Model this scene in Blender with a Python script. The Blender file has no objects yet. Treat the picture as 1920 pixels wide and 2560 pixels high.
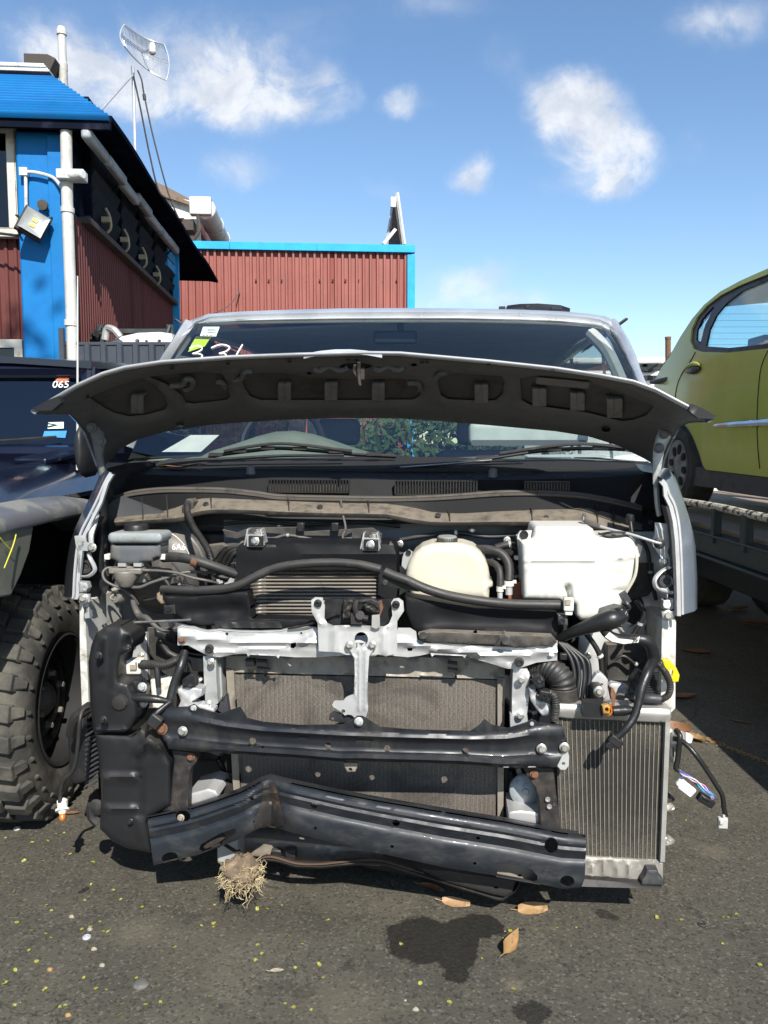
import bpy, bmesh, math, random
import numpy as np
from mathutils import Vector, Matrix, noise
from mathutils.geometry import delaunay_2d_cdt
R = math.radians
random.seed(7)
scene = bpy.context.scene
COL = scene.collection

# ---------------------------------------------------------------- camera
F, CX, CY, EYE, PITCH = 1991.0, 960.0, 1280.0, 1.3, R(5.0)
cam = bpy.data.cameras.new('camera')
cam.lens = 28.0; cam.sensor_width = 36.0; cam.sensor_fit = 'AUTO'
cam.clip_start = 0.05; cam.clip_end = 3000
camo = bpy.data.objects.new('camera', cam); COL.objects.link(camo)
camo.location = (0, 0, EYE); camo.rotation_euler = (R(90) - PITCH, 0, 0)
scene.camera = camo

# ---------------------------------------------------------------- measuring from the photograph
CP, SP = math.cos(PITCH), math.sin(PITCH)
def ray(px, py):
    x, y = (px - CX) / F, -(py - CY) / F
    return (x, CP + y * SP, -SP + y * CP)
class Frame:
    """A ground frame turned by yaw about the camera's foot; at() gives the point of a pixel on the plane y = v."""
    def __init__(s, yaw=0.0):
        s.a = R(yaw); s.c, s.s = math.cos(s.a), math.sin(s.a)
    def at(s, px, py, v):
        x, y, z = ray(px, py)
        lx, ly = x * s.c - y * s.s, x * s.s + y * s.c
        t = v / ly
        return Vector((lx * t, v, EYE + z * t))
    def side(s, px, py, X):
        x, y, z = ray(px, py)
        lx, ly = x * s.c - y * s.s, x * s.s + y * s.c
        t = X / lx
        return Vector((X, ly * t, EYE + z * t))
    def floor(s, px, py, h=0.0):
        x, y, z = ray(px, py)
        lx, ly = x * s.c - y * s.s, x * s.s + y * s.c
        t = (h - EYE) / z
        return Vector((lx * t, ly * t, h))
W = Frame(0.0)
VAN = Frame(5.0)
BLD = Frame(-4.3)
FR = [W]

# ---------------------------------------------------------------- daylight
SUN_EL, SUN_AZ = R(41.0), R(14.0)            # behind the camera, a little to its right
world = bpy.data.worlds.new('World'); scene.world = world
world.use_nodes = True
sun = bpy.data.lights.new('sun', 'SUN'); sun.energy = 4.7; sun.angle = R(0.5); sun.color = (1.0, 0.955, 0.88)
suno = bpy.data.objects.new('sun', sun); COL.objects.link(suno)
sd = Vector((math.sin(SUN_AZ) * math.cos(SUN_EL), -math.cos(SUN_AZ) * math.cos(SUN_EL), math.sin(SUN_EL)))
suno.rotation_euler = (-sd).to_track_quat('-Z', 'Y').to_euler()
suno.location = (3, -6, 8)
scene.view_settings.view_transform = 'Standard'
scene.view_settings.look = 'None'
scene.view_settings.exposure = 0.7
scene.view_settings.gamma = 1.0
scene.view_settings.use_curve_mapping = False

def N(nt, typ, **kw):
    n = nt.nodes.new(typ)
    for k, v in kw.items():
        if k.startswith('i_'):
            n.inputs[k[2:].replace('_', ' ')].default_value = v
        else:
            setattr(n, k, v)
    return n
def math_node(nt, op, a, b=None, clamp=False):
    n = nt.nodes.new('ShaderNodeMath'); n.operation = op; n.use_clamp = clamp
    for i, x in enumerate((a, b)):
        if x is None: continue
        if isinstance(x, (int, float)): n.inputs[i].default_value = x
        else: nt.links.new(x, n.inputs[i])
    return n.outputs[0]
def smooth(nt, x, lo, hi):
    n = nt.nodes.new('ShaderNodeMapRange'); n.interpolation_type = 'SMOOTHSTEP'
    nt.links.new(x, n.inputs[0])
    n.inputs[1].default_value = lo; n.inputs[2].default_value = hi
    n.inputs[3].default_value = 0; n.inputs[4].default_value = 1
    return n.outputs[0]

CLOUDS = [  # px, py, rx, ry, strength
    (120, 120, 170, 75, .6), (230, 200, 200, 100, .75), (420, 225, 190, 100, .8), (330, 110, 240, 60, .35), (600, 180, 150, 110, 1.0), (640, 260, 140, 80, .9),
    (790, 220, 110, 90, .85), (1010, 250, 85, 55, .7), (1415, 240, 110, 85, 1.0), (1465, 310, 135, 108, 1.0),
    (1530, 390, 112, 90, 1.0), (1475, 450, 140, 45, .8), (1175, 430, 70, 60, .8), (1265, 150, 80, 80, .26),
    (590, 410, 120, 55, .5), (1170, 700, 130, 60, .6), (1080, 765, 130, 60, .6), (1270, 770, 150, 50, .5), (1480, 790, 120, 40, .4),
    (1790, 40, 170, 80, .55), (450, 60, 500, 80, .3), (950, 480, 90, 30, .2), (1730, 370, 60, 60, .2), (1050, 20, 200, 50, .25)]
def build_world():
    nt = world.node_tree; nt.nodes.clear()
    out = nt.nodes.new('ShaderNodeOutputWorld'); bg = nt.nodes.new('ShaderNodeBackground')
    sky = nt.nodes.new('ShaderNodeTexSky'); sky.sky_type = 'NISHITA'; sky.sun_disc = False
    sky.sun_elevation = SUN_EL; sky.sun_rotation = math.pi - SUN_AZ
    sky.air_density = 1.0; sky.dust_density = 0.35; sky.ozone_density = 1.6; sky.altitude = 10
    tc = nt.nodes.new('ShaderNodeTexCoord'); sep = nt.nodes.new('ShaderNodeSeparateXYZ')
    nt.links.new(tc.outputs['Generated'], sep.inputs[0])
    yy = math_node(nt, 'MAXIMUM', sep.outputs[1], 0.02)
    u = math_node(nt, 'DIVIDE', sep.outputs[0], yy); w = math_node(nt, 'DIVIDE', sep.outputs[2], yy)
    comb = nt.nodes.new('ShaderNodeCombineXYZ'); nt.links.new(u, comb.inputs[0]); nt.links.new(w, comb.inputs[1])
    wn = N(nt, 'ShaderNodeTexNoise', i_Scale=7.0, i_Detail=7.0, i_Roughness=.62); nt.links.new(comb.outputs[0], wn.inputs['Vector'])
    sub = N(nt, 'ShaderNodeVectorMath', operation='SUBTRACT'); nt.links.new(wn.outputs['Color'], sub.inputs[0]); sub.inputs[1].default_value = (.5, .5, .5)
    sc = N(nt, 'ShaderNodeVectorMath', operation='SCALE'); nt.links.new(sub.outputs[0], sc.inputs[0]); sc.inputs['Scale'].default_value = .085
    add = N(nt, 'ShaderNodeVectorMath', operation='ADD'); nt.links.new(comb.outputs[0], add.inputs[0]); nt.links.new(sc.outputs[0], add.inputs[1])
    total = None
    for (px, py, rx, ry, s) in CLOUDS:
        d = ray(px, py)
        a = N(nt, 'ShaderNodeVectorMath', operation='SUBTRACT'); nt.links.new(add.outputs[0], a.inputs[0]); a.inputs[1].default_value = (d[0] / d[1], d[2] / d[1], 0)
        b = N(nt, 'ShaderNodeVectorMath', operation='MULTIPLY'); nt.links.new(a.outputs[0], b.inputs[0]); b.inputs[1].default_value = (F / rx, F / ry, 0)
        l = N(nt, 'ShaderNodeVectorMath', operation='LENGTH'); nt.links.new(b.outputs[0], l.inputs[0])
        m = math_node(nt, 'MULTIPLY', math_node(nt, 'SUBTRACT', 1.0, smooth(nt, l.outputs['Value'], .1, 1.3)), s)
        total = m if total is None else math_node(nt, 'ADD', total, m)
    n2 = N(nt, 'ShaderNodeTexNoise', i_Scale=11.0, i_Detail=8.0, i_Roughness=.62, i_Distortion=.4); nt.links.new(comb.outputs[0], n2.inputs['Vector'])
    n3 = N(nt, 'ShaderNodeTexNoise', i_Scale=2.2, i_Detail=5.0, i_Roughness=.6)
    mp = N(nt, 'ShaderNodeMapping'); mp.inputs['Scale'].default_value = (1, 2.2, 1); mp.inputs['Rotation'].default_value = (0, 0, .5)
    nt.links.new(comb.outputs[0], mp.inputs[0]); nt.links.new(mp.outputs[0], n3.inputs['Vector'])
    mod = smooth(nt, n2.outputs['Fac'], .32, .64)
    dens = math_node(nt, 'MULTIPLY', total, math_node(nt, 'ADD', math_node(nt, 'MULTIPLY', mod, .75), .32))
    veil = math_node(nt, 'MULTIPLY', smooth(nt, n3.outputs['Fac'], .45, .8), .16)
    dens = smooth(nt, math_node(nt, 'ADD', dens, veil), .02, 1.0)
    dens = math_node(nt, 'MULTIPLY', dens, .88)
    hs = N(nt, 'ShaderNodeHueSaturation', i_Saturation=1.1, i_Value=.97); nt.links.new(sky.outputs[0], hs.inputs['Color'])
    mix = nt.nodes.new('ShaderNodeMix'); mix.data_type = 'RGBA'
    nt.links.new(dens, mix.inputs[0]); nt.links.new(hs.outputs[0], mix.inputs[6])
    n4 = N(nt, 'ShaderNodeTexNoise', i_Scale=16.0, i_Detail=6.0, i_Roughness=.6); nt.links.new(add.outputs[0], n4.inputs['Vector'])
    cc = nt.nodes.new('ShaderNodeMix'); cc.data_type = 'RGBA'; nt.links.new(smooth(nt, n4.outputs['Fac'], .35, .65), cc.inputs[0]); cc.inputs[6].default_value = (3.9, 4.15, 4.6, 1); cc.inputs[7].default_value = (5.4, 5.5, 5.65, 1); nt.links.new(cc.outputs[2], mix.inputs[7])
    nt.links.new(mix.outputs[2], bg.inputs[0]); bg.inputs[1].default_value = 0.115
    nt.links.new(bg.outputs[0], out.inputs[0])
build_world()
# ---------------------------------------------------------------- materials
MATS = {}
def nodes_of(name):
    m = bpy.data.materials.new(name); m.use_nodes = True
    nt = m.node_tree; b = nt.nodes['Principled BSDF']
    MATS[name] = m
    return m, nt, b
def rgb(c): return (c[0], c[1], c[2], 1) if isinstance(c, (tuple, list)) else (c, c, c, 1)
def mixc(nt, fac, a, b):
    n = nt.nodes.new('ShaderNodeMix'); n.data_type = 'RGBA'
    if isinstance(fac, float): n.inputs[0].default_value = fac
    else: nt.links.new(fac, n.inputs[0])
    for i, x in ((6, a), (7, b)):
        if isinstance(x, (tuple, list, float)): n.inputs[i].default_value = rgb(x)
        else: nt.links.new(x, n.inputs[i])
    return n.outputs[2]
def coord(nt, scale=(1, 1, 1)):
    tc = nt.nodes.new('ShaderNodeTexCoord'); mp = nt.nodes.new('ShaderNodeMapping')
    mp.inputs['Scale'].default_value = scale
    nt.links.new(tc.outputs['Object'], mp.inputs[0])
    return mp.outputs[0]
def tex(nt, vec, scale, detail=4, rough=.6, dist=0):
    n = N(nt, 'ShaderNodeTexNoise', i_Scale=scale, i_Detail=detail, i_Roughness=rough, i_Distortion=dist)
    nt.links.new(vec, n.inputs['Vector']); return n.outputs['Fac']
def bump(nt, b, h, strength=.3, dist=.002):
    n = N(nt, 'ShaderNodeBump', i_Strength=strength, i_Distance=dist)
    nt.links.new(h, n.inputs['Height']); nt.links.new(n.outputs[0], b.inputs['Normal'])
def mat(name, col, rough=.5, metal=0.0, dirt=None, dirt_scale=14, dirt_lo=.5, dirt_hi=.72, spots=None, spot_scale=40, spot_lo=.66, spot_hi=.72,
        bmp=0.0, bscale=200, coat=0.0, streak=(1, 1, 1), rvar=.12, spec=.5, cvar=.12, updust=0.0, updust_col=(.30, .26, .21)):
    """painted, plastic or metal surface: tone variation, dirt patches, rust or wear spots, dust lying on what faces up"""
    m, nt, b = nodes_of(name)
    v = coord(nt, streak); v0 = coord(nt)
    n1 = tex(nt, v0, dirt_scale * .6, 5)
    c = mixc(nt, smooth(nt, n1, .25, .75), tuple(x * (1 - cvar) for x in rgb(col)[:3]), tuple(min(1, x * (1 + cvar)) for x in rgb(col)[:3]))
    rg = math_node(nt, 'ADD', math_node(nt, 'MULTIPLY', math_node(nt, 'SUBTRACT', n1, .5), rvar * 2), rough)
    me = None
    if dirt:
        dm = smooth(nt, tex(nt, v, dirt_scale, 8, .68, .3), dirt_lo, dirt_hi)
        c = mixc(nt, dm, c, dirt); rg = math_node(nt, 'ADD', rg, math_node(nt, 'MULTIPLY', dm, .35), True)
        me = math_node(nt, 'MULTIPLY', math_node(nt, 'SUBTRACT', 1.0, math_node(nt, 'MULTIPLY', dm, .8)), metal)
    if spots:
        sm = smooth(nt, tex(nt, v0, spot_scale, 6, .7), spot_lo, spot_hi)
        c = mixc(nt, sm, c, spots); rg = math_node(nt, 'ADD', rg, math_node(nt, 'MULTIPLY', sm, .4), True)
    if updust:
        g = nt.nodes.new('ShaderNodeNewGeometry'); sp = nt.nodes.new('ShaderNodeSeparateXYZ'); nt.links.new(g.outputs['Normal'], sp.inputs[0])
        up = smooth(nt, sp.outputs[2], .25, .95)
        um = math_node(nt, 'MULTIPLY', math_node(nt, 'MULTIPLY', up, updust), smooth(nt, tex(nt, v0, 25, 6, .65), .2, .6))
        c = mixc(nt, um, c, updust_col); rg = math_node(nt, 'ADD', rg, math_node(nt, 'MULTIPLY', um, .4), True)
    nt.links.new(c, b.inputs['Base Color']); nt.links.new(rg, b.inputs['Roughness'])
    if me is not None: nt.links.new(me, b.inputs['Metallic'])
    else: b.inputs['Metallic'].default_value = metal
    b.inputs['Coat Weight'].default_value = coat; b.inputs['Coat Roughness'].default_value = .06
    b.inputs['Specular IOR Level'].default_value = spec
    if bmp: bump(nt, b, tex(nt, v0, bscale, 3), bmp)
    return m
BROWN = (.17, .135, .10)
M_silver = mat('silver_paint', (.52, .54, .56), .3, .35, dirt=(.40, .39, .36), dirt_scale=9, dirt_lo=.55, dirt_hi=.85, coat=.6)
M_fender = mat('silver_blue_paint', (.27, .315, .37), .32, .45, dirt=(.36, .37, .37), dirt_scale=7, dirt_lo=.55, dirt_hi=.9, coat=.8)
M_white = mat('silver_white_primer', (.50, .50, .495), .44, .4, dirt=(.36, .33, .29), dirt_scale=16, dirt_lo=.56, dirt_hi=.8, spots=(.2, .17, .14), spot_scale=120, spot_lo=.73, spot_hi=.78)
M_galv = mat('grey_painted_steel', (.36, .37, .36), .42, .25, dirt=(.2, .18, .15), dirt_scale=20, dirt_lo=.52, dirt_hi=.8)
M_hood = mat('underhood_grey', (.105, .1045, .103), .5, .1, dirt=(.075, .073, .069), dirt_scale=7, dirt_lo=.4, dirt_hi=.75, bmp=.1)
M_plastic = mat('black_plastic', (.013, .0135, .015), .42, dirt=(.028, .025, .021), dirt_scale=9, dirt_lo=.5, dirt_hi=.85, bmp=.08, updust=.12, updust_col=(.15, .13, .10), spec=.38)
M_cowl = mat('clean_black_plastic', (.0095, .0098, .011), .55, dirt=(.018, .0165, .014), dirt_scale=7, dirt_lo=.5, dirt_hi=.85, bmp=.06, spec=.14)
M_dusty = mat('dusty_black_plastic', (.026, .025, .023), .62, dirt=(.085, .072, .056), dirt_scale=12, dirt_lo=.42, dirt_hi=.75, spots=(.02, .02, .02), spot_scale=60, bmp=.15, updust=.8, updust_col=(.20, .168, .128))
M_satin = mat('black_satin_steel', (.014, .016, .020), .36, .1, dirt=(.029, .028, .026), dirt_scale=14, dirt_lo=.44, dirt_hi=.75, spots=(.09, .05, .03), spot_scale=26, spot_lo=.71, spot_hi=.8, coat=.05, streak=(1, 1, .35), spec=.5)
M_beam = mat('dark_blue_black_steel', (.017, .021, .027), .42, .12, dirt=(.036, .0365, .036), dirt_scale=12, dirt_lo=.42, dirt_hi=.75, spots=(.12, .07, .04), spot_scale=22, spot_lo=.71, spot_hi=.8, streak=(1, 1, 2.2), coat=.03, spec=.5)
M_rust = mat('rusty_steel', (.15, .07, .035), .85, dirt=(.06, .045, .035), dirt_scale=22, spots=(.3, .15, .06), spot_scale=50, bmp=.5)
M_rustblack = mat('rusty_black_steel', (.022, .020, .019), .6, .1, dirt=(.075, .052, .038), dirt_scale=13, dirt_lo=.5, dirt_hi=.75, bmp=.3)
M_rubber = mat('black_rubber', (.017, .0168, .0165), .5, dirt=(.058, .052, .044), dirt_scale=16, dirt_lo=.5, dirt_hi=.85, bmp=.1, updust=.3, updust_col=(.13, .115, .095))
M_tape = mat('black_tape', (.014, .014, .014), .38, bmp=.4, bscale=90)
M_bolt = mat('zinc_bolt', (.5, .49, .45), .3, .8, dirt=(.3, .25, .18), dirt_scale=60)
M_dark = mat('dark_void', (.008, .008, .008), .8)
M_cream = mat('cream_tank_plastic', (.53, .50, .40), .4, dirt=(.42, .37, .26), dirt_scale=7, dirt_lo=.5, dirt_hi=.95)
M_tank = mat('white_tank_plastic', (.58, .57, .52), .42, dirt=(.46, .42, .32), dirt_scale=6, dirt_lo=.55, dirt_hi=.95)
for mm, ss in ((M_cream, .12), (M_tank, .1)):
    bb = mm.node_tree.nodes['Principled BSDF']
    bb.inputs['Subsurface Weight'].default_value = ss; bb.inputs['Subsurface Radius'].default_value = (.03, .025, .015)
M_resv = mat('grey_translucent_plastic', (.24, .27, .275), .4, dirt=(.17, .165, .14), dirt_scale=14, updust=.4)
M_connw = mat('white_connector', (.68, .66, .58), .45, dirt=(.4, .35, .27), dirt_scale=40)
M_cast = mat('cast_metal', (.21, .195, .17), .55, .3, dirt=(.1, .09, .07), dirt_scale=30, bmp=.5, bscale=120)
M_alu = mat('bare_aluminium', (.42, .41, .38), .42, .55, dirt=(.3, .27, .22), dirt_scale=18, bmp=.15)
M_rusttan = mat('tan_dusty_aluminium', (.28, .245, .20), .55, .3, dirt=(.14, .12, .095), dirt_scale=20)
M_cable = mat('grey_cable', (.09, .085, .08), .5, dirt=(.18, .16, .13), dirt_scale=30)
M_yellow = mat('yellow_plastic', (.75, .58, .015), .4)
M_orange = mat('amber_plastic', (.45, .13, .012), .25)
M_leafbrown = mat('dry_brown_leaf', (.19, .088, .04), .6, dirt=(.10, .05, .025), dirt_scale=60)
M_leaftan = mat('dry_tan_leaf', (.30, .18, .075), .6, dirt=(.17, .105, .05), dirt_scale=50)
M_leafyel = mat('yellow_green_leaf', (.29, .285, .05), .55, dirt=(.19, .165, .04), dirt_scale=120)
M_chip = mat('pale_chip', (.27, .235, .18), .7, dirt=(.4, .33, .24), dirt_scale=90)
M_navy = mat('navy_car_paint', (.0045, .006, .016), .22, .2, coat=.55, rvar=.05)
M_flare = mat('worn_grey_flare', (.21, .21, .19), .5, .1, dirt=(.12, .125, .10), dirt_scale=4, dirt_lo=.4, dirt_hi=.7)
M_tyre = mat('tyre_rubber', (.035, .034, .030), .75, dirt=(.105, .098, .078), dirt_scale=9, dirt_lo=.42, dirt_hi=.75, bmp=.35, bscale=160)
M_lime = mat('lime_car_paint', (.50, .485, .075), .36, .05, coat=.1, spec=.2, rvar=.04, cvar=.05)
M_sill = mat('dark_grey_sill', (.035, .037, .042), .5, dirt=(.07, .065, .06))
M_hub = mat('silver_hubcap', (.22, .225, .235), .35, .5)
M_chrome = mat('chrome_trim', (.55, .57, .6), .12, .9, rvar=.03)
M_blue = mat('bright_blue_paint', (.006, .150, .40), .5, spec=.2, dirt=(.01, .125, .38), dirt_scale=3, dirt_lo=.4, dirt_hi=.8, rvar=.1)
M_cyan = mat('sky_blue_trim', (.02, .33, .68), .5, spec=.25, dirt=(.03, .29, .56), dirt_scale=3)
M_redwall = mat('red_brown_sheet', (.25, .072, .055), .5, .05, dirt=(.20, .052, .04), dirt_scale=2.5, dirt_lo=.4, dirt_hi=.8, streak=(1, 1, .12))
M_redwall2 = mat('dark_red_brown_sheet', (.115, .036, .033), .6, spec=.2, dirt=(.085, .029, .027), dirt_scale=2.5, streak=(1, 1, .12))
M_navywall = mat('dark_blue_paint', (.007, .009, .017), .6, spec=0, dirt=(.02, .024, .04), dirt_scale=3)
M_fascia = mat('weathered_white_fascia', (.55, .56, .55), .5, dirt=(.25, .25, .24), dirt_scale=6, dirt_lo=.5, dirt_hi=.8)
M_cream2 = mat('cream_timber', (.52, .49, .42), .6, dirt=(.36, .33, .27), dirt_scale=8)
M_pvc = mat('white_pvc', (.52, .515, .48), .45, dirt=(.36, .35, .31), dirt_scale=5)
M_fence = mat('dark_corrugated_fence', (.035, .042, .055), .5, dirt=(.055, .06, .07), dirt_scale=3)
M_wood = mat('dark_weathered_timber', (.05, .042, .034), .8, dirt=(.12, .1, .08), dirt_scale=8, streak=(1, 1, .2), bmp=.4)
M_brownroof = mat('brown_shingle', (.17, .115, .075), .8, dirt=(.1, .07, .05), dirt_scale=8, bmp=.5, bscale=40)
M_galvdish = mat('galvanised_wire', (.55, .56, .57), .4, .5)
M_truck = mat('dark_green_steel', (.016, .028, .030), .55, dirt=(.05, .055, .05), dirt_scale=6, spots=(.12, .06, .03), spot_scale=18)
M_rail = mat('worn_cream_rail', (.50, .46, .36), .6, dirt=(.03, .028, .025), dirt_scale=26, dirt_lo=.5, dirt_hi=.56, spots=(.2, .1, .05), spot_scale=40)
M_deck = mat('worn_timber_deck', (.26, .20, .14), .8, dirt=(.13, .09, .06), dirt_scale=8, streak=(1, .1, 1), spots=(.28, .13, .06), spot_scale=9, spot_lo=.58, spot_hi=.7)
M_dash = mat('olive_grey_dash', (.27, .285, .22), .7, bmp=.1)
M_seat = mat('dark_grey_seat', (.13, .132, .14), .8, bmp=.2)
M_trim = mat('light_interior_trim', (.36, .37, .36), .7)
M_whitecar = mat('white_car_paint', (.72, .72, .70), .35, dirt=(.45, .42, .37), dirt_scale=6, dirt_lo=.55, dirt_hi=.8, coat=.4)
M_pale = mat('pale_paint', (.62, .64, .62), .4)
M_paint = mat('white_marker', (.78, .76, .72), .7)
M_mark = mat('yellow_marker', (.55, .52, .05), .7)
M_green = mat('lime_sticker', (.28, .42, .04), .5)
M_mint = mat('mint_paper', (.55, .72, .62), .6)
M_redst = mat('red_sticker', (.42, .12, .07), .5)
M_bluerefl = mat('blue_reflection', (.03, .2, .55), .5)  # colour of the blue reflection on the off-roader's windscreen
M_root = mat('pale_dry_root', (.50, .40, .23), .85, dirt=(.3, .22, .12), dirt_scale=50)
M_soil = mat('dry_soil', (.12, .088, .058), .95, dirt=(.25, .185, .11), dirt_scale=40, dirt_lo=.45, dirt_hi=.65, bmp=.8, bscale=70)
M_stone = mat('grey_pebble', (.105, .102, .092), .8, dirt=(.17, .165, .15), dirt_scale=90, bmp=.5)
M_bark = mat('tree_bark', (.09, .07, .05), .9, bmp=.6, bscale=30)
M_foliage = mat('dark_green_leaves', (.035, .065, .018), .55, dirt=(.06, .10, .025), dirt_scale=3)
def glow():
    m, nt, b = nodes_of('yellow_led'); b.inputs['Base Color'].default_value = (.8, .62, .12, 1); b.inputs['Roughness'].default_value = .4
    return m
M_led = glow()
def glass(name, tint, fres=1.5, gcol=(.9, .95, 1)):
    m = bpy.data.materials.new(name); m.use_nodes = True; nt = m.node_tree; nt.nodes.clear(); MATS[name] = m
    o = nt.nodes.new('ShaderNodeOutputMaterial'); mx = nt.nodes.new('ShaderNodeMixShader')
    t = nt.nodes.new('ShaderNodeBsdfTransparent'); t.inputs[0].default_value = rgb(tint)
    g = nt.nodes.new('ShaderNodeBsdfGlossy'); g.inputs['Roughness'].default_value = .02; g.inputs[0].default_value = rgb(gcol)
    ge = nt.nodes.new('ShaderNodeNewGeometry'); dt = N(nt, 'ShaderNodeVectorMath', operation='DOT_PRODUCT'); nt.links.new(ge.outputs['Incoming'], dt.inputs[0]); nt.links.new(ge.outputs['Normal'], dt.inputs[1])
    f0 = ((fres - 1) / (fres + 1)) ** 2; ci = math_node(nt, 'SUBTRACT', 1.0, math_node(nt, 'ABSOLUTE', dt.outputs['Value']), True)
    f = math_node(nt, 'ADD', math_node(nt, 'MULTIPLY', math_node(nt, 'POWER', ci, 5.0), 1 - f0), f0, True)
    nt.links.new(f, mx.inputs[0]); nt.links.new(t.outputs[0], mx.inputs[1]); nt.links.new(g.outputs[0], mx.inputs[2])
    nt.links.new(mx.outputs[0], o.inputs[0]); return m
M_glass = glass('windscreen_glass', (.66, .72, .70), 2.0)
M_tint = glass('tinted_glass', (.10, .12, .13), 1.55)
M_clear = glass('side_glass', (.86, .92, .92), 1.3)
def core(name, ca, cb, pitch, fin, lines, stain=.6, spot=None):
    """radiator core: zigzag fins between upright tubes"""
    m, nt, b = nodes_of(name)
    v = coord(nt); sep = nt.nodes.new('ShaderNodeSeparateXYZ'); nt.links.new(v, sep.inputs[0])
    fx = math_node(nt, 'FRACT', math_node(nt, 'DIVIDE', sep.outputs[0], pitch))
    tri = math_node(nt, 'ABSOLUTE', math_node(nt, 'SUBTRACT', fx, .5))
    jit = tex(nt, v, 90, 3)
    zz = math_node(nt, 'ADD', math_node(nt, 'DIVIDE', sep.outputs[2], fin), math_node(nt, 'MULTIPLY', tri, 3.2))
    zz = math_node(nt, 'ADD', zz, math_node(nt, 'MULTIPLY', jit, 1.4))
    fz = math_node(nt, 'ABSOLUTE', math_node(nt, 'SUBTRACT', math_node(nt, 'FRACT', zz), .5))
    finm = smooth(nt, fz, .08, .42)
    va = coord(nt, (1, 1, 2.6)); sp_ = smooth(nt, tex(nt, va, 170, 4, .75), .34, .68)
    finm2 = math_node(nt, 'MULTIPLY', math_node(nt, 'ADD', math_node(nt, 'MULTIPLY', finm, .45), .55), math_node(nt, 'ADD', math_node(nt, 'MULTIPLY', sp_, .85), .15))
    c = mixc(nt, finm2, tuple(x * .18 for x in ca), tuple(x * 1.35 for x in ca))
    if lines:
        c = mixc(nt, math_node(nt, 'MULTIPLY', smooth(nt, tri, .44, .49), .55), c, cb)
    c = mixc(nt, math_node(nt, 'MULTIPLY', smooth(nt, tex(nt, va, 60, 4, .8), .64, .76), .6), c, cb)
    c = mixc(nt, math_node(nt, 'MULTIPLY', smooth(nt, tex(nt, v, 4.5, 6, .7, .6), .47, .64), stain), c, tuple(x * .2 for x in ca))
    if spot:     # one oily patch
        dn = N(nt, 'ShaderNodeVectorMath', operation='DISTANCE'); nt.links.new(v, dn.inputs[0]); dn.inputs[1].default_value = spot[0]
        dd = math_node(nt, 'ADD', dn.outputs['Value'], math_node(nt, 'MULTIPLY', math_node(nt, 'SUBTRACT', tex(nt, v, 22, 6, .7), .5), .16))
        c = mixc(nt, math_node(nt, 'MULTIPLY', math_node(nt, 'SUBTRACT', 1.0, smooth(nt, dd, spot[1] * .35, spot[1])), .85), c, (.012, .0115, .011))
    nt.links.new(c, b.inputs['Base Color']); b.inputs['Roughness'].default_value = .6; b.inputs['Metallic'].default_value = .2
    bump(nt, b, finm, .4, .001)
    return m
M_core = core('condenser_core', (.185, .162, .135), (.30, .265, .22), .0125, .0036, True)
M_core2 = core('radiator_core', (.095, .087, .070), (.26, .235, .19), .0122, .003, False, .6, (VAN.at(1560, 1965, 2.098) - Vector((0.05, 3.2, 0)), .2))

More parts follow.
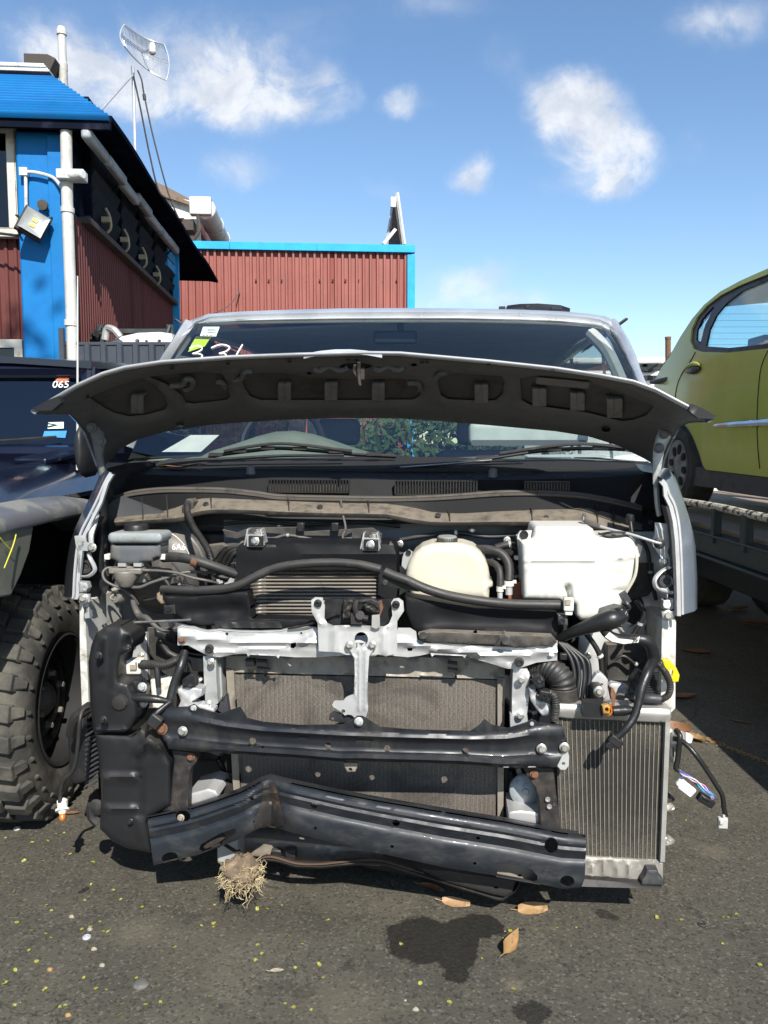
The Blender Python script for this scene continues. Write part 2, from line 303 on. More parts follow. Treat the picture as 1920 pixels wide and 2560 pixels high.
# ---------------------------------------------------------------- mesh builder
class MB:
    def __init__(s): s.v, s.f = [], []
    def add(s, vs, fs):
        o = len(s.v); s.v += [Vector(p) for p in vs]; s.f += [tuple(i + o for i in f) for f in fs]; return s
    def box(s, c, size, rot=None):
        c = Vector(c); hx, hy, hz = size[0] / 2, size[1] / 2, size[2] / 2
        vs = [Vector((x, y, z)) for x in (-hx, hx) for y in (-hy, hy) for z in (-hz, hz)]
        if rot is not None:
            m = rot if isinstance(rot, Matrix) else Matrix.Rotation(rot[2], 3, 'Z') @ Matrix.Rotation(rot[1], 3, 'Y') @ Matrix.Rotation(rot[0], 3, 'X')
            vs = [m @ p for p in vs]
        return s.add([p + c for p in vs], [(0, 1, 3, 2), (4, 6, 7, 5), (0, 4, 5, 1), (2, 3, 7, 6), (0, 2, 6, 4), (1, 5, 7, 3)])
    def ring(s, c, ax, r, n, up=None):
        ax = ax.normalized(); u = (up or (Vector((0, 0, 1)) if abs(ax.z) < .9 else Vector((1, 0, 0)))); u = (u - ax * u.dot(ax)).normalized(); w = ax.cross(u)
        return [c + (u * math.cos(2 * math.pi * i / n) + w * math.sin(2 * math.pi * i / n)) * r for i in range(n)]
    def loft(s, rings, cap=True, closed=True):
        n = len(rings[0]); vs = [p for r in rings for p in r]; fs = []
        for k in range(len(rings) - 1):
            for i in range(n if closed else n - 1):
                j = (i + 1) % n
                fs.append((k * n + i, k * n + j, (k + 1) * n + j, (k + 1) * n + i))
        if cap and closed: fs += [tuple(range(n))[::-1], tuple(range((len(rings) - 1) * n, len(rings) * n))]
        return s.add(vs, fs)
    def cyl(s, a, b, r, r2=None, n=16):
        a, b = Vector(a), Vector(b); ax = b - a
        return s.loft([s.ring(a, ax, r, n), s.ring(b, ax, r if r2 is None else r2, n)])
    def lathe(s, o, ax, prof, n=24, cap=True):
        o, ax = Vector(o), Vector(ax).normalized()
        return s.loft([s.ring(o + ax * h, ax, max(r, 1e-4), n) for r, h in prof], cap)
    def bolt(s, p, r=.008, ax=(0, -1, 0), h=.008):
        p, ax = Vector(p), Vector(ax).normalized()
        s.lathe(p + ax * -.002, ax, [(r * 1.45, 0), (r * 1.45, .003), (r * 1.2, .004)], 16)
        s.lathe(p, ax, [(r, 0), (r, h * .85), (r * .8, h)], 6)
        return s
    def tube(s, pts, r, n=10, curve=True, corr=0.0, pitch=.006, flat=None, cap=True):
        pts = [Vector(p) for p in pts]; rr = r if isinstance(r, (list, tuple)) else [r] * len(pts)
        if curve and len(pts) > 2:
            q, q2 = [], []
            for i in range(len(pts) - 1):
                p0, p1, p2, p3 = pts[max(i - 1, 0)], pts[i], pts[i + 1], pts[min(i + 2, len(pts) - 1)]
                L = (p2 - p1).length; k = max(4, int(L / .008)) if not corr else max(4, int(L / (pitch / 4)))
                k = min(k, 160)
                for j in range(k):
                    t = j / k
                    q.append(.5 * ((2 * p1) + (p2 - p0) * t + (2 * p0 - 5 * p1 + 4 * p2 - p3) * t * t + (3 * p1 - p0 - 3 * p2 + p3) * t ** 3)); q2.append(rr[i] + (rr[i + 1] - rr[i]) * t)
            q.append(pts[-1]); q2.append(rr[-1]); pts, rr = q, q2
        elif corr:
            q, q2 = [], []
            for i in range(len(pts) - 1):
                k = max(4, int((pts[i + 1] - pts[i]).length / (pitch / 4)))
                for j in range(k): q.append(pts[i].lerp(pts[i + 1], j / k)); q2.append(rr[i] + (rr[i + 1] - rr[i]) * j / k)
            q.append(pts[-1]); q2.append(rr[-1]); pts, rr = q, q2
        rings, up, acc = [], None, 0
        for i, p in enumerate(pts):
            t = (pts[min(i + 1, len(pts) - 1)] - pts[max(i - 1, 0)])
            if t.length < 1e-7: t = Vector((0, 1, 0))
            t.normalize()
            if up is None: up = Vector((0, 0, 1)) if abs(t.z) < .85 else Vector((0, -1, 0))
            up = (up - t * up.dot(t)).normalized(); w = t.cross(up)
            if i: acc += (p - pts[i - 1]).length
            k = rr[i] + (corr * (1 if (acc / pitch) % 1 < .5 else -1) if corr else 0)
            fl = flat or 1.0
            rings.append([p + up * math.cos(2 * math.pi * j / n) * k * fl + w * math.sin(2 * math.pi * j / n) * k for j in range(n)])
        return s.loft(rings, cap)
    def grid(s, rows, thick=None):
        """surface through rows of points; thick = vector added for the back side"""
        n = len(rows[0]); vs = [Vector(p) for r in rows for p in r]
        fs = [(k * n + i, k * n + i + 1, (k + 1) * n + i + 1, (k + 1) * n + i) for k in range(len(rows) - 1) for i in range(n - 1)]
        if thick is None: return s.add(vs, fs)
        t = Vector(thick); m = len(vs); K = len(rows)
        vs2 = vs + [p + t for p in vs]; fs2 = fs + [tuple(i + m for i in f[::-1]) for f in fs]
        for i in range(n - 1):
            fs2.append((i + 1, i, i + m, i + 1 + m)); a = (K - 1) * n + i; fs2.append((a, a + 1, a + 1 + m, a + m))
        for k in range(K - 1):
            a = k * n; fs2.append((a, a + n, a + n + m, a + m)); a = k * n + n - 1; fs2.append((a + n, a, a + m, a + n + m))
        return s.add(vs2, fs2)
    def plate(s, outline, v, thick=.003, holes=(), step=14, dfn=None, rnd=0, rim=0.0, extra=(), vfn=None, fr=None, up=0.0):
        """sheet cut to an outline measured on the plane y = v, with relief dfn(px, py, d) towards the viewer in metres,
        rounded edges (rnd, in outline units) and real holes; thick runs back from the front face."""
        fr = fr or FR[0]
        P = dens(outline, step); H = [dens(h, max(3, step * .6)) for h in holes]
        loops = [P] + H; pts, edges = [], []
        for L in loops:
            o = len(pts); pts += L; edges += [(o + i, o + (i + 1) % len(L)) for i in range(len(L))]
        B = np.array(pts, float)
        segs = np.array([(pts[a], pts[b]) for a, b in edges], float)
        if dfn or vfn or rnd:
            x0, y0 = np.min(np.array(P), 0); x1, y1 = np.max(np.array(P), 0)
            gx, gy = np.meshgrid(np.arange(x0 + step / 2, x1, step), np.arange(y0 + step / 2, y1, step)); g = np.stack([gx.ravel(), gy.ravel()], 1)
            g[:, 0] += (np.arange(len(g)) % 3 - 1) * step * .07
            g = g[inside(g, P)]
            for h in H:
                if len(g): g = g[~inside(g, h)]
            if rnd:
                ins = []
                for k in (.12, .35, .68):
                    ins += inset(P, rnd * k)
                if ins:
                    ins = np.array(ins); ins = ins[inside(ins, P)]
                    for h in H:
                        if len(ins): ins = ins[~inside(ins, h)]
                    if len(ins): ins = ins[segdist(ins, segs) > rnd * .07]
                    if len(g): g = g[segdist(g, segs) > rnd * .95]
                    if len(ins): g = np.concatenate([g, ins]) if len(g) else ins
            elif len(g): g = g[segdist(g, segs) > step * .4]
            if len(extra):
                g = np.array(extra, float); g = g[inside(g, P)]
                for h in H: g = g[~inside(g, h)]
                g = g[segdist(g, segs) > 2.2]
            if len(g): B = np.concatenate([B, g])
        res = delaunay_2d_cdt([Vector((float(p[0]), float(p[1]))) for p in B], edges, [], 0, 1e-4)
        q = np.array([(p.x, p.y) for p in res[0]]); tris = [t for t in res[2] if len(t) == 3]
        cen = np.array([q[list(t)].mean(0) for t in tris]); ok = inside(cen, P)
        for h in H: ok &= ~inside(cen, h)
        tris = [t for t, k in zip(tris, ok) if k]
        dist = segdist(q, segs[:len(P)]) if (rnd or dfn) else np.zeros(len(q))
        off = np.zeros(len(q))
        if rnd:
            k = np.clip(1 - dist / rnd, 0, 1); zc = v / F
            off -= rnd * zc * (1 - np.sqrt(np.clip(1 - k * k, 0, 1)))
        if dfn: off += np.array([dfn(a, b, d) for (a, b), d in zip(q, dist)])
        vv = np.array([vfn(a, b) for a, b in q]) if vfn else np.full(len(q), v)
        front, back = [], []
        for (a, b), o_, w_ in zip(q, off, vv):
            p = fr.at(a, b, w_ - o_); p = Vector((p.x, p.y, p.z + up)); front.append(p)
            back.append(Vector((p.x, (v + thick) if rim else p.y + thick, p.z)))
        n = len(q); cnt = {}
        fs = []
        for t in tris:
            a, b, c = front[t[0]], front[t[1]], front[t[2]]
            nn = (b - a).cross(c - a)
            t = t if nn.y < 0 else (t[0], t[2], t[1])
            fs.append(tuple(t))
            for i in range(3):
                e = (t[i], t[(i + 1) % 3]); cnt[e] = 1
        fs2 = list(fs)
        if thick:
            fs2 += [tuple(i + n for i in t[::-1]) for t in fs]
            for (a, b) in cnt:
                if (b, a) not in cnt: fs2.append((b, a, a + n, b + n))
            return s.add(front + back, fs2)
        return s.add(front, fs2)
def dens(P, step):
    P = [(float(p[0]), float(p[1])) for p in P]; out = []
    for i, a in enumerate(P):
        b = P[(i + 1) % len(P)]; L = math.hypot(b[0] - a[0], b[1] - a[1]); k = max(1, int(math.ceil(L / step)))
        out += [(a[0] + (b[0] - a[0]) * j / k, a[1] + (b[1] - a[1]) * j / k) for j in range(k)]
    return out
def inside(g, P):
    x, y = g[:, 0], g[:, 1]; r = np.zeros(len(g), bool); n = len(P)
    for i in range(n):
        x1, y1 = P[i]; x2, y2 = P[(i + 1) % n]
        if y1 == y2: continue
        c = ((y1 > y) != (y2 > y)) & (x < (x2 - x1) * (y - y1) / (y2 - y1) + x1); r ^= c
    return r
def segdist(g, S):
    best = np.full(len(g), 1e9)
    for (a, b) in S:
        d = b - a; L = float(d @ d) or 1e-9
        t = np.clip(((g - a) @ d) / L, 0, 1); e = g - a - t[:, None] * d
        best = np.minimum(best, np.hypot(e[:, 0], e[:, 1]))
    return best
def inset(P, k):
    A = sum(P[i][0] * P[(i + 1) % len(P)][1] - P[(i + 1) % len(P)][0] * P[i][1] for i in range(len(P)))
    sg = 1 if A > 0 else -1; out = []; n = len(P)
    for i in range(n):
        ax, ay = P[i - 1]; bx, by = P[(i + 1) % n]; dx, dy = bx - ax, by - ay; L = math.hypot(dx, dy) or 1
        out.append((P[i][0] - dy / L * k * sg, P[i][1] + dx / L * k * sg))
    return out
def ell(cx, cy, rx, ry=None, n=16, rot=0):
    ry = rx if ry is None else ry; c, s = math.cos(rot), math.sin(rot)
    return [(cx + rx * math.cos(2 * math.pi * i / n) * c - ry * math.sin(2 * math.pi * i / n) * s, cy + rx * math.cos(2 * math.pi * i / n) * s + ry * math.sin(2 * math.pi * i / n) * c) for i in range(n)]
def rrect(x0, y0, x1, y1, r, n=4):
    out = []
    for cx, cy, a0 in ((x1 - r, y1 - r, 0), (x0 + r, y1 - r, 90), (x0 + r, y0 + r, 180), (x1 - r, y0 + r, 270)):
        out += [(cx + r * math.cos(R(a0 + 90 * k / n)), cy + r * math.sin(R(a0 + 90 * k / n))) for k in range(n + 1)]
    return out
def interp(P, x):
    if x <= P[0][0]: return P[0][1]
    for a, b in zip(P, P[1:]):
        if x <= b[0]: return a[1] + (b[1] - a[1]) * (x - a[0]) / ((b[0] - a[0]) or 1)
    return P[-1][1]
def pl_dist(x, y, L):
    best = 1e9
    for a, b in zip(L, L[1:]):
        dx, dy = b[0] - a[0], b[1] - a[1]; q = dx * dx + dy * dy or 1e-9
        t = min(1, max(0, ((x - a[0]) * dx + (y - a[1]) * dy) / q)); best = min(best, math.hypot(x - a[0] - t * dx, y - a[1] - t * dy))
    return best
def relief(*items, dent=0.0, dscale=.02):
    """items: (polyline, width, height) embossed ridges; dent: waviness in metres"""
    def f(x, y, d):
        h = 0
        for L, w, k in items:
            q = pl_dist(x, y, L) / w
            if q < 1: h += k * (1 - q * q * (3 - 2 * q))
        if dent: h += dent * noise.noise(Vector((x * dscale, y * dscale, 3.1)))
        return h
    return f

# ---------------------------------------------------------------- objects
BASE = {}
def finish(me, angle=32):
    me.validate(); me.polygons.foreach_set('use_smooth', [True] * len(me.polygons))
    me.set_sharp_from_angle(angle=R(angle))
def obj(name, mb, material, parent=None, bevel=0.0, angle=32, seg=2, sub=0, flip=False):
    """one mesh object; a part's vertices are kept in its thing's own frame"""
    root = parent
    while root is not None and root.parent is not None: root = root.parent
    base = BASE.get(root.name, Vector((0, 0, 0))) if root is not None else Vector((0, 0, 0))
    me = bpy.data.meshes.new(name); me.from_pydata([p - base for p in mb.v], [], mb.f)
    bm = bmesh.new(); bm.from_mesh(me); bmesh.ops.remove_doubles(bm, verts=bm.verts, dist=1e-5)
    if not flip: bmesh.ops.recalc_face_normals(bm, faces=bm.faces)
    bm.to_mesh(me); bm.free()
    finish(me, angle)
    me.materials.append(material)
    o = bpy.data.objects.new(name, me); COL.objects.link(o)
    if parent is not None: o.parent = parent
    if bevel:
        m = o.modifiers.new('bevel', 'BEVEL'); m.width = bevel; m.segments = seg; m.limit_method = 'ANGLE'; m.angle_limit = R(40); m.harden_normals = False
    if sub:
        m = o.modifiers.new('sub', 'SUBSURF'); m.levels = sub; m.render_levels = sub
    return o
def thing(name, label, cat, base=(0, 0, 0), fr=None, group=None):
    fr = fr or FR[0]
    o = bpy.data.objects.new(name, None); COL.objects.link(o); o.empty_display_size = .2
    base = Vector(base); BASE[o.name] = base
    o.location = Matrix.Rotation(-fr.a, 3, 'Z') @ base; o.rotation_euler = (0, 0, -fr.a)
    o['label'] = label; o['category'] = cat
    if group: o['group'] = group
    return o
def solo(name, mb, material, label=None, cat=None, fr=None, group=None, kind=None, **kw):
    """a thing (or a piece of the setting) that is one mesh, with its origin at its own base"""
    fr = fr or FR[0]
    lo = Vector((sum(p.x for p in mb.v) / len(mb.v), sum(p.y for p in mb.v) / len(mb.v), min(p.z for p in mb.v)))
    mb.v = [p - lo for p in mb.v]
    o = obj(name, mb, material, None, **kw)
    o.location = Matrix.Rotation(-fr.a, 3, 'Z') @ lo; o.rotation_euler = (0, 0, -fr.a)
    if label: o['label'] = label
    if cat: o['category'] = cat
    if group: o['group'] = group
    if kind: o['kind'] = kind
    return o
def copy_thing(o, parent=None):
    c = o.copy(); COL.objects.link(c)
    if parent is not None: c.parent = parent
    for ch in [x for x in o.children]: copy_thing(ch, c)
    return c
def text_mb(s, size, depth=.0006):
    cu = bpy.data.curves.new('lettering', 'FONT'); cu.body = s; cu.size = size; cu.extrude = depth; cu.align_x = 'CENTER'; cu.align_y = 'CENTER'
    to = bpy.data.objects.new('lettering', cu); COL.objects.link(to)
    dg = bpy.context.evaluated_depsgraph_get(); me = bpy.data.meshes.new_from_object(to.evaluated_get(dg))
    vs = [v.co.copy() for v in me.vertices]; fs = [tuple(p.vertices) for p in me.polygons]
    bpy.data.objects.remove(to); bpy.data.curves.remove(cu); bpy.data.meshes.remove(me)
    return vs, fs
def lettering(mb, s, size, origin, xdir=(1, 0, 0), zdir=(0, 0, 1)):
    vs, fs = text_mb(s, size); x, z = Vector(xdir).normalized(), Vector(zdir).normalized(); y = x.cross(z); o = Vector(origin)
    mb.add([o + x * p.x + z * p.y + y * -p.z for p in vs], fs); return mb
# ---------------------------------------------------------------- ground
def asphalt():
    m, nt, b = nodes_of('asphalt')
    v = coord(nt)
    f1 = tex(nt, v, 260, 3, .7); f2 = tex(nt, v, 70, 5, .7); f3 = tex(nt, v, 2.2, 6, .65, .5); f4 = tex(nt, v, .5, 4)
    c = mixc(nt, smooth(nt, f3, .3, .72), (.058, .0545, .0455), (.098, .091, .074))
    c = mixc(nt, math_node(nt, 'MULTIPLY', smooth(nt, f4, .4, .62), .7), c, (.064, .060, .052))
    c = mixc(nt, math_node(nt, 'MULTIPLY', smooth(nt, f2, .5, .8), .55), c, (.10, .094, .082))
    f5 = tex(nt, v, 6.5, 7, .72, .8); c = mixc(nt, math_node(nt, 'MULTIPLY', smooth(nt, f5, .52, .66), .55), c, (.040, .038, .034)); c = mixc(nt, math_node(nt, 'MULTIPLY', smooth(nt, f5, .48, .3), .0), c, (.1, .1, .1))
    ck = N(nt, 'ShaderNodeTexVoronoi', i_Scale=1.3, feature='DISTANCE_TO_EDGE'); wv = N(nt, 'ShaderNodeTexNoise', i_Scale=5.0, i_Detail=5.0); nt.links.new(v, wv.inputs['Vector']); wa = N(nt, 'ShaderNodeVectorMath', operation='MULTIPLY_ADD'); nt.links.new(wv.outputs['Color'], wa.inputs[0]); wa.inputs[1].default_value = (.35, .35, 0); nt.links.new(v, wa.inputs[2]); nt.links.new(wa.outputs[0], ck.inputs['Vector'])
    c = mixc(nt, math_node(nt, 'MULTIPLY', math_node(nt, 'SUBTRACT', 1.0, smooth(nt, ck.outputs['Distance'], .0, .006)), math_node(nt, 'MULTIPLY', smooth(nt, f3, .45, .6), .7)), c, (.02, .019, .018))
    vo = N(nt, 'ShaderNodeTexVoronoi', i_Scale=150.0); nt.links.new(v, vo.inputs['Vector'])
    sp = nt.nodes.new('ShaderNodeSeparateColor'); nt.links.new(vo.outputs['Color'], sp.inputs[0])
    c = mixc(nt, math_node(nt, 'MULTIPLY', smooth(nt, sp.outputs[0], .8, 1.0), .55), c, (.16, .15, .135))
    c = mixc(nt, math_node(nt, 'MULTIPLY', smooth(nt, sp.outputs[1], .72, .95), .6), c, (.018, .018, .018))
    gr = tex(nt, v, 480, 2, .6); c = mixc(nt, math_node(nt, 'MULTIPLY', smooth(nt, gr, .55, .75), .35), c, (.13, .122, .108))
    # oil and water stains with a shape of their own
    wn = N(nt, 'ShaderNodeTexNoise', i_Scale=13.0, i_Detail=8.0, i_Roughness=.65); nt.links.new(v, wn.inputs['Vector'])
    s1 = N(nt, 'ShaderNodeVectorMath', operation='SUBTRACT'); nt.links.new(wn.outputs['Color'], s1.inputs[0]); s1.inputs[1].default_value = (.5, .5, .5)
    s2 = N(nt, 'ShaderNodeVectorMath', operation='SCALE'); nt.links.new(s1.outputs[0], s2.inputs[0]); s2.inputs['Scale'].default_value = .09
    s3 = N(nt, 'ShaderNodeVectorMath', operation='ADD'); nt.links.new(v, s3.inputs[0]); nt.links.new(s2.outputs[0], s3.inputs[1])
    tot = None
    for (px, py, rx, ry, k) in ((1050, 2350, 92, 62, 1), (1130, 2365, 75, 62, 1), (1195, 2318, 75, 30, 1), (1140, 2425, 32, 30, 1), (1330, 2530, 44, 28, .9), (1517, 2290, 20, 13, .8), (1290, 2400, 20, 10, .4),
                              (870, 2415, 16, 14, .5), (690, 2470, 60, 22, .3), (760, 2480, 40, 18, .35), (700, 2300, 300, 30, .12), (205, 2226, 14, 8, .9), (1500, 2020, 220, 140, .0)):
        p = W.floor(px, py); q = W.floor(px + rx, py); a = W.floor(px, py - ry); a2 = W.floor(px, py + ry)
        d1 = N(nt, 'ShaderNodeVectorMath', operation='SUBTRACT'); nt.links.new(s3.outputs[0], d1.inputs[0]); d1.inputs[1].default_value = (p.x, (a.y + a2.y) / 2, 0)
        d2 = N(nt, 'ShaderNodeVectorMath', operation='MULTIPLY'); nt.links.new(d1.outputs[0], d2.inputs[0]); d2.inputs[1].default_value = (1 / (q.x - p.x), 2 / (a.y - a2.y), 0)
        l = N(nt, 'ShaderNodeVectorMath', operation='LENGTH'); nt.links.new(d2.outputs[0], l.inputs[0])
        mk = math_node(nt, 'MULTIPLY', math_node(nt, 'SUBTRACT', 1.0, smooth(nt, l.outputs['Value'], .90, 1.04)), k)
        tot = mk if tot is None else math_node(nt, 'MAXIMUM', tot, mk)
    c = mixc(nt, math_node(nt, 'MULTIPLY', tot, .84), c, (.011, .0108, .0105))
    # pale dried splashes
    pale = None
    for (px, py, r, k) in ((1285, 2462, 40, .5), (345, 2330, 90, .3), (860, 2520, 160, .22), (520, 2380, 220, .12), (1790, 2130, 60, .35)):
        p = W.floor(px, py); q = W.floor(px + r, py)
        l = N(nt, 'ShaderNodeVectorMath', operation='DISTANCE'); nt.links.new(s3.outputs[0], l.inputs[0]); l.inputs[1].default_value = p
        mk = math_node(nt, 'MULTIPLY', math_node(nt, 'SUBTRACT', 1.0, smooth(nt, l.outputs['Value'], .1 * (q.x - p.x), 1.1 * (q.x - p.x))), k)
        pale = mk if pale is None else math_node(nt, 'MAXIMUM', pale, mk)
    c = mixc(nt, pale, c, (.17, .15, .115))
    gn = nt.nodes.new('ShaderNodeMix'); gn.data_type = 'RGBA'; gn.blend_type = 'MULTIPLY'; gn.clamp_result = False; gn.inputs[0].default_value = 1; nt.links.new(c, gn.inputs[6]); gn.inputs[7].default_value = (1.12, 1.09, .99, 1); c = gn.outputs[2]
    nt.links.new(c, b.inputs['Base Color'])
    rg = math_node(nt, 'SUBTRACT', .88, math_node(nt, 'MULTIPLY', tot, .3)); nt.links.new(rg, b.inputs['Roughness'])
    h = math_node(nt, 'ADD', math_node(nt, 'MULTIPLY', f1, .6), math_node(nt, 'ADD', f2, math_node(nt, 'MULTIPLY', sp.outputs[2], .5)))
    bump(nt, b, h, .75, .005)
    b.inputs['Specular IOR Level'].default_value = .35
    return m
M_asphalt = asphalt()
g = MB(); xs = [-600, -60, -12, -4, 0, 4, 12, 60, 600]; ys = [-300, -30, -3, 2, 6, 14, 60, 900]
g.grid([[Vector((x, y, 0)) for x in xs] for y in ys])
go = obj('ground', g, M_asphalt); go['kind'] = 'structure'; go['label'] = 'dark asphalt yard littered with yellow leaf scraps and oil stains'

# ---------------------------------------------------------------- workshop building on the left
FR[0] = BLD
M_slat = mat('reflection_grey_glass', (.032, .036, .043), .6, spec=0)  # matte dark slats; faint bluish reflections are put into the base colour
B0 = 8.98
Xw = BLD.at(186, 700, B0).x
vend = BLD.side(428, 700, Xw).y
E0 = BLD.at(272, 291, 8.7); Xe, ze = E0.x, E0.z
vfar = BLD.side(545, 690, Xe).y
bld = thing('workshop_building', 'blue and red-brown workshop with corrugated blue awning and long dark eave on the left', 'building', (Xw - 3, B0 + 2, 0))
def corrug(mb, p0, p1, z0, z1, pitch, dep, out, trap=True):
    """upright corrugated sheet from p0 to p1 (x, y), profile pushed along out"""
    p0, p1, out = Vector(p0), Vector(p1), Vector(out); L = (p1 - p0).length; n = int(L / pitch); prof = ((0, 0), (.52, 0), (.62, 1), (.9, 1)) if trap else tuple((k / 6, .5 + .5 * math.cos(2 * math.pi * k / 6)) for k in range(6))
    ps = []
    for i in range(n + 1):
        for t, h in prof:
            q = (i + t) / n
            if q <= 1: ps.append((p0.lerp(p1, q) + out * (h * dep)))
    mb.grid([[Vector((q.x, q.y, z)) for q in ps] for z in (z0, z1)])
    return mb
zs = BLD.side(186, 525, Xw).z           # sill of the louvre windows
zs = (zs + BLD.side(428, 752, Xw).z) / 2
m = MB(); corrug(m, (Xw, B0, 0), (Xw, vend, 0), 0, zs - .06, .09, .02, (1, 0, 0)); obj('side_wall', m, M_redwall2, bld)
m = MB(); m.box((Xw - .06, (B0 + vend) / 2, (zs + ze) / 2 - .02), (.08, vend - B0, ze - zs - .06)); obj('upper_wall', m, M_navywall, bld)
m = MB(); m.box((Xw + .05, (B0 + vend) / 2 + .1, zs - .05), (.14, vend - B0 - .3, .07)); obj('window_ledge', m, M_wood, bld, bevel=.01)
xl = -12.0
xc0 = BLD.at(50, 700, B0).x; xc1 = BLD.at(164, 700, B0).x
m = MB(); m.box(((xc0 + xc1) / 2, B0 + .3, ze / 2 - .03), (xc1 - xc0, .6, ze - .06)); col_ = obj('column', m, M_blue, bld, bevel=.03)
m = MB(); xm = BLD.at(132, 700, B0).x; m.box(((xm + xc1) / 2 + .02, B0 + .28, ze / 2 - .05), (xc1 - xm + .05, .62, ze - .10)); obj('column_side_strip', m, M_blue, bld, bevel=.01)
zt, zb = BLD.at(20, 596, B0 + .2).z, 0.0
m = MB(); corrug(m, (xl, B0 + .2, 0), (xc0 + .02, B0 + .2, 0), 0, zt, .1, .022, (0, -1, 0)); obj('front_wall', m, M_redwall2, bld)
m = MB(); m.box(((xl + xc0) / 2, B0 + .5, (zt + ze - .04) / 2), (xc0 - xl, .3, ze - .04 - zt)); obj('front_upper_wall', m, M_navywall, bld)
def window(x0, x1, z0, z1, y, name='window'):
    m = MB(); t = .09
    for a, b_, c_, d_ in ((x0, x1, z1 - t, z1), (x0, x1, z0, z0 + t), (x0, x0 + t, z0 + t, z1 - t), (x1 - t, x1, z0 + t, z1 - t), ((x0 + x1) / 2 - t / 2, (x0 + x1) / 2 + t / 2, z0 + t, z1 - t)):
        m.box(((a + b_) / 2, y, (c_ + d_) / 2), (b_ - a, .1, d_ - c_))
    f = obj(name, m, M_cream2, bld, bevel=.008)
    m = MB(); m.box(((x0 + x1) / 2, y + .02, (z0 + z1) / 2), (x1 - x0 - .1, .02, z1 - z0 - .1)); obj('pane', m, M_tint, f)
    m = MB(); m.box(((x0 + x1) / 2, y + .16, (z0 + z1) / 2), (x1 - x0 - .1, .02, z1 - z0 - .1)); obj('blind', m, M_pale if z0 < 2 else M_navywall, f)
xr = xc0 - .03
window(xr - 2.2, xr, BLD.at(20, 588, B0).z, BLD.at(20, 300, B0).z, B0 + .12)
window(xr - 2.2, xr, .7, BLD.at(20, 846, B0).z, B0 + .12)
m = MB(); m.tube([BLD.at(165, 312, 8.84), BLD.at(168, 500, 8.84), BLD.at(180, 830, 8.84), BLD.at(182, 900, 8.84)], .06, 12, False)
m.cyl(BLD.at(178, 800, 8.84), BLD.at(178, 815, 8.84), .072); m.cyl(BLD.at(169, 520, 8.84), BLD.at(169, 532, 8.84), .07)
obj('downpipe', m, M_pvc, bld)
# louvre windows in the side wall, each a frame with slats and a cream stay
stays = [(266, 550), (312, 600), (357, 643), (392, 687)]
ysp = [BLD.side(px, py, Xw).y for px, py in stays]
edges_ = [B0 + .5] + [(a + b_) / 2 for a, b_ in zip(ysp, ysp[1:])] + [ysp[-1] + 1.0, vend - .3]
for k in range(len(edges_) - 1):
    y0, y1 = edges_[k] + .06, edges_[k + 1] - .06
    m = MB()
    for zz in (zs + .02, zs + 1.35): m.box((Xw + .02, (y0 + y1) / 2, zz), (.07, y1 - y0, .06))
    for yy in (y0, y1): m.box((Xw + .02, yy, zs + .68), (.07, .05, 1.3))
    w_ = obj('louvre_window', m, M_navywall, bld)
    m = MB()
    for j in range(7): m.box((Xw + .05, (y0 + y1) / 2, zs + .15 + j * .18), (.012, y1 - y0 - .06, .19), (0, R(24), 0))
    obj('glass_slats', m, M_slat, w_)
    if k < 4:
        p = BLD.side(*stays[k], Xw + .12); m = MB()
        m.tube([p + Vector((0, -.02, .13)), p + Vector((.04, 0, .04)), p + Vector((.045, .02, -.08)), p + Vector((0, .03, -.14))], .016, 6); m.box(p, (.1, .07, .06))
        obj('window_stay', m, mat('yellowed_cream', (.36, .30, .19), .6) if 'yellowed_cream' not in MATS else MATS['yellowed_cream'], w_)
# gutter beam under the eave and the eave itself
ga, gb = BLD.floor(200, 304, ze - .14), BLD.floor(436, 626, ze - .14)
zg, xg = ze - .14, (ga.x + gb.x) / 2
m = MB()
n_ = 7
for k in range(n_):
    y0 = ga.y + .3 + (gb.y - ga.y - .3) * k / n_; y1 = ga.y + .3 + (gb.y - ga.y - .3) * (k + 1) / n_
    m.box((xg + .02 * (k % 2), (y0 + y1) / 2, zg - .02 * (k % 3)), (.10, y1 - y0 + .05, .12))
obj('gutter_beam', m, mat('grey_weathered_gutter', (.30, .32, .33), .5, dirt=(.14, .15, .16), dirt_scale=5), bld, bevel=.03)
m = MB(); m.grid([[Vector((Xw - .6, y, ze + .02)), Vector((Xw + .3, y, ze + .01)), Vector((Xe, y, ze + .02 * math.sin(y * 2.1)))] for y in [E0.y + .12 + (vfar - E0.y - .12) * k / 24 for k in range(25)]], (0, 0, .06))
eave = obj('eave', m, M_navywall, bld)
m = MB()
for y in [E0.y + 1.6 + k * 3.4 for k in range(2)]: m.tube([(Xw, y, zg - .2), (Xe - .15, y, ze - .03)], .012, 6, False)
obj('eave_brace', m, M_navywall, bld)
TL = BLD.at(130, 192, 9.5)
m = MB(); rows = []; nr = 17 * 8; ud = Vector((0, TL.y - E0.y, TL.z - E0.z)); nn = Vector((0, -ud.z, ud.y)).normalized()
for k in range(nr + 1):
    t = k / nr; rib = math.sin(2 * math.pi * 15 * t) * .030
    rows.append([Vector((x, E0.y + ud.y * t, E0.z + ud.z * t)) + nn * rib for x in (-13.0, -8.0, E0.x + (TL.x - E0.x) * t)])
m.grid(rows, (0, .03, -.03)); obj('awning', m, M_blue, bld, angle=60)
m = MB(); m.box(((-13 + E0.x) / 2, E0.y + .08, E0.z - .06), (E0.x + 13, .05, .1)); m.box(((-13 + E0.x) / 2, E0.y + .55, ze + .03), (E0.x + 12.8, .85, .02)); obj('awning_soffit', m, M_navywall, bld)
m = MB(); c0 = BLD.at(128, 190, 9.6); c1 = BLD.at(128, 168, 9.6)
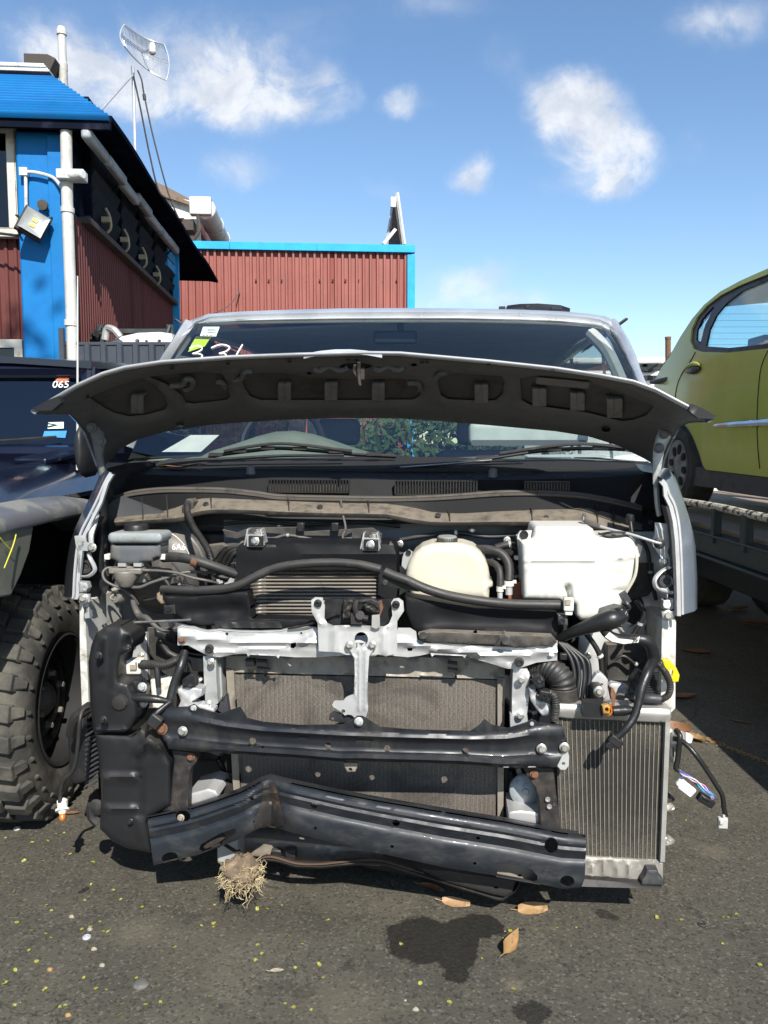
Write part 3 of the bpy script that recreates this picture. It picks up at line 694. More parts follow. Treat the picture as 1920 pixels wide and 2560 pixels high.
for k in range(4): m.box(((-13 + c0.x) / 2 - .02 * k, 9.62, c0.z + .02 + (c1.z - c0.z) * (k + .5) / 4), (c0.x + 13, .16 - .025 * (k % 2), (c1.z - c0.z) / 4))
obj('ridge_capping', m, M_fascia, bld, bevel=.006)
m = MB(); p = BLD.at(100, 168, 11.6); m.box((p.x, 11.6, p.z), (.32, .3, .22)); p2 = BLD.at(128, 180, 11.4); m.box((p2.x, 11.4, p2.z), (.1, .3, .3), (0, R(25), 0)); obj('roof_vent_box', m, M_wood, bld, bevel=.01)
m = MB(); a, b_ = BLD.at(160, 240, 11.5), BLD.at(154, 78, 11.5)
m.lathe(a, b_ - a, [(.057, 0), (.057, .32), (.062, .33), (.062, .42), (.053, .43), (.053, .93 * (b_ - a).length), (.066, .94 * (b_ - a).length), (.066, (b_ - a).length), (.05, (b_ - a).length + .05), (.0, (b_ - a).length + .07)], 18); obj('vent_pipe', m, M_pvc, bld)
m = MB(); m.box((BLD.at(434, 700, vend).x, vend + .05, ze / 2), (.17, .12, ze)); obj('corner_trim', m, M_cyan, bld)
m = MB(); m.box((BLD.at(420, 590, vend).x, vend - .3, ze - .25), (.25, .9, .3)); obj('corner_bracket', m, M_cyan, bld)
m = MB(); m.tube([BLD.at(58, 432, 8.92), BLD.at(80, 430, 8.92), BLD.at(110, 436, 8.92), BLD.at(135, 446, 8.92), BLD.at(155, 470, 8.87)], .018, 8); m.tube([BLD.at(64, 432, 8.92), BLD.at(66, 540, 8.92)], .018, 8); m.box(BLD.at(60, 430, 8.92), (.08, .06, .08))
obj('conduit', m, M_pvc, bld)
m = MB(); p = BLD.at(108, 514, 8.93); m.lathe(p, (0, -1, 0), [(.055, 0), (.055, .03), (.02, .035)], 16); obj('wall_socket', m, M_wood, bld)
m = MB(); p = BLD.at(180, 440, 8.79); m.box(p, (.28, .16, .1)); q = BLD.at(200, 440, 8.75); m.cyl(q + Vector((-.1, 0, 0)), q + Vector((.06, -.08, -.01)), .045); obj('security_camera', m, M_fascia, bld, bevel=.01)
m = MB(); m.box((xl + 4.2, B0 + 6, ze / 2 - .1), (9, 10, ze - .2)); obj('inner_block', m, M_navywall, bld)

# floodlight
fl = thing('flood_light', 'black square floodlight with yellow LED chips tilted on the blue column', 'floodlight', BLD.at(82, 560, 8.79))
p = BLD.at(84, 558, 8.77); rot = Matrix.Rotation(R(24), 3, 'Z') @ Matrix.Rotation(R(27), 3, 'Y') @ Matrix.Rotation(R(-6), 3, 'X')
def loc(x, y, z): return p + rot @ Vector((x, y, z))
m = MB(); m.add([loc(x, y, z) for y in (0, .07) for x, z in ((-.14, -.14), (.14, -.14), (.14, .14), (-.14, .14))], [(0, 3, 2, 1), (4, 5, 6, 7), (0, 1, 5, 4), (1, 2, 6, 5), (2, 3, 7, 6), (3, 0, 4, 7)])
for k in range(7): m.box(loc(-.1 + k * .033, .09, 0), (.008, .04, .24), rot)
fb = obj('housing', m, M_plastic, fl, bevel=.01)
m = MB()
for a, b_ in (((-.12, .12), (.12, .12)), ((.12, .12), (.12, -.12)), ((.12, -.12), (-.12, -.12)), ((-.12, -.12), (-.12, .12))):
    m.add([loc(a[0], -.035, a[1]), loc(b_[0], -.035, b_[1]), loc(b_[0] * .5, -.006, b_[1] * .5), loc(a[0] * .5, -.006, a[1] * .5)], [(0, 1, 2, 3)])
m.add([loc(x * .06, -.006, z * .06) for x, z in ((-1, -1), (1, -1), (1, 1), (-1, 1))], [(0, 1, 2, 3)])
obj('reflector', m, M_galv, fl)
for z in (-.03, .03):
    m = MB(); m.box(loc(0, -.012, z), (.05, .008, .034), rot); obj('led_chip', m, M_led, fl)
m = MB(); m.tube([loc(-.16, .05, 0), loc(-.17, .12, .02), loc(0, .16, .03)], .01, 6); m.tube([loc(.1, .06, .14), loc(.12, .1, .2), loc(.05, .16, .23)], .012, 6); obj('bracket', m, M_plastic, fl)
m = MB(); m.tube([loc(-.1, .08, -.12), BLD.at(48, 588, 8.79), BLD.at(20, 586, 8.84), BLD.at(-60, 576, 8.9)], .014, 6); obj('lead', m, M_rubber, fl)

# ---------------------------------------------------------------- red-brown sheet building behind
S0 = vfar + .9
zt = BLD.at(740, 611, S0).z; xa = BLD.at(438, 700, S0).x - 2.5; xb = BLD.at(1036, 700, S0).x; tr = BLD.at(1036, 700, S0).x - BLD.at(1017, 700, S0).x
sh = thing('red_sheet_building', 'red-brown corrugated building with bright sky-blue trim behind the silver van', 'building', ((xa + xb) / 2, S0 + 2, 0))
m = MB(); corrug(m, (xa, S0, 0), (xb - tr, S0, 0), 0, zt - .16, .155, .075, (0, -1, 0)); obj('front_wall', m, M_redwall, sh)
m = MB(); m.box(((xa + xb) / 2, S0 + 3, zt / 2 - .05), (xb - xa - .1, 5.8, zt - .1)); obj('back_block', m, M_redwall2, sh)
m = MB()
k0 = 0
for L in (2.0, 1.7, 1.9, 2.2, 1.4, 2.0):
    x0 = xa + k0; x1 = min(xb, x0 + L); k0 += L
    if x1 > x0: m.box(((x0 + x1) / 2, S0 - .06, zt - .08 + .005 * (k0 % .7)), (x1 - x0 - .004, .16, .165))
obj('roof_trim', m, M_cyan, sh, bevel=.008)
m = MB(); m.box((xb - tr / 2, S0 - .05, (zt - .2 - 1.2) / 2 + 1.2), (tr, .14, zt - 1.4)); m.box((xb - tr / 2, S0 - .05, .6), (tr, .13, 1.19)); obj('corner_trim', m, M_cyan, sh, bevel=.008)
m = MB()
for k in range(12): m.bolt(BLD.at(640 + k * 32, 700, S0 - .05), .018)
obj('roofing_screws', m, M_redwall2, sh)
m = MB(); m.tube([BLD.at(600, 723, S0 - .08), BLD.at(595, 735, S0 - .2), BLD.at(570, 765, S0 - 1.0), BLD.at(530, 785, S0 - 2), BLD.at(490, 800, S0 - 3), BLD.at(440, 830, S0 - 4)], .012, 6); o = obj('service_cable', m, M_cable, sh)

# leaning hoarding on its roof, seen almost edge on
hg = thing('roof_hoarding', 'narrow weathered hoarding seen edge-on above the red roof', 'hoarding', BLD.at(985, 608, S0 + .7))
a, b_, c_, d_ = BLD.at(989, 494, S0 + .5), BLD.at(1007, 612, S0 + .5), BLD.at(983, 505, S0 + 2.6), BLD.at(972, 612, S0 + 2.6)
m = MB(); m.add([a, b_, d_, c_] + [q + Vector((-.05, 0, 0)) for q in (a, b_, d_, c_)], [(0, 1, 2, 3), (7, 6, 5, 4), (0, 4, 5, 1), (1, 5, 6, 2), (2, 6, 7, 3), (3, 7, 4, 0)]); obj('panel', m, M_wood, hg)
m = MB(); m.tube([a + Vector((.03, -.03, .1)), b_ + Vector((.03, -.03, 0))], .045, 4, False); m.box(BLD.at(983, 506, S0 + .4), (.12, .1, .22)); obj('frame', m, M_fascia, hg)
m = MB(); m.tube([BLD.at(988, 575, S0 + .6), BLD.at(958, 612, S0 + .2)], .05, 4, False); m.tube([BLD.at(984, 510, S0 + .8), BLD.at(966, 612, S0 + .9)], .04, 4, False); obj('strut', m, M_fascia, hg)

# ---------------------------------------------------------------- older building with a shingled roof and big gutter
ob = thing('old_building', 'old building with brown rounded roof, white fascia and fat gutter behind the dark eave', 'building', BLD.at(420, 700, 27))
V0 = 25.0
m = MB(); pa, pb = BLD.at(330, 600, V0), BLD.at(488, 600, V0)
m.box(((pa.x + pb.x) / 2, V0 + 2, pb.z / 2 + .55), (pb.x - pa.x, 4, pb.z + 1.0)); obj('wall', m, M_redwall, ob)
m = MB(); za, zb_ = BLD.at(440, 545, V0).z, BLD.at(440, 490, V0).z
rows = []
for z, dz in ((za, 0), (zb_, 1)):
    rows.append([BLD.at(px, 545 if z == za else y1, V0 - .1) for px, y1 in ((340, 470), (400, 488), (440, 494), (470, 500), (492, 505))])
m.grid(rows, (0, .3, 0)); obj('fascia', m, M_pvc, ob)
m = MB(); rows = []
for k in range(7):
    t = k / 6
    rows.append([BLD.at(330 + (484 - 330) * s_, 468 + 40 * s_ ** 1.5 - 44 * t * (1 - .3 * t) * (1.15 - s_), V0 - .3 + 3.2 * t) for s_ in (0, .2, .4, .6, .8, 1)])
m.grid(rows, (0, 0, -.1)); obj('roof', m, M_brownroof, ob)
m = MB(); p = BLD.at(513, 522, V0 - 1); q = BLD.side(572, 612, p.x + .02); m.tube([p, (p.x, q.y, p.z)], .3, 14, False); m.box(p + Vector((-.12, -.02, .05)), (.62, .3, .5)); 
for k in (.3, .6): yk = p.y + (q.y - p.y) * k; m.tube([(p.x, yk, p.z), (p.x, yk + .1, p.z)], .325, 14, False)
obj('gutter', m, M_fascia, ob, bevel=.03)
m = MB(); m.box((p.x - .5, (p.y + q.y) / 2, p.z - .45), (.3, q.y - p.y, .3)); m.tube([BLD.at(494, 540, V0 - 1.2), BLD.at(498, 575, V0 - 1.3), BLD.at(484, 600, V0 - 1.3)], .05, 6); m.box((p.x - .75, V0 + 4, p.z / 2), (.5, 8, p.z - .7)); obj('soffit', m, M_wood, ob)
m = MB(); m.box(BLD.at(482, 590, V0 - .3), (.45, .2, 1.0)); obj('meter_box', m, M_fascia, ob)

# ---------------------------------------------------------------- grid dish on its mast
D0 = 11.5
ds = thing('grid_dish_antenna', 'wire grid parabolic antenna on a thin stayed mast above the eave', 'antenna', BLD.at(338, 385, D0))
mast = MB(); mast.tube([BLD.at(338, 392, D0), BLD.at(333, 190, D0), BLD.at(331, 165, D0)], .022, 8, False); obj('mast', mast, M_galvdish, ds)
m = MB(); m.tube([BLD.at(333, 186, D0), BLD.at(252, 276, 10.2)], .016, 6, False); obj('stay_rod', m, M_galvdish, ds)
m = MB(); cw = [BLD.at(312, 60, D0)]
# dish surface: a cap of a paraboloid, wires along one direction
def dpt(x, y):     # x across the wires, y along them, both -1..1; the dish is hollow towards the viewer
    s_, t = (x + 1) / 2, (y + 1) / 2; sag = 1 - x * x
    L0, L1, R0, R1 = (311, 62), (310, 114), (410, 110), (416, 201)
    px = (L0[0] + (R0[0] - L0[0]) * s_) * (1 - t) + (L1[0] + (R1[0] - L1[0]) * s_) * t - 10 * (1 - y * y) * (1 if x < 0 else -1) * abs(x) ** 3 - 5 * sag * t
    py = (L0[1] + (R0[1] - L0[1]) * s_) * (1 - t) + (L1[1] + (R1[1] - L1[1]) * s_) * t + 8 * sag
    return BLD.at(px, py, D0 - .25 + .38 * sag * (1 - .35 * y * y) + .22 * x)
ctr = dpt(-.1, .12)
m = MB()
for k in range(-15, 16):
    m.tube([dpt(k / 16, -1 + 2 * j / 8) for j in range(9)], .0042, 4, False)
for y in (-.08, .08): m.tube([dpt(-1 + 2 * j / 14, y) for j in range(15)], .006, 4, False)
rim = [dpt(-1 + j / 8, -1) for j in range(17)] + [dpt(1, -1 + j / 4) for j in range(1, 9)] + [dpt(1 - j / 8, 1) for j in range(1, 17)] + [dpt(-1, 1 - j / 4) for j in range(1, 9)]
m.tube(rim, .010, 6, False); obj('reflector_grid', m, M_galvdish, ds)
fe_ = BLD.at(381, 122, D0 - .35)
m = MB(); m.tube([ctr, fe_], .014, 6, False); f_ = obj('feed_arm', m, M_galvdish, ds)
m = MB(); q = fe_; m.lathe(q - Vector((0, 0, .07)), (0, 0, 1), [(.03, 0), (.045, .02), (.045, .11), (.03, .14)], 12); obj('feed_head', m, M_pvc, f_)
m = MB(); m.tube([BLD.at(333, 186, D0), BLD.at(350, 265, 11.3), BLD.at(375, 390, 11.0), BLD.at(398, 478, 10.8), BLD.at(428, 500, 10.7)], .012, 6); m.tube([BLD.at(344, 176, D0), BLD.at(354, 200, D0), BLD.at(361, 240, 11.3), BLD.at(385, 350, 11.2), BLD.at(420, 480, 11), BLD.at(446, 545, 11)], .011, 6); m.cyl(BLD.at(360, 236, 11.3), BLD.at(362, 250, 11.3), .022); obj('antenna_lead', m, M_rubber, ds)

# ---------------------------------------------------------------- dark sheet fence and the scrap behind it
FR[0] = W
fe = thing('sheet_fence', 'dark grey corrugated fence between the blue column and the silver van', 'fence', (W.at(300, 900, 8.6).x, 8.6, 0))
a, b_ = W.at(148, 860, 8.6), W.at(470, 860, 8.6)
m = MB(); corrug(m, (a.x, 8.6, 0), (b_.x, 8.6, 0), 0, a.z, .16, .03, (0, -1, 0)); obj('sheet', m, M_fence, fe)
m = MB(); m.box(((a.x + b_.x) / 2, 8.62, a.z + .005), (b_.x - a.x, .07, .03)); obj('capping', m, M_fence, fe)
m = MB(); m.box((W.at(150, 880, 8.5).x, 8.56, a.z / 2 + .08), (.05, .05, a.z + .16)); obj('post', m, M_fence, fe)
sp = thing('scrap_car_panel', 'white scrap car panel with dark holes showing over the dark fence', 'car panel', (W.at(340, 860, 9.2).x, 9.2, 1.9))
m = MB(); m.plate([(258, 880), (262, 858), (300, 842), (345, 832), (400, 830), (430, 834), (440, 880)], 9.2, .12, step=10, rnd=14, holes=[ell(343, 852, 6, 5, 10), ell(366, 853, 4, 4, 10), ell(398, 852, 5, 4, 10)]); obj('skin', m, M_whitecar, sp)
m = MB(); m.tube([W.at(300, 842, 9.1), W.at(285, 825, 9.1), W.at(268, 822, 9.15), W.at(262, 850, 9.15)], .04, 8); obj('frame_edge', m, M_galv, sp)
rk = thing('scrap_rack', 'rusty dark green steel rack standing behind the dark fence', 'rack', (W.at(340, 860, 9.5).x, 9.45, 0))
m = MB(); m.box(W.at(340, 828, 9.45), (W.at(425, 820, 9.45).x - W.at(255, 820, 9.45).x, .06, .05)); obj('rail', m, M_truck, rk)
for px in (253, 426):
    q = W.at(px, 812, 9.45); m = MB(); m.box((q.x, 9.45, q.z / 2), (.07, .07, q.z)); m.tube([W.at(px - 2, 816, 9.4), W.at(px - 14, 850, 9.3)], .02, 6, False); obj('post', m, M_truck, rk)
jm = thing('scrap_motor', 'tangle of rusty scrap metal at the left end of the scrap rack', 'scrap', W.at(238, 855, 9.3))
m = MB()
for k in range(9):
    q = W.at(222 + random.random() * 34, 830 + random.random() * 34, 9.2 + random.random() * .3); m.box(q, (.05 + .08 * random.random(), .08, .03 + .05 * random.random()), (random.random(), random.random(), random.random()))
m.tube([W.at(222, 845, 9.2), W.at(235, 830, 9.2), W.at(258, 838, 9.2), W.at(262, 860, 9.2)], .012, 6); obj('metal_pieces', m, M_rustblack, jm)
# ---------------------------------------------------------------- far things to the right of the van
FR[0] = W
wt = thing('white_van', 'white van with rust-stained roof far behind the right pillar of the silver van', 'van', (W.at(1640, 1000, 13).x, 14, 0))
a, b_ = W.at(1400, 892, 13), W.at(1780, 892, 13)
m = MB(); m.box(((a.x + b_.x) / 2, 14, a.z - .06), (b_.x - a.x, 2, .1)); obj('roof', m, mat('rusty_white_roof', (.7, .69, .65), .5, dirt=(.30, .15, .05), dirt_scale=5, dirt_lo=.56, dirt_hi=.62), wt, bevel=.03)
m = MB(); zw = W.at(1600, 926, 13).z; m.box(((a.x + b_.x) / 2, 14, (zw + .3) / 2), (b_.x - a.x, 1.98, zw - .3)); wb = obj('body', m, M_whitecar, wt, bevel=.04)
m = MB(); m.box(((a.x + b_.x) / 2, 14, (a.z - .11 + zw) / 2), (b_.x - a.x - .04, 1.9, a.z - .11 - zw)); obj('window_band', m, M_tint, wt)
m = MB()
for k, px in enumerate((1420, 1560, 1700)): q = W.at(px, 900, 13); m.box((q.x, 13.03, (a.z + zw) / 2 - .05), (.08, .04, a.z - zw - .1))
m.tube([W.at(1580, 908, 12.97), W.at(1600, 922, 12.97), W.at(1628, 926, 12.97), W.at(1655, 912, 12.97)], .03, 6); m.box(W.at(1600, 945, 12.98), (1.4, .05, .08)); obj('dark_trim', m, M_plastic, wt)
rp = MB(); rp.tube([W.at(1670, 900, 12.5), W.at(1670, 842, 12.5)], .042, 10, False); rp.cyl(W.at(1670, 848, 12.5), W.at(1670, 842, 12.5), .047)
solo('rusty_pipe', rp, M_rust, 'rusty brown pipe standing upright beside the lime-green car', 'pipe')
m = MB(); m.tube([W.at(1572, 895, 12.8), W.at(1570, 870, 12.8), W.at(1568, 855, 12.8)], .008, 5); m.box(W.at(1571, 864, 12.8), (.05, .03, .1)); obj('roof_aerial', m, M_fascia, wt)

def far_car(x, y, rot, paint, label):
    t = thing('parked_car', label, 'car', (x, y, 0))
    t.rotation_euler = (0, 0, rot); BASE[t.name] = Vector((0, 0, 0))
    prof = [(-2.1, .35), (-2.15, .7), (-1.9, .95), (-1.1, 1.0), (-.5, 1.4), (.9, 1.42), (1.6, 1.0), (2.1, .92), (2.15, .4)]
    m = MB(); m.loft([[Vector((px, sy * (.82 - (.12 if pz > 1.1 else 0)), pz)) for px, pz in prof] for sy in (-1, -.9, .9, 1)]); obj('body', m, paint, t, bevel=.05)
    m = MB(); m.loft([[Vector((px, sy, pz)) for px, pz in ((-1.0, 1.02), (-.5, 1.33), (.85, 1.35), (1.35, 1.02))] for sy in (-.79, .79)]); obj('side_window', m, M_tint, t)
    for sx in (-1.3, 1.3):
        for sy in (-.75, .75): m = MB(); m.cyl((sx, sy - .1, .3), (sx, sy + .1, .3), .3, n=20); obj('wheel', m, M_tyre, t)
far_car(5.7, 12.2, .25, M_whitecar, 'white car parked far behind the flatbed truck, glimpsed under the lime-green car')
far_car(9.4, 15.5, .1, M_galv, 'grey car parked farthest back on the right, glimpsed under the lime-green car')

# bush seen through the windows of the van
bs = thing('bush', 'dense dark green bush seen through the windscreen of the silver van', 'bush', (.9, 11.2, 0))
m = MB()
for k in range(5): a = k * 1.3; m.tube([(.9, 11.2, 0), (.9 + .3 * math.cos(a), 11.2 + .3 * math.sin(a), .6), (.9 + .8 * math.cos(a), 11.2 + .6 * math.sin(a), 1.4)], [.06, .04, .02], 6)
obj('stem', m, M_bark, bs)
m = MB(); rr = random.Random(3)
for k in range(3800):
    t = rr.random() * 2 * math.pi; ph = math.acos(2 * rr.random() - 1); q = .55 + .45 * rr.random(); nq = 1 + .35 * noise.noise(Vector((math.cos(t) * 2, math.sin(t) * 2, ph * 2)))
    c_ = Vector((.9 + 1.7 * q * nq * math.cos(t) * math.sin(ph), 11.2 + .8 * q * nq * math.sin(t) * math.sin(ph), 1.05 + .85 * q * nq * math.cos(ph)))
    if c_.z < .1: continue
    d1 = Vector((rr.gauss(0, 1), rr.gauss(0, 1), rr.gauss(0, 1))).normalized(); d2 = d1.orthogonal().normalized(); L = .05 + .05 * rr.random()
    m.add([c_ - d1 * L, c_ + d2 * L * .45, c_ + d1 * L, c_ - d2 * L * .45], [(0, 1, 2, 3)])
obj('leaves', m, M_foliage, bs, flip=True)

# ---------------------------------------------------------------- flatbed truck that carries the lime car
XT, ZR, ZD = 1.72, .965, .865
tk = thing('flatbed_truck', 'dark flatbed truck with worn cream side rail carrying the lime-green car', 'truck', (2.9, 5, 0))
m = MB(); m.tube([(XT, 1.6 + k * .3, ZR + .003 * math.sin(k * 1.7)) for k in range(21)], .020, 10); obj('side_rail', m, M_rail, tk)
for px, w_ in ((1795, .035), (1872, .055), (1710, .04), (2060, .05), (2300, .05)):
    y = XT / ((px - 960) / 1991); m = MB(); m.box((XT, y, (ZR + .81) / 2 - .02), (.045, w_, ZR - .81 + .02)); obj('rail_post', m, M_truck, tk, bevel=.004)
m = MB(); m.box((XT + .02, 4.6, .76), (.06, 6.0, .10)); m.box((XT + .01, 4.6, .70), (.1, 6.0, .015)); m.box((XT + .02, 4.6, .815), (.09, 6.0, .012)); obj('side_beam', m, M_truck, tk, bevel=.004)
m = MB()
for k in range(12): m.box((XT + .17 + k * .19, 4.6, ZD - .045), (.185, 6.0, .04))
obj('deck', m, M_deck, tk, bevel=.004)
m = MB()
for x in (2.35, 3.3): m.box((x, 5, .62), (.12, 6.4, .2))
for k in range(7): m.box((2.85, 2 + k * .9, .76), (2.15, .08, .1))
m.box((2.7, 5.3, .5), (.9, 1.6, .3)); m.cyl((2.05, 5.9, .45), (3.6, 5.9, .45), .08); m.box((2.25, 3.4, .52), (.5, .8, .34)); m.box((3.1, 4.4, .48), (.9, 3.6, .5)); m.box((2.05, 6.9, .55), (.6, .9, .4))
obj('chassis', m, M_truck, tk, bevel=.01)
m = MB(); m.cyl((2.6, 3.9, .4), (2.6, 5.1, .4), .24, n=24); obj('fuel_tank', m, M_truck, tk)
for (x, y) in ((2.56, 6.3), (3.3, 6.3), (2.3, .9), (3.4, .9)):
    m = MB(); m.lathe((x - .13, y, .36), (1, 0, 0), [(.2, 0), (.31, 0), (.35, .03), (.36, .07), (.36, .19), (.35, .23), (.31, .26), (.2, .26)], 32); wl = obj('wheel', m, M_tyre, tk)
    m = MB(); m.lathe((x - .1, y, .36), (1, 0, 0), [(.2, 0), (.12, .05), (.05, .05), (.05, 0)], 20); obj('rim', m, M_truck, wl)
m = MB(); m.box((2.85, .6, .75), (1.9, 1.4, .12)); obj('front_deck_frame', m, M_truck, tk)

# ---------------------------------------------------------------- lime-green hatchback on the deck
X0, X1 = 1.95, 3.42
lc = thing('lime_car', 'lime-green hatchback raised on the flatbed at the right', 'hatchback', (2.7, 4, ZD))
def yz(px, py): q = W.side(px, py, X0); return (q.y, q.z)
def oz(y, z, belt):
    o = 0.0
    if z > belt: o -= (z - belt) * .32 + (z - belt) ** 2 * .1
    else: o += .035 * math.sin(min(1, (belt - z) / .75) * math.pi)
    return o
def wrap(y): 
    k = max(0, (y - 4.75) / .95); return -.22 * k ** 2.2
belt = yz(1816, 883)[1]
def side_pt(px, py):
    y, z = yz(px, py); return W.side(px, py, X0 - oz(y, z, belt) - wrap(y))
def side_plate(outline, thick, holes=(), step=16, rec=0.0, bead=None):
    """a piece of the car's side: cut flat, then bent to its tumblehome and tail"""
    P = dens(outline, step); H = [dens(h, 8) for h in holes]; pts, edges = [], []
    for L in [P] + H:
        o = len(pts); pts += L; edges += [(o + i, o + (i + 1) % len(L)) for i in range(len(L))]
    segs = np.array([(pts[a], pts[b_]) for a, b_ in edges], float); A = np.array(P)
    gx, gy = np.meshgrid(np.arange(A[:, 0].min() + step / 2, A[:, 0].max(), step), np.arange(A[:, 1].min() + step / 2, A[:, 1].max(), step)); g_ = np.stack([gx.ravel(), gy.ravel()], 1); g_ = g_[inside(g_, P)]
    for h in H: g_ = g_[~inside(g_, h)]
    if len(g_): g_ = g_[segdist(g_, segs) > step * .4]
    B = np.concatenate([np.array(pts), g_]) if len(g_) else np.array(pts)
    res = delaunay_2d_cdt([Vector((float(p_[0]), float(p_[1]))) for p_ in B], edges, [], 0, 1e-4)
    q = np.array([(p_.x, p_.y) for p_ in res[0]]); tr_ = [t for t in res[2] if len(t) == 3]; cen = np.array([q[list(t)].mean(0) for t in tr_]); ok = inside(cen, P)
    for h in H: ok &= ~inside(cen, h)
    tr_ = [t for t, k in zip(tr_, ok) if k]
    fr_ = [side_pt(a, b_) + Vector((rec, 0, 0)) for a, b_ in q]
    if bead: fr_ = [p_ - Vector((bead(a, b_), 0, 0)) for p_, (a, b_) in zip(fr_, q)]
    n = len(fr_); m = MB(); cnt = set(); fs = []
    for t in tr_:
        a, b_, c_ = (fr_[i] for i in t); t = tuple(t) if (b_ - a).cross(c_ - a).x < 0 else (t[0], t[2], t[1]); fs.append(t)
        for i in range(3): cnt.add((t[i], t[(i + 1) % 3]))
    fs2 = fs + [tuple(i + n for i in t[::-1]) for t in fs] + [(b_, a, a + n, b_ + n) for a, b_ in cnt if (b_, a) not in cnt]
    return m.add(fr_ + [p_ + Vector((thick, 0, 0)) for p_ in fr_], fs2)
arch = [(1655, 1172), (1656, 1120), (1664, 1085), (1678, 1064), (1694, 1057), (1712, 1064), (1730, 1090), (1746, 1130), (1756, 1162), (1763, 1174)]
win = [(1725, 853), (1728, 825), (1741, 795), (1766, 765), (1800, 739), (1850, 713), (1920, 685), (2060, 648), (2300, 610), (2300, 800), (2060, 850), (1920, 871), (1816, 882), (1753, 880), (1734, 872)]
top = [(2700, 560), (2300, 585), (2060, 634), (1920, 671), (1890, 684), (1850, 702), (1800, 729), (1760, 762), (1730, 797), (1700, 843), (1672, 893), (1650, 924), (1637, 950), (1633, 985), (1637, 1060), (1646, 1140), (1650, 1172)]
hnd = ell(1733, 926, 22, 13, 18, -.2)
body = side_plate(top + arch + [(1920, 1193), (2300, 1243), (2700, 1290)], .03, [win], 14, bead=lambda a, b_: -.012 * max(0, 1 - ((a - 1733) / 26) ** 2 - ((b_ - 926) / 17) ** 2))
lb = obj('body', body, M_lime, lc, angle=45)
gl = side_plate(win, .006, (), 24, rec=.02); obj('side_window', gl, M_clear, lc)
fm = side_plate([(a, b_) for a, b_ in win], .012, [[(1760, 866), (1768, 826), (1785, 790), (1812, 757), (1850, 727), (1920, 698), (2060, 660), (2290, 622), (2290, 790), (2060, 838), (1920, 859), (1816, 870)], [(1736, 850), (1738, 826), (1750, 798), (1776, 768), (1782, 766), (1758, 812), (1746, 858)]], 10, rec=.012); wf = obj('window_frame', fm, M_plastic, lc)
sl = side_plate([(1763, 1176), (1920, 1195), (2300, 1245), (2700, 1292), (2700, 1370), (2300, 1300), (1920, 1245), (1790, 1226), (1772, 1200)], .04, (), 16, rec=.01); obj('sill', sl, M_sill, lc)
m = MB(); rows = []
for px, w_ in ((1785, 2), (1800, 6), (1850, 9), (1878, 9), (1880, 11), (1886, 11), (1888, 9), (1920, 11), (2060, 14), (2300, 18)):
    c_ = side_pt(px, 1064 - (px - 1785) * .06); r_ = w_ * (c_.y / F); rows.append([c_ + Vector((-.022 * math.sin(math.pi * k / 4) * min(1, w_ / 8), 0, r_ * math.cos(math.pi * k / 4))) for k in range(5)])
m.grid(rows); obj('side_moulding', m, M_chrome, lc)
m = MB(); rows = []
for k in range(9):
    t = k / 8; px = 1716 + 36 * t; c_ = side_pt(px, 930 - 9 * t); rows.append([c_ + Vector((-.004 - .006 * math.sin(math.pi * t), 0, .022 * math.cos(math.pi * j / 6) * math.sin(math.pi * (.1 + .8 * t)))) + Vector((-.006 * math.sin(math.pi * j / 6), 0, 0)) for j in range(7)])
m.grid(rows, (.02, 0, 0)); dh_ = obj('door_handle', m, M_plastic, lc)
m = MB(); m.tube([side_pt(1716 + 36 * k / 6, 921 - 9 * k / 6 - 6 * math.sin(math.pi * k / 6)) + Vector((-.008, 0, 0)) for k in range(7)], [.006, .012, .015, .016, .015, .012, .006], 8); obj('handle_bowl', m, M_lime, dh_)
# door gaps
def gap(P): m = MB(); m.tube([side_pt(*q) + Vector((-.0005, 0, 0)) for q in P], .0035, 5); return m
obj('door_gap', gap([(1739, 880), (1725, 905), (1702, 940), (1690, 980), (1688, 1030)]), M_dark, lc)
obj('door_gap', gap([(1920, 876), (1903, 920), (1896, 980), (1893, 1050), (1895, 1120), (1900, 1172)]), M_dark, lc)
obj('arch_lip', gap(arch[3:]), M_sill, lc)
# the rest of the shell: far side, roof, tail
far = MB(); k = len(body.v); far.add([Vector((X0 + X1 - p_.x, p_.y, p_.z)) for p_ in body.v], [f[::-1] for f in body.f]); obj('far_side', far, M_lime, lc, angle=45)
tp = [side_pt(*q) for q in top[:15]]; m = MB(); rows = []
for p_ in tp[:8]: rows.append([Vector((p_.x + (X0 + X1 - 2 * p_.x) * s_, p_.y, p_.z + .05 * math.sin(math.pi * s_))) for s_ in (0, .15, .35, .5, .65, .85, 1)])
m.grid(rows, (0, 0, -.03)); obj('roof', m, M_lime, lc)
m = MB(); rows = [[Vector((p_.x + (X0 + X1 - 2 * p_.x) * s_, p_.y + .05 * math.sin(math.pi * s_), p_.z)) for s_ in (0, .1, .35, .5, .65, .9, 1)] for p_ in tp[11:]] ; zr_ = tp[11]
rows += [[Vector((zr_.x + (X0 + X1 - 2 * zr_.x) * s_, zr_.y + .12, z)) for s_ in (0, .1, .35, .5, .65, .9, 1)] for z in (1.35, 1.1)]
m.grid(rows, (0, -.03, 0)); obj('tailgate', m, M_lime, lc)
m = MB(); g0, g1 = tp[7], tp[11]
m.add([Vector((g0.x + .1, g0.y, g0.z)), Vector((X0 + X1 - g0.x - .1, g0.y, g0.z)), Vector((X0 + X1 - g1.x - .06, g1.y, g1.z)), Vector((g1.x + .06, g1.y, g1.z))], [(0, 1, 2, 3)]); rg_ = obj('rear_window', m, glass('blue_rear_glass', (.62, .90, .98), 1.2), lc)
m = MB()
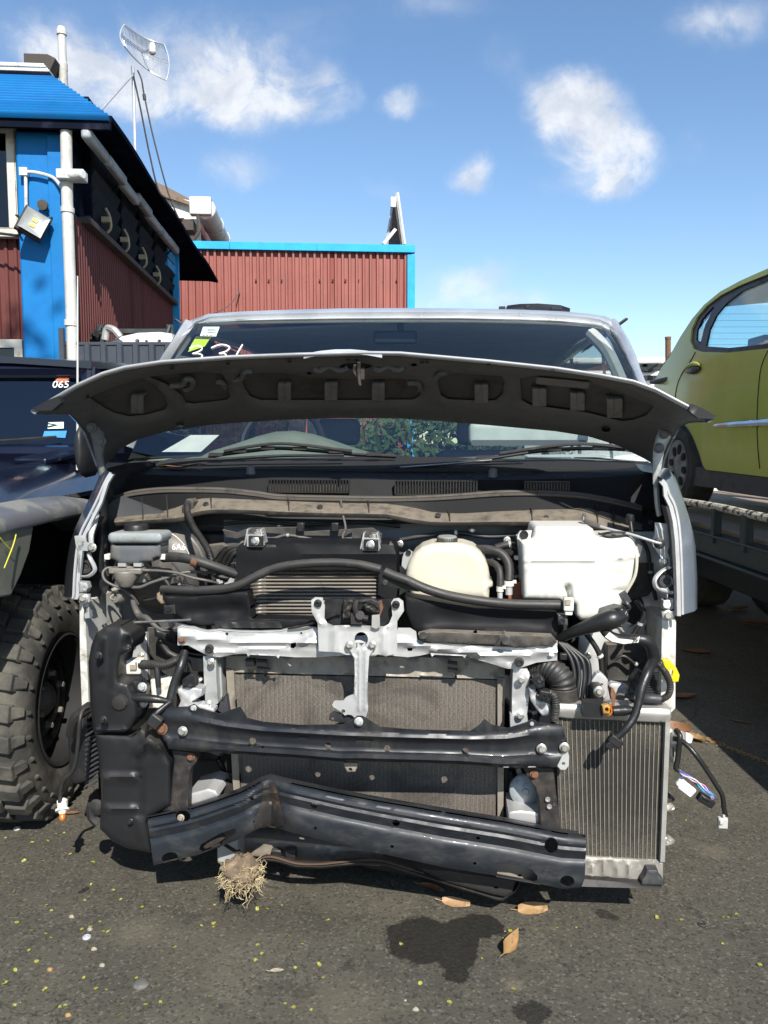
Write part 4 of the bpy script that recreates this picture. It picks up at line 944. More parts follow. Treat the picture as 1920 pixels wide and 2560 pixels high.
for k in range(9): 
    t = .12 + k * .09; q = g0.lerp(g1, t); m.tube([(q.x + .12, q.y - .004, q.z), (X0 + X1 - q.x - .12, q.y - .004, q.z)], .001, 4, False)
obj('heater_wires', m, M_dark, rg_)
m = MB(); m.tube([g0 + Vector((.05, 0, 0)), g1 + Vector((.03, 0, 0))], .035, 8, False); m.box(((X0 + X1) / 2, g1.y - .3, g1.z - .1), (1.2, .6, .03)); m.box(((X0 + X1) / 2, 4.6, g1.z - .22), (1.15, .2, .5)); obj('rear_shelf', m, M_seat, lc, bevel=.02)
m = MB(); m.box(((X0 + X1) / 2, 3.9, ZD + .22), (1.4, 3.4, .12)); obj('floor_pan', m, M_sill, lc)
for px, x in ((1693, X0 + .02), (None, X0 + .02), (1693, X1 - .16), (None, X1 - .16)):
    y = W.side(1693, 1165, X0 + .02).y if px else W.side(1693, 1165, X0 + .02).y - 2.35; r_ = .275; zc = ZD + r_
    m = MB(); m.lathe((x, y, zc), (1, 0, 0), [(.17, .01), (.2, -.005), (.25, 0), (.268, .025), (r_, .045), (r_, .135), (.265, .16), (.2, .165)], 40); wl = obj('wheel', m, M_tyre, lc)
    m = MB(); m.lathe((x + .012, y, zc), (-1, 0, 0), [(.178, 0), (.176, .014), (.165, .012), (.15, .006), (.06, .012), (.045, .02), (.0, .022)], 40); hb = obj('hubcap', m, M_hub, wl)
    m = MB()
    for k in range(8):
        a = k * math.pi / 4 + .2; c_ = Vector((x - .004, y + .115 * math.cos(a), zc + .115 * math.sin(a))); t_ = Vector((0, -math.sin(a), math.cos(a))); r2 = Vector((0, math.cos(a), math.sin(a)))
        ring_ = [c_ + t_ * .024 * math.cos(j * math.pi / 6) + r2 * .034 * math.sin(j * math.pi / 6) for j in range(12)]; m.loft([ring_, [p_ + Vector((.006, 0, 0)) for p_ in ring_]])
    obj('hubcap_slot', m, M_dark, hb)

# ---------------------------------------------------------------- navy off-roader on the left
fw = thing('navy_offroader', 'navy blue off-roader with a huge mud tyre at the left edge', 'off-roader', (-2.0, 3.0, 0))
XC = -2.0
def sec(y, o=0.0):   # half cross-section of bonnet and wing at y, outward side to the right
    k = (y - 2.2) / 1.4
    return [(-2.6, 1.2 + .03 * k), (-2.0, 1.205 + .03 * k), (-1.62, 1.19 + .035 * k), (-1.52, 1.165 + .04 * k), (-1.47, 1.13 + .05 * k)]
m = MB(); m.grid([[Vector((x, y, z)) for x, z in sec(y)] for y in (1.9, 2.2, 2.6, 3.0, 3.3, 3.52)], (0, 0, -.02)); obj('bonnet', m, M_navy, fw, angle=50)
def wing(y):
    k = (y - 2.2) / 1.4
    return [(-1.475, 1.15 + .05 * k), (-1.455, 1.178 + .05 * k), (-1.40, 1.186 + .045 * k), (-1.33, 1.178 + .04 * k), (-1.27, 1.155 + .03 * k), (-1.22, 1.125 + .02 * k), (-1.18, 1.10 + .01 * k)]
m = MB(); m.grid([[Vector((x, y, z)) for x, z in wing(y)] for y in [1.6 + .16 * i for i in range(14)]], (-.01, 0, -.02)); obj('wing', m, M_navy, fw, angle=60)
m = MB(); m.grid([[Vector((-1.19, y, z)), Vector((-1.17, y, z - .30)), Vector((-1.17, y, .5))] for y, z in ((3.35, 1.1), (4.2, 1.12), (5.4, 1.12))], (-.03, 0, 0)); obj('door', m, M_navy, fw)
wy = W.side(165, 1755, -1.12).y; wz = .40
fy = [1.6, 2.0, 2.3, 2.6, 2.9, 3.15, 3.3]; fz = [.0, .0, .004, .006, .0, -.03, -.10]
m = MB(); m.grid([[Vector((x, y, z + dz_)) for y, dz_ in zip(fy, fz)] for x, z in ((-1.19, 1.108), (-1.13, 1.094), (-1.098, 1.074), (-1.090, 1.045), (-1.094, 1.034), (-1.4, 1.034))]); obj('wheel_arch_flare', m, mat('worn_blue_grey_flare', (.12, .125, .135), .42, .1, dirt=(.19, .19, .17), dirt_scale=5, dirt_lo=.5, dirt_hi=.62), fw, angle=70)
bp = [W.side(*q, -1.10) for q in ((-160, 1290), (85, 1315), (74, 1380), (52, 1440), (28, 1490), (-160, 1520))]
m = MB(); m.add(bp + [q + Vector((-.04, 0, 0)) for q in bp], [tuple(range(6)), tuple(range(11, 5, -1))] + [(i, i + 6, (i + 1) % 6 + 6, (i + 1) % 6) for i in range(6)]); obj('wing_front', m, mat('worn_green_grey_panel', (.13, .135, .112), .5, dirt=(.18, .185, .15), dirt_scale=5), fw, bevel=.006)
m = MB(); y_ = 2.02
for P in ([W.side(30, 1336, -1.10), W.side(22, 1365, -1.10), W.side(0, 1420, -1.09)], [W.side(-10, 1345, -1.10), W.side(10, 1368, -1.10), W.side(22, 1378, -1.10)]):
    m.tube([q + Vector((.012, 0, 0)) for q in P], .0018, 5)
obj('yellow_mark', m, M_mark, fw)
m = MB(); m.box((-1.75, wy, .75), (.7, 1.2, .5)); m.box((-1.95, 4.4, .75), (1.4, 1.5, .7)); m.box((-1.95, 3.0, .85), (1.2, 1.6, .5)); m.box((-1.5, wy + .1, .5), (.3, .3, .3)); m.box((-2.2, 2.1, .7), (1.5, .3, .5)); obj('chassis', m, M_dark, fw)
# windscreen, pillars, roof
sb, st_ = 3.55, 3.74
zb0, zt0 = W.at(100, 1122, sb).z, W.at(100, 940, st_).z
xr0, xr1 = W.at(215, 1120, sb).x, W.at(228, 940, st_).x
m = MB(); m.add([(-2.7, sb, zb0), (xr0 - .05, sb, zb0), (xr1 - .05, st_, zt0), (-2.7, st_, zt0)], [(0, 1, 2, 3)]); ws = obj('windscreen', m, M_glass, fw)
m = MB(); m.tube([(xr0, sb, zb0), (xr1, st_, zt0 + .02)], .045, 8, False); m.tube([(-2.75, st_, zt0 + .03), (xr1, st_, zt0 + .03)], .04, 8, False); m.tube([(-2.75, sb, zb0 - .02), (xr0, sb, zb0 - .02)], .04, 8, False); obj('screen_frame', m, M_navy, fw)
m = MB(); m.grid([[Vector((x, y, z + .04 * (1 - ((x + 2) / .75) ** 2))) for x in (-2.75, -2.3, -2, -1.7, -1.4, xr1 + .02)] for y, z in ((st_ - .05, zt0 + .05), (st_ + .4, zt0 + .09), (5.6, zt0 + .1))], (0, 0, -.03)); obj('roof', m, M_navy, fw)
m = MB(); m.box((-2, 5.3, 1.32), (1.5, .1, .84)); m.box((xr0 - .02, 4.6, 1.02), (.04, 1.9, .45)); m.box((-2.72, 4.6, 1.02), (.04, 1.9, .45)); m.box((-2.0, 4.3, 1.05), (1.3, .3, .5)); obj('cabin', m, M_navywall, fw)
m = MB(); m.box((-2.0, 3.75, zb0 - .06), (1.3, .35, .06)); obj('dashboard', m, M_seat, fw, bevel=.02)
m = MB()
for x0_, x1_ in ((-2.5, -1.95), (-2.0, -1.45)): m.tube([(x0_, sb - .02, zb0 + .015), ((x0_ + x1_) / 2, sb - .03, zb0 + .03), (x1_, sb - .01, zb0 + .05)], .009, 5)
obj('wiper', m, M_plastic, fw)
def on_screen(px, py):   # point on the off-roader's windscreen
    n_ = Vector((0, -(zt0 - zb0), st_ - sb)).normalized(); q0 = Vector((0, sb, zb0)); d = Vector(ray(px, py)); o_ = Vector((0, 0, EYE)); t = (q0 - o_).dot(n_) / d.dot(n_); return o_ + d * t + n_ * .004
up_ = Vector((0, st_ - sb, zt0 - zb0)).normalized()
m = MB(); lettering(m, '065', .052, on_screen(153, 963), zdir=up_); obj('painted_number', m, M_paint, ws)
m = MB(); m.add([on_screen(*q) for q in ((140, 950), (150, 944), (168, 943), (174, 948), (168, 954), (164, 958), (142, 957))], [tuple(range(7))]); obj('dealer_sticker', m, M_redst, ws)
m = MB(); m.add([on_screen(*q) for q in ((122, 1057), (160, 1056), (160, 1072), (120, 1073))], [(0, 1, 2, 3)]); st1 = obj('paper_sticker', m, M_mint, ws)
m = MB(); m.add([on_screen(*q) + Vector((0, -.002, .001)) for q in ((122, 1059), (148, 1064), (122, 1071), (120, 1067), (136, 1064), (120, 1062))], [(0, 1, 2, 3, 4, 5)]); obj('arrow_mark', m, M_dark, st1)
m = MB(); m.add([on_screen(*q) for q in ((112, 1079), (168, 1078), (164, 1096), (108, 1092))], [(0, 1, 2, 3)]); obj('blue_reflection_patch', m, M_bluerefl, ws)  # blue reflection in the glass, put in as a flat coloured patch
m = MB(); m.tube([W.at(194, 1175, 3.3), W.at(194, 1060, 3.3), W.at(194, 690, 3.3)], [.006, .005, .0025], 6, False); obj('aerial', m, M_pvc, fw)
m = MB(); m.box((xr0 - .08, sb - .18, zb0 - .035), (.2, .22, .03), (R(8), 0, R(-30))); obj('cowl_corner', m, M_navy, fw, bevel=.01)
# mud-terrain tyre: carcass, lugs on the tread and shoulder blocks, steel rim
TW = .30; XO = -1.12
m = MB(); R0 = .395
m.lathe((XO, wy, wz), (-1, 0, 0), [(.215, .03), (.235, .0), (.28, -.012), (.33, -.008), (.365, .012), (R0 - .014, .035), (R0 - .012, TW - .035), (.365, TW - .012), (.3, TW + .01), (.23, TW), (.2, TW - .03)], 64, False)
ty = obj('wheel', m, M_tyre, fw)
m = MB(); rr = random.Random(5); NB = 26
def tp_(x, a, r): return Vector((XO - x, wy + r * math.sin(a), wz + r * math.cos(a)))
def block(x0, x1, a0, a1, sk, r0, r1, tw=.0):
    P = [(x0, a0), (x1, a0 + sk), (x1, a1 + sk + tw), (x0, a1)]
    k_ = .88; cx_ = sum(q[0] for q in P) / 4; ca_ = sum(q[1] for q in P) / 4
    lo = [tp_(q[0], q[1], r0) for q in P]; hi = [tp_(cx_ + (q[0] - cx_) * k_, ca_ + (q[1] - ca_) * k_, r1) for q in P]
    m.add(lo + hi, [(3, 2, 1, 0), (4, 5, 6, 7), (0, 1, 5, 4), (1, 2, 6, 5), (2, 3, 7, 6), (3, 0, 4, 7)])
dA = 2 * math.pi / NB
for i in range(NB):
    a = i * dA
    block(.012, .085, a, a + dA * .62, dA * .12, R0 - .03, R0 + .006)
    block(.088, .155, a + dA * .3, a + dA * .86, dA * .3, R0 - .03, R0 + .01)
    block(.155, .215, a + dA * .1, a + dA * .66, -dA * .25, R0 - .03, R0 + .01)
    block(.22, TW - .012, a + dA * .4, a + dA * 1.0, -dA * .12, R0 - .03, R0 + .006)
    # shoulder and sidewall lugs
    for (rA, rB, wA, xA, xB) in ((R0 - .005, R0 - .05, .5, .02, -.008), (R0 - .055, R0 - .085, .34, .0, -.014)):
        a0, a1 = a + dA * .08, a + dA * (.08 + wA)
        lo = [tp_(.03, a0, rA), tp_(.03, a1, rA), tp_(.02, a1, rB), tp_(.02, a0, rB)]
        hi = [tp_(xA - .004, a0 + .01, rA - .004), tp_(xA - .004, a1 - .01, rA - .004), tp_(xB - .006, a1 - .02, rB + .004), tp_(xB - .006, a0 + .02, rB + .004)]
        m.add(lo + hi, [(3, 2, 1, 0), (4, 5, 6, 7), (0, 1, 5, 4), (1, 2, 6, 5), (2, 3, 7, 6), (3, 0, 4, 7)])
obj('tread_blocks', m, M_tyre, ty, bevel=.004)
m = MB(); m.lathe((XO, wy, wz), (-1, 0, 0), [(.232, .0), (.225, -.004), (.212, .004), (.2, .03), (.19, .12), (.14, .15), (.06, .15)], 40, False); rm = obj('rim', m, M_dark, ty)
m = MB(); m.lathe((XO - .13, wy, wz), (1, 0, 0), [(.075, 0), (.07, .05), (.05, .07), (.03, .085), (.0, .09)], 20)
for k in range(6): a = k * math.pi / 3; m.bolt((XO - .13, wy + .1 * math.cos(a), wz + .1 * math.sin(a)), .011, (1, 0, 0), .025)
obj('hub', m, M_cast, ty)
m = MB(); m.lathe((XO - .075, wy, wz), (1, 0, 0), [(.195, -.01), (.188, .0), (.16, .004), (.135, -.006), (.105, .012), (.072, .014), (.07, .0)], 40, False)
for k in range(10): a = k * math.pi / 5; m.box((XO - .071, wy + .148 * math.cos(a), wz + .148 * math.sin(a)), (.008, .03, .03), (a, 0, 0))
obj('rim_disc', m, mat('dusty_black_rim', (.03, .03, .029), .45, .2, dirt=(.075, .07, .06), dirt_scale=16, spots=(.16, .15, .13), spot_scale=50), rm)
for k in range(6): a = k * math.pi / 3 + .3; m = MB(); m.bolt((XO - .062, wy + .09 * math.cos(a), wz + .09 * math.sin(a)), .011, (1, 0, 0), .022); obj('wheel_nut', m, M_cast, rm)
# ---------------------------------------------------------------- the silver van with its front stripped
FR[0] = VAN
A = VAN.at
van = thing('silver_van', 'silver people carrier with bonnet raised and front bumper, grille and lamps removed', 'van', (0.05, 3.2, 0))
def part(name, mb, material, parent=None, **kw): return obj(name, mb, material, parent or van, **kw)
def one(p, name, mb, material, **kw): return obj(name, mb, material, p, **kw)

# --- shell: roof, pillars, sides, glass ------------------------------------------------
YB, YT, YR = 2.92, 3.66, 6.9                 # windscreen base and top, tail
ROOFE = [(455, 818), (478, 800), (520, 785), (600, 779), (700, 775), (850, 771), (1000, 770), (1150, 771), (1300, 774), (1400, 778), (1470, 784), (1510, 790), (1535, 800), (1552, 820)]
lip = [(468, 830), (490, 808), (525, 799), (600, 795), (700, 793), (850, 791), (1000, 790), (1150, 790), (1300, 793), (1400, 797), (1470, 803), (1500, 808), (1522, 818), (1540, 834)]
rows = [[A(x, y, YT - .02) for x, y in lip], [A(x, y - (y - e[1]) * .5, YT - .03) for (x, y), e in zip(lip, ROOFE)], [A(x, y, YT + .02) for x, y in ROOFE]]
for v, dz, kx in ((YT + .25, .025, 1.0), (YT + 1.2, .05, 1.0), (YR - .3, .02, .98), (YR - .1, -.05, .97)):
    rows.append([Vector((p.x * kx, v, p.z + dz)) for p in rows[2]])
m = MB(); m.grid(rows, (0, .0, -.025)); part('roof', m, M_silver, angle=50)
m = MB(); m.grid([[A(x, y + 3, YT + .0) for x, y in lip], [A(x * .995 + 5, y + 13, YT + .06) for x, y in lip]]); part('headliner_edge', m, M_dark)
gt = [(490, 808), (525, 800), (600, 797), (700, 795), (850, 793), (1000, 792), (1150, 792), (1300, 795), (1400, 799), (1470, 804), (1503, 810), (1518, 822)]
gb = [(330, 1128), (390, 1140), (480, 1150), (610, 1156), (800, 1160), (1000, 1162), (1150, 1161), (1300, 1158), (1430, 1150), (1530, 1142), (1600, 1132), (1640, 1122)]
rows = []
for k in range(9):
    t = k / 8; rows.append([A(a[0], a[1], YT - .01).lerp(A(b_[0], b_[1], YB), t) + Vector((0, -.05 * math.sin(math.pi * t), .03 * math.sin(math.pi * t))) for a, b_ in zip(gt, gb)])
m = MB(); m.grid(rows); ws = part('windscreen', m, M_glass, angle=80)
GR = rows
from mathutils.bvhtree import BVHTree
GV = [p for r in GR for p in r]; GN = len(GR[0])
GT = BVHTree.FromPolygons(GV, [(k * GN + i, k * GN + i + 1, (k + 1) * GN + i + 1, (k + 1) * GN + i) for k in range(8) for i in range(GN - 1)])
def on_glass(px, py, off=.004):
    d = Vector(ray(px, py)); d = Vector((d.x * VAN.c - d.y * VAN.s, d.x * VAN.s + d.y * VAN.c, d.z)).normalized()
    h = GT.ray_cast(Vector((0, 0, EYE)), d)[0]
    if h is None:
        n = GT.find_nearest(A(px, py, YT - (py - 800) * .0021))[0]; h = n
    return h - d * off
# black ceramic band round the glass
m = MB()
def band(P0, P1):
    m.grid([[on_glass(*p, .003) for p in P0], [on_glass(*p, .003) for p in P1]])
band([(490, 806), (600, 796), (850, 792), (1150, 791), (1400, 797), (1512, 810)], [(490, 812), (600, 803), (850, 799), (1150, 799), (1400, 806), (1502, 820)])
band([(1514, 812), (1540, 850), (1562, 890), (1585, 935), (1600, 965), (1640, 1060)], [(1500, 816), (1524, 850), (1546, 890), (1566, 930), (1578, 960), (1612, 1060)])
band([(490, 808), (450, 860), (415, 912), (380, 985), (345, 1060)], [(498, 808), (460, 860), (426, 912), (390, 985), (358, 1060)])
m2 = m; one(ws, 'black_border', m, M_plastic)
# A pillars
for P, Q in (([(455, 808), (430, 850), (402, 897), (370, 950), (330, 1030), (290, 1110)], [(486, 806), (452, 858), (421, 900), (386, 955), (350, 1035), (315, 1115)]),
             ([(1518, 806), (1545, 848), (1567, 888), (1588, 932), (1610, 985), (1650, 1080)], [(1545, 803), (1573, 850), (1593, 895), (1609, 945), (1632, 1000), (1675, 1090)])):
    m = MB(); n = len(P); r1 = [A(*p, YT + .02 + (YB - YT - .05) * k / (n - 1)) for k, p in enumerate(P)]; r2 = [A(*p, YT + .03 + (YB - YT) * k / (n - 1)) for k, p in enumerate(Q)]
    mid = [(a + b_) / 2 + Vector((0, -.03, .012)) for a, b_ in zip(r1, r2)]
    m.grid([r1, mid, r2], (0, .07, -.01)); part('windscreen_pillar', m, M_silver, angle=70)
XL, XR = A(455, 818, YT).x, A(1552, 820, YT).x
BL, BR = A(290, 1120, YB).x - .03, A(1665, 1120, YB).x + .03
zr, zbelt = A(1000, 790, YT).z, 1.17
XC = (BL + BR) / 2
for xt, xb, sg in ((XL + .02, BL, -1), (XR - .02, BR, 1)):
    m = MB(); m.grid([[Vector((xb + sg * .01 * math.sin(k), y, z)) for k, y in enumerate((2.95, 3.6, 4.6, 5.8, YR - .1))] for z in (.3, .7, 1.0, zbelt)], (-sg * .03, 0, 0))
    for y0, y1 in ((3.98, 4.06), (4.95, 5.1), (6.0, 6.12), (6.75, 6.85)):
        m.add([Vector((xb, y0, zbelt)), Vector((xb, y1, zbelt)), Vector((xt, y1, zr - .06)), Vector((xt, y0, zr - .06))], [(0, 1, 2, 3)])
    part('body_side', m, M_silver)
    m = MB(); m.add([Vector((xb - sg * .012, 3.0, zbelt)), Vector((xb - sg * .012, YR - .15, zbelt)), Vector((xt - sg * .012, YR - .2, zr - .06)), Vector((xt - sg * .012, 3.62, zr - .06))], [(0, 1, 2, 3)]); part('side_window', m, M_clear if sg > 0 else M_tint)
m = MB(); m.box(((BL + BR) / 2, YR - .05, .75), (BR - BL, .1, .8)); m.box((BL + .12, YR - .06, 1.5), (.14, .08, .7)); m.box((BR - .12, YR - .06, 1.5), (.14, .08, .7)); part('tailgate', m, M_silver)
m = MB(); m.box((BR - .06, 4.0, .95), (.03, 1.6, .55)); part('interior_trim', m, M_trim)
m = MB(); m.box((BL + .06, 4.0, .95), (.03, 1.6, .55)); part('interior_trim', m, M_trim)
m = MB(); m.plate(rrect(1172, 1056, 1470, 1112, 14), 3.55, .12, step=12, rnd=12); part('pale_dash_pad', m, M_pale, angle=60)
m = MB(); m.plate(rrect(1178, 1100, 1466, 1114, 5), 3.53, .03, step=20); part('dark_tray', m, M_seat)
m = MB(); m.box(((BL + BR) / 2, YR - .06, 1.5), (BR - BL - .3, .01, .7)); part('rear_window', m, M_clear)
for px, sg in ((462, -1), (1540, 1)):        # visors over the door windows
    p = A(px, 805, YT + .05); m = MB(); m.grid([[p + Vector((sg * .005, -.03, -.008)), p + Vector((sg * .035, -.03, .014)), p + Vector((sg * .05, -.01, .016))], [p + Vector((sg * .005 + .0, 1.0, -.02)), p + Vector((sg * .03, 1.0, -.0)), p + Vector((sg * .04, 1.0, .0))]], (0, 0, -.01)); part('window_visor', m, M_sill, bevel=.003)
m = MB()                                     # roof rail and deflector
q = [A(1268, 772, YT + .35), A(1300, 768, YT + .32), A(1345, 767, YT + .3), A(1400, 771, YT + .3), A(1425, 779, YT + .35)]
m.grid([[p + Vector((0, 0, 0)) for p in q], [p + Vector((0, .0, .016)) for p in q]], (0, .14, .004)); part('sunroof_deflector', m, M_plastic)
m = MB()
for px, py, w_ in ((1255, 770, .03), (1318, 766, .02), (1390, 770, .05)): m = MB(); m.box(A(px, py + 1, YT + .32), (w_, .05, .012)); part('roof_clip', m, M_plastic)
# stickers and the marker number on the glass
m = MB()
def stroke(P, r=.0034): m.tube([on_glass(*p, .005) for p in P], r, 6)
stroke([(474, 871), (488, 865), (502, 866), (504, 874), (492, 881), (482, 884), (494, 884), (505, 888), (503, 894), (488, 897)])
stroke([(528, 870), (545, 863), (560, 862), (574, 868), (566, 878), (548, 884), (560, 884), (566, 890), (560, 897)])
stroke([(606, 862), (600, 872), (594, 882), (588, 896)])
one(ws, 'painted_number', m, M_paint)
m = MB(); m.add([on_glass(*p) for p in ((508, 817), (549, 817), (540, 841), (500, 840))], [(0, 1, 2, 3)]); st = one(ws, 'paper_label', m, M_mint)
m = MB()
for k in range(3): m.add([on_glass(*p, .006) for p in ((508 - k * 2, 836 - 0), (514 - k * 0 + k * 9 - 2, 836), (513 + k * 9 - 2, 839), (507 + k * 9 - 2, 839))][1:] + [on_glass(512 + k * 9 - 5, 838, .006)], [(0, 1, 2, 3)])
for k in range(3): m.add([on_glass(*p, .006) for p in ((518, 822 + k * 4), (540, 822 + k * 4), (540, 823.2 + k * 4), (518, 823.2 + k * 4))], [(0, 1, 2, 3)])
one(st, 'print', m, M_sill)
m = MB(); m.add([on_glass(*p) for p in ((490, 842), (527, 843), (512, 866), (470, 880), (478, 862))], [(0, 1, 2, 3, 4)]); one(ws, 'lime_label', m, M_green)
m = MB(); m.add([on_glass(*p, .0055) for p in ((489, 842.5), (526, 843), (523, 848), (486, 847))], [(0, 1, 2, 3)]); one(ws, 'dark_label_strip', m, M_sill)
# --- cabin -----------------------------------------------------------------------------
m = MB()
def dz(x): return .125 * math.exp(-((x - XC + .44) / .30) ** 2) + .02 * math.exp(-((x - XC - .5) / .3) ** 2)
rows = [[Vector((x, y, z + dz(x) * k)) for x in [BL + .05 + (BR - BL - .1) * i / 24 for i in range(25)]] for y, z, k in ((YB + .03, 1.20, 0), (3.05, 1.215, .3), (3.2, 1.225, .8), (3.36, 1.225, 1), (3.46, 1.20, 1), (3.5, 1.05, .3))]
m.grid(rows, (0, 0, -.02)); dash = part('dashboard', m, M_dash, angle=60)
m = MB(); c_ = A(705, 1120, 3.62) + Vector((0, 0, .02)); ax = Vector((0, -.9, .42)).normalized(); m.tube(m.ring(c_, ax, .185, 32) + m.ring(c_, ax, .185, 32)[:1], .017, 8, False)
m.tube([c_ + Vector((-.18, 0, 0)), c_ + Vector((0, .05, -.02)), c_ + Vector((.18, 0, 0))], .02, 6); m.tube([c_ + Vector((0, .05, -.02)), c_ + Vector((0, .1, -.25))], .03, 6); part('steering_wheel', m, M_plastic)
for x in (XC - .40, XC + .40):
    m = MB(); m.box((x, 4.25, .85), (.5, .5, .16)); m.box((x, 4.5, 1.02), (.48, .14, .48), (R(-12), 0, 0)); st = part('front_seat', m, M_seat, bevel=.05, seg=3)
    m = MB(); m.box((x, 4.56, 1.36), (.25, .1, .15), (R(-8), 0, 0)); one(st, 'headrest', m, M_seat, bevel=.04, seg=3)
m = MB(); m.box((XC, 5.7, .78), (1.3, .14, .6), (R(-12), 0, 0)); part('rear_bench', m, M_seat, bevel=.05)
m = MB(); m.box(A(985, 838, YT - .02) + Vector((0, .08, 0)), (.2, .03, .06)); m.box(A(1000, 836, YT + .06) + Vector((0, .03, .05)), (.03, .03, .08)); part('interior_mirror', m, M_plastic, bevel=.01)
m = MB(); m.grid([[Vector((XL + .06, y, z)), Vector((XC, y, z + .03)), Vector((XR - .06, y, z))] for y, z in ((YT + .1, zr - .05), (4.5, zr - .02), (YR - .2, zr - .05))], (0, 0, .01)); part('headliner', m, M_trim)
m = MB(); m.tube([on_glass(1478, 835, -.05), on_glass(1520, 880, -.06), on_glass(1555, 950, -.06), on_glass(1580, 1000, -.07)], .028, 8); part('pillar_trim', m, M_trim)
m = MB(); m.box(((BL + BR) / 2, 4.9, .42), (BR - BL, 4.0, .08)); m.box(((BL + BR) / 2, 3.0, .8), (BR - BL - .1, .06, .72)); part('floor_pan', m, M_seat)
m = MB(); m.add([Vector((BL + .14, 3.1, 1.262)), Vector((BL + .30, 3.1, 1.262)), Vector((BL + .34, 3.22, 1.33)), Vector((BL + .22, 3.22, 1.33))], [(0, 1, 2, 3)]); m.add([Vector((BR - .5, 3.06, 1.245)), Vector((BR - .2, 3.02, 1.245)), Vector((BR - .22, 3.2, 1.255)), Vector((BR - .5, 3.2, 1.25))], [(0, 1, 2, 3)]); part('paper_on_dash', m, M_paint)
# --- mirror on the left door, rear wheels, under-body ----------------------------------
m = MB(); c_ = A(218, 1122, 2.95); m.loft([[c_ + Vector((.022 * k_ * math.cos(t) - .01, dy, .098 * k_ * math.sin(t) + .008 * math.cos(2 * t))) for t in [2 * math.pi * i / 20 for i in range(20)]] for dy, k_ in ((-.06, .45), (-.052, .75), (-.03, .95), (0, 1.05), (.08, 1.0))]); part('door_mirror', m, M_plastic, angle=60)
for x in (BL + .15, BR - .15):
    for y in (3.05, 5.95):
        m = MB(); sg = -1 if x < 0 else 1; m.lathe((x - sg * .1, y, .32), (sg, 0, 0), [(.2, 0), (.3, 0), (.32, .03), (.32, .17), (.3, .2), (.2, .2)], 32); wl = part('wheel', m, M_tyre)
        m = MB(); m.lathe((x - sg * .06, y, .32), (sg, 0, 0), [(.2, .13), (.19, .1), (.05, .12), (0, .12)], 24); one(wl, 'rim', m, M_hub)
m = MB(); m.box((XC, 4.9, .36), (1.1, 3.4, .12)); part('underbody', m, M_dark)

# --- bonnet ------------------------------------------------------------------------------
HF = [(85, 1022), (122, 1000), (191, 960), (257, 930), (313, 914), (407, 900), (579, 888), (746, 882), (912, 878), (1000, 879), (1222, 899), (1388, 917), (1499, 934), (1582, 950), (1638, 970), (1721, 1014), (1774, 1043)]
HF = [(x, y + 13) for x, y in HF]
HB = [(262, 1200), (255, 1170), (302, 1121), (346, 1098), (413, 1079), (524, 1062), (690, 1050), (850, 1045), (1000, 1046), (1111, 1054), (1222, 1063), (1388, 1078), (1471, 1091), (1543, 1113), (1610, 1146), (1636, 1162), (1640, 1200)]
HL = [(85, 1035), (120, 1037), (150, 1038), (174, 1037), (199, 1062), (213, 1082), (230, 1126), (246, 1170), (262, 1200)]
HR = [(1774, 1056), (1745, 1056), (1721, 1058), (1693, 1073), (1671, 1116), (1656, 1155), (1648, 1185), (1640, 1200)]
def hood_v(px, py):
    """depth of the raised bonnet: near at its front edge, far at its hinges"""
    yf = interp(HF, px)
    k = (px - 930) / 845
    vf = 2.23 - .11 * k * k
    yb = 1046 + 150 * abs(k) ** 2.6
    t = (py - yf) / max(30, yb - yf)
    return vf + (2.62 - vf) * max(0, min(1.15, t)) ** .9
outl = HF + HR[1:] + HB[::-1][1:] + HL[::-1][1:-1]
P1 = [(221, 993), (290, 965), (357, 945), (391, 965), (412, 990), (419, 1012), (412, 1024), (368, 1036), (324, 1041), (285, 1032), (262, 1020)]
P2 = [(372, 942), (440, 933), (500, 931), (556, 934), (570, 965), (575, 990), (568, 999), (546, 1002), (485, 1009), (464, 1006), (452, 985), (420, 962)]
P3 = [(598, 937), (640, 932), (700, 932), (770, 944), (880, 948), (1000, 946), (1046, 956), (1054, 975), (1050, 990), (1032, 999), (900, 1000), (760, 1000), (650, 1000), (625, 990), (612, 970)]
P4 = [(1092, 935), (1150, 933), (1255, 940), (1261, 955), (1256, 985), (1240, 1000), (1210, 1002), (1120, 998), (1102, 988), (1096, 965)]
P5 = [(1300, 946), (1330, 941), (1471, 954), (1555, 981), (1605, 1002), (1636, 1016), (1616, 1038), (1582, 1050), (1555, 1053), (1466, 1031), (1325, 1012), (1304, 1000)]
def hood_rel(x, y, d):
    h = -.012 * max(0, 1 - d / 14) ** 1.0
    for P in (P1, P2, P3, P4, P5):
        q = pl_dist(x, y, P + P[:1]); 
        if q < 10: h -= .012 * (1 - q / 10) ** 1.3
        elif q < 26: h += .006 * math.sin(math.pi * (q - 10) / 16)
    h += .004 * max(0, 1 - pl_dist(x, y, [(300, 1060), (420, 1045), (600, 1032), (900, 1028), (1100, 1030), (1300, 1045), (1480, 1066), (1560, 1085)]) / 14)
    return h + .003 * noise.noise(Vector((x * .012, y * .03, 0)))
m = MB(); m.plate(outl, 2.2, .004, [P1, P2, P3, P4, P5, ell(449, 1061, 11, 7), ell(1515, 1072, 12, 8), ell(890, 915, 40, 8, 18), ell(773, 933, 7, 4, 10), ell(1035, 912, 8, 4, 10)], 13, dfn=hood_rel, vfn=hood_v)
hood = part('bonnet', m, M_hood, angle=60)
skin = [(x, y) for x, y in outl]
m = MB(); m.plate(skin, 2.2, 0, (), 16, vfn=lambda a, b_: hood_v(a, b_) + .004, up=.0145); one(hood, 'outer_skin', m, M_silver, angle=70)
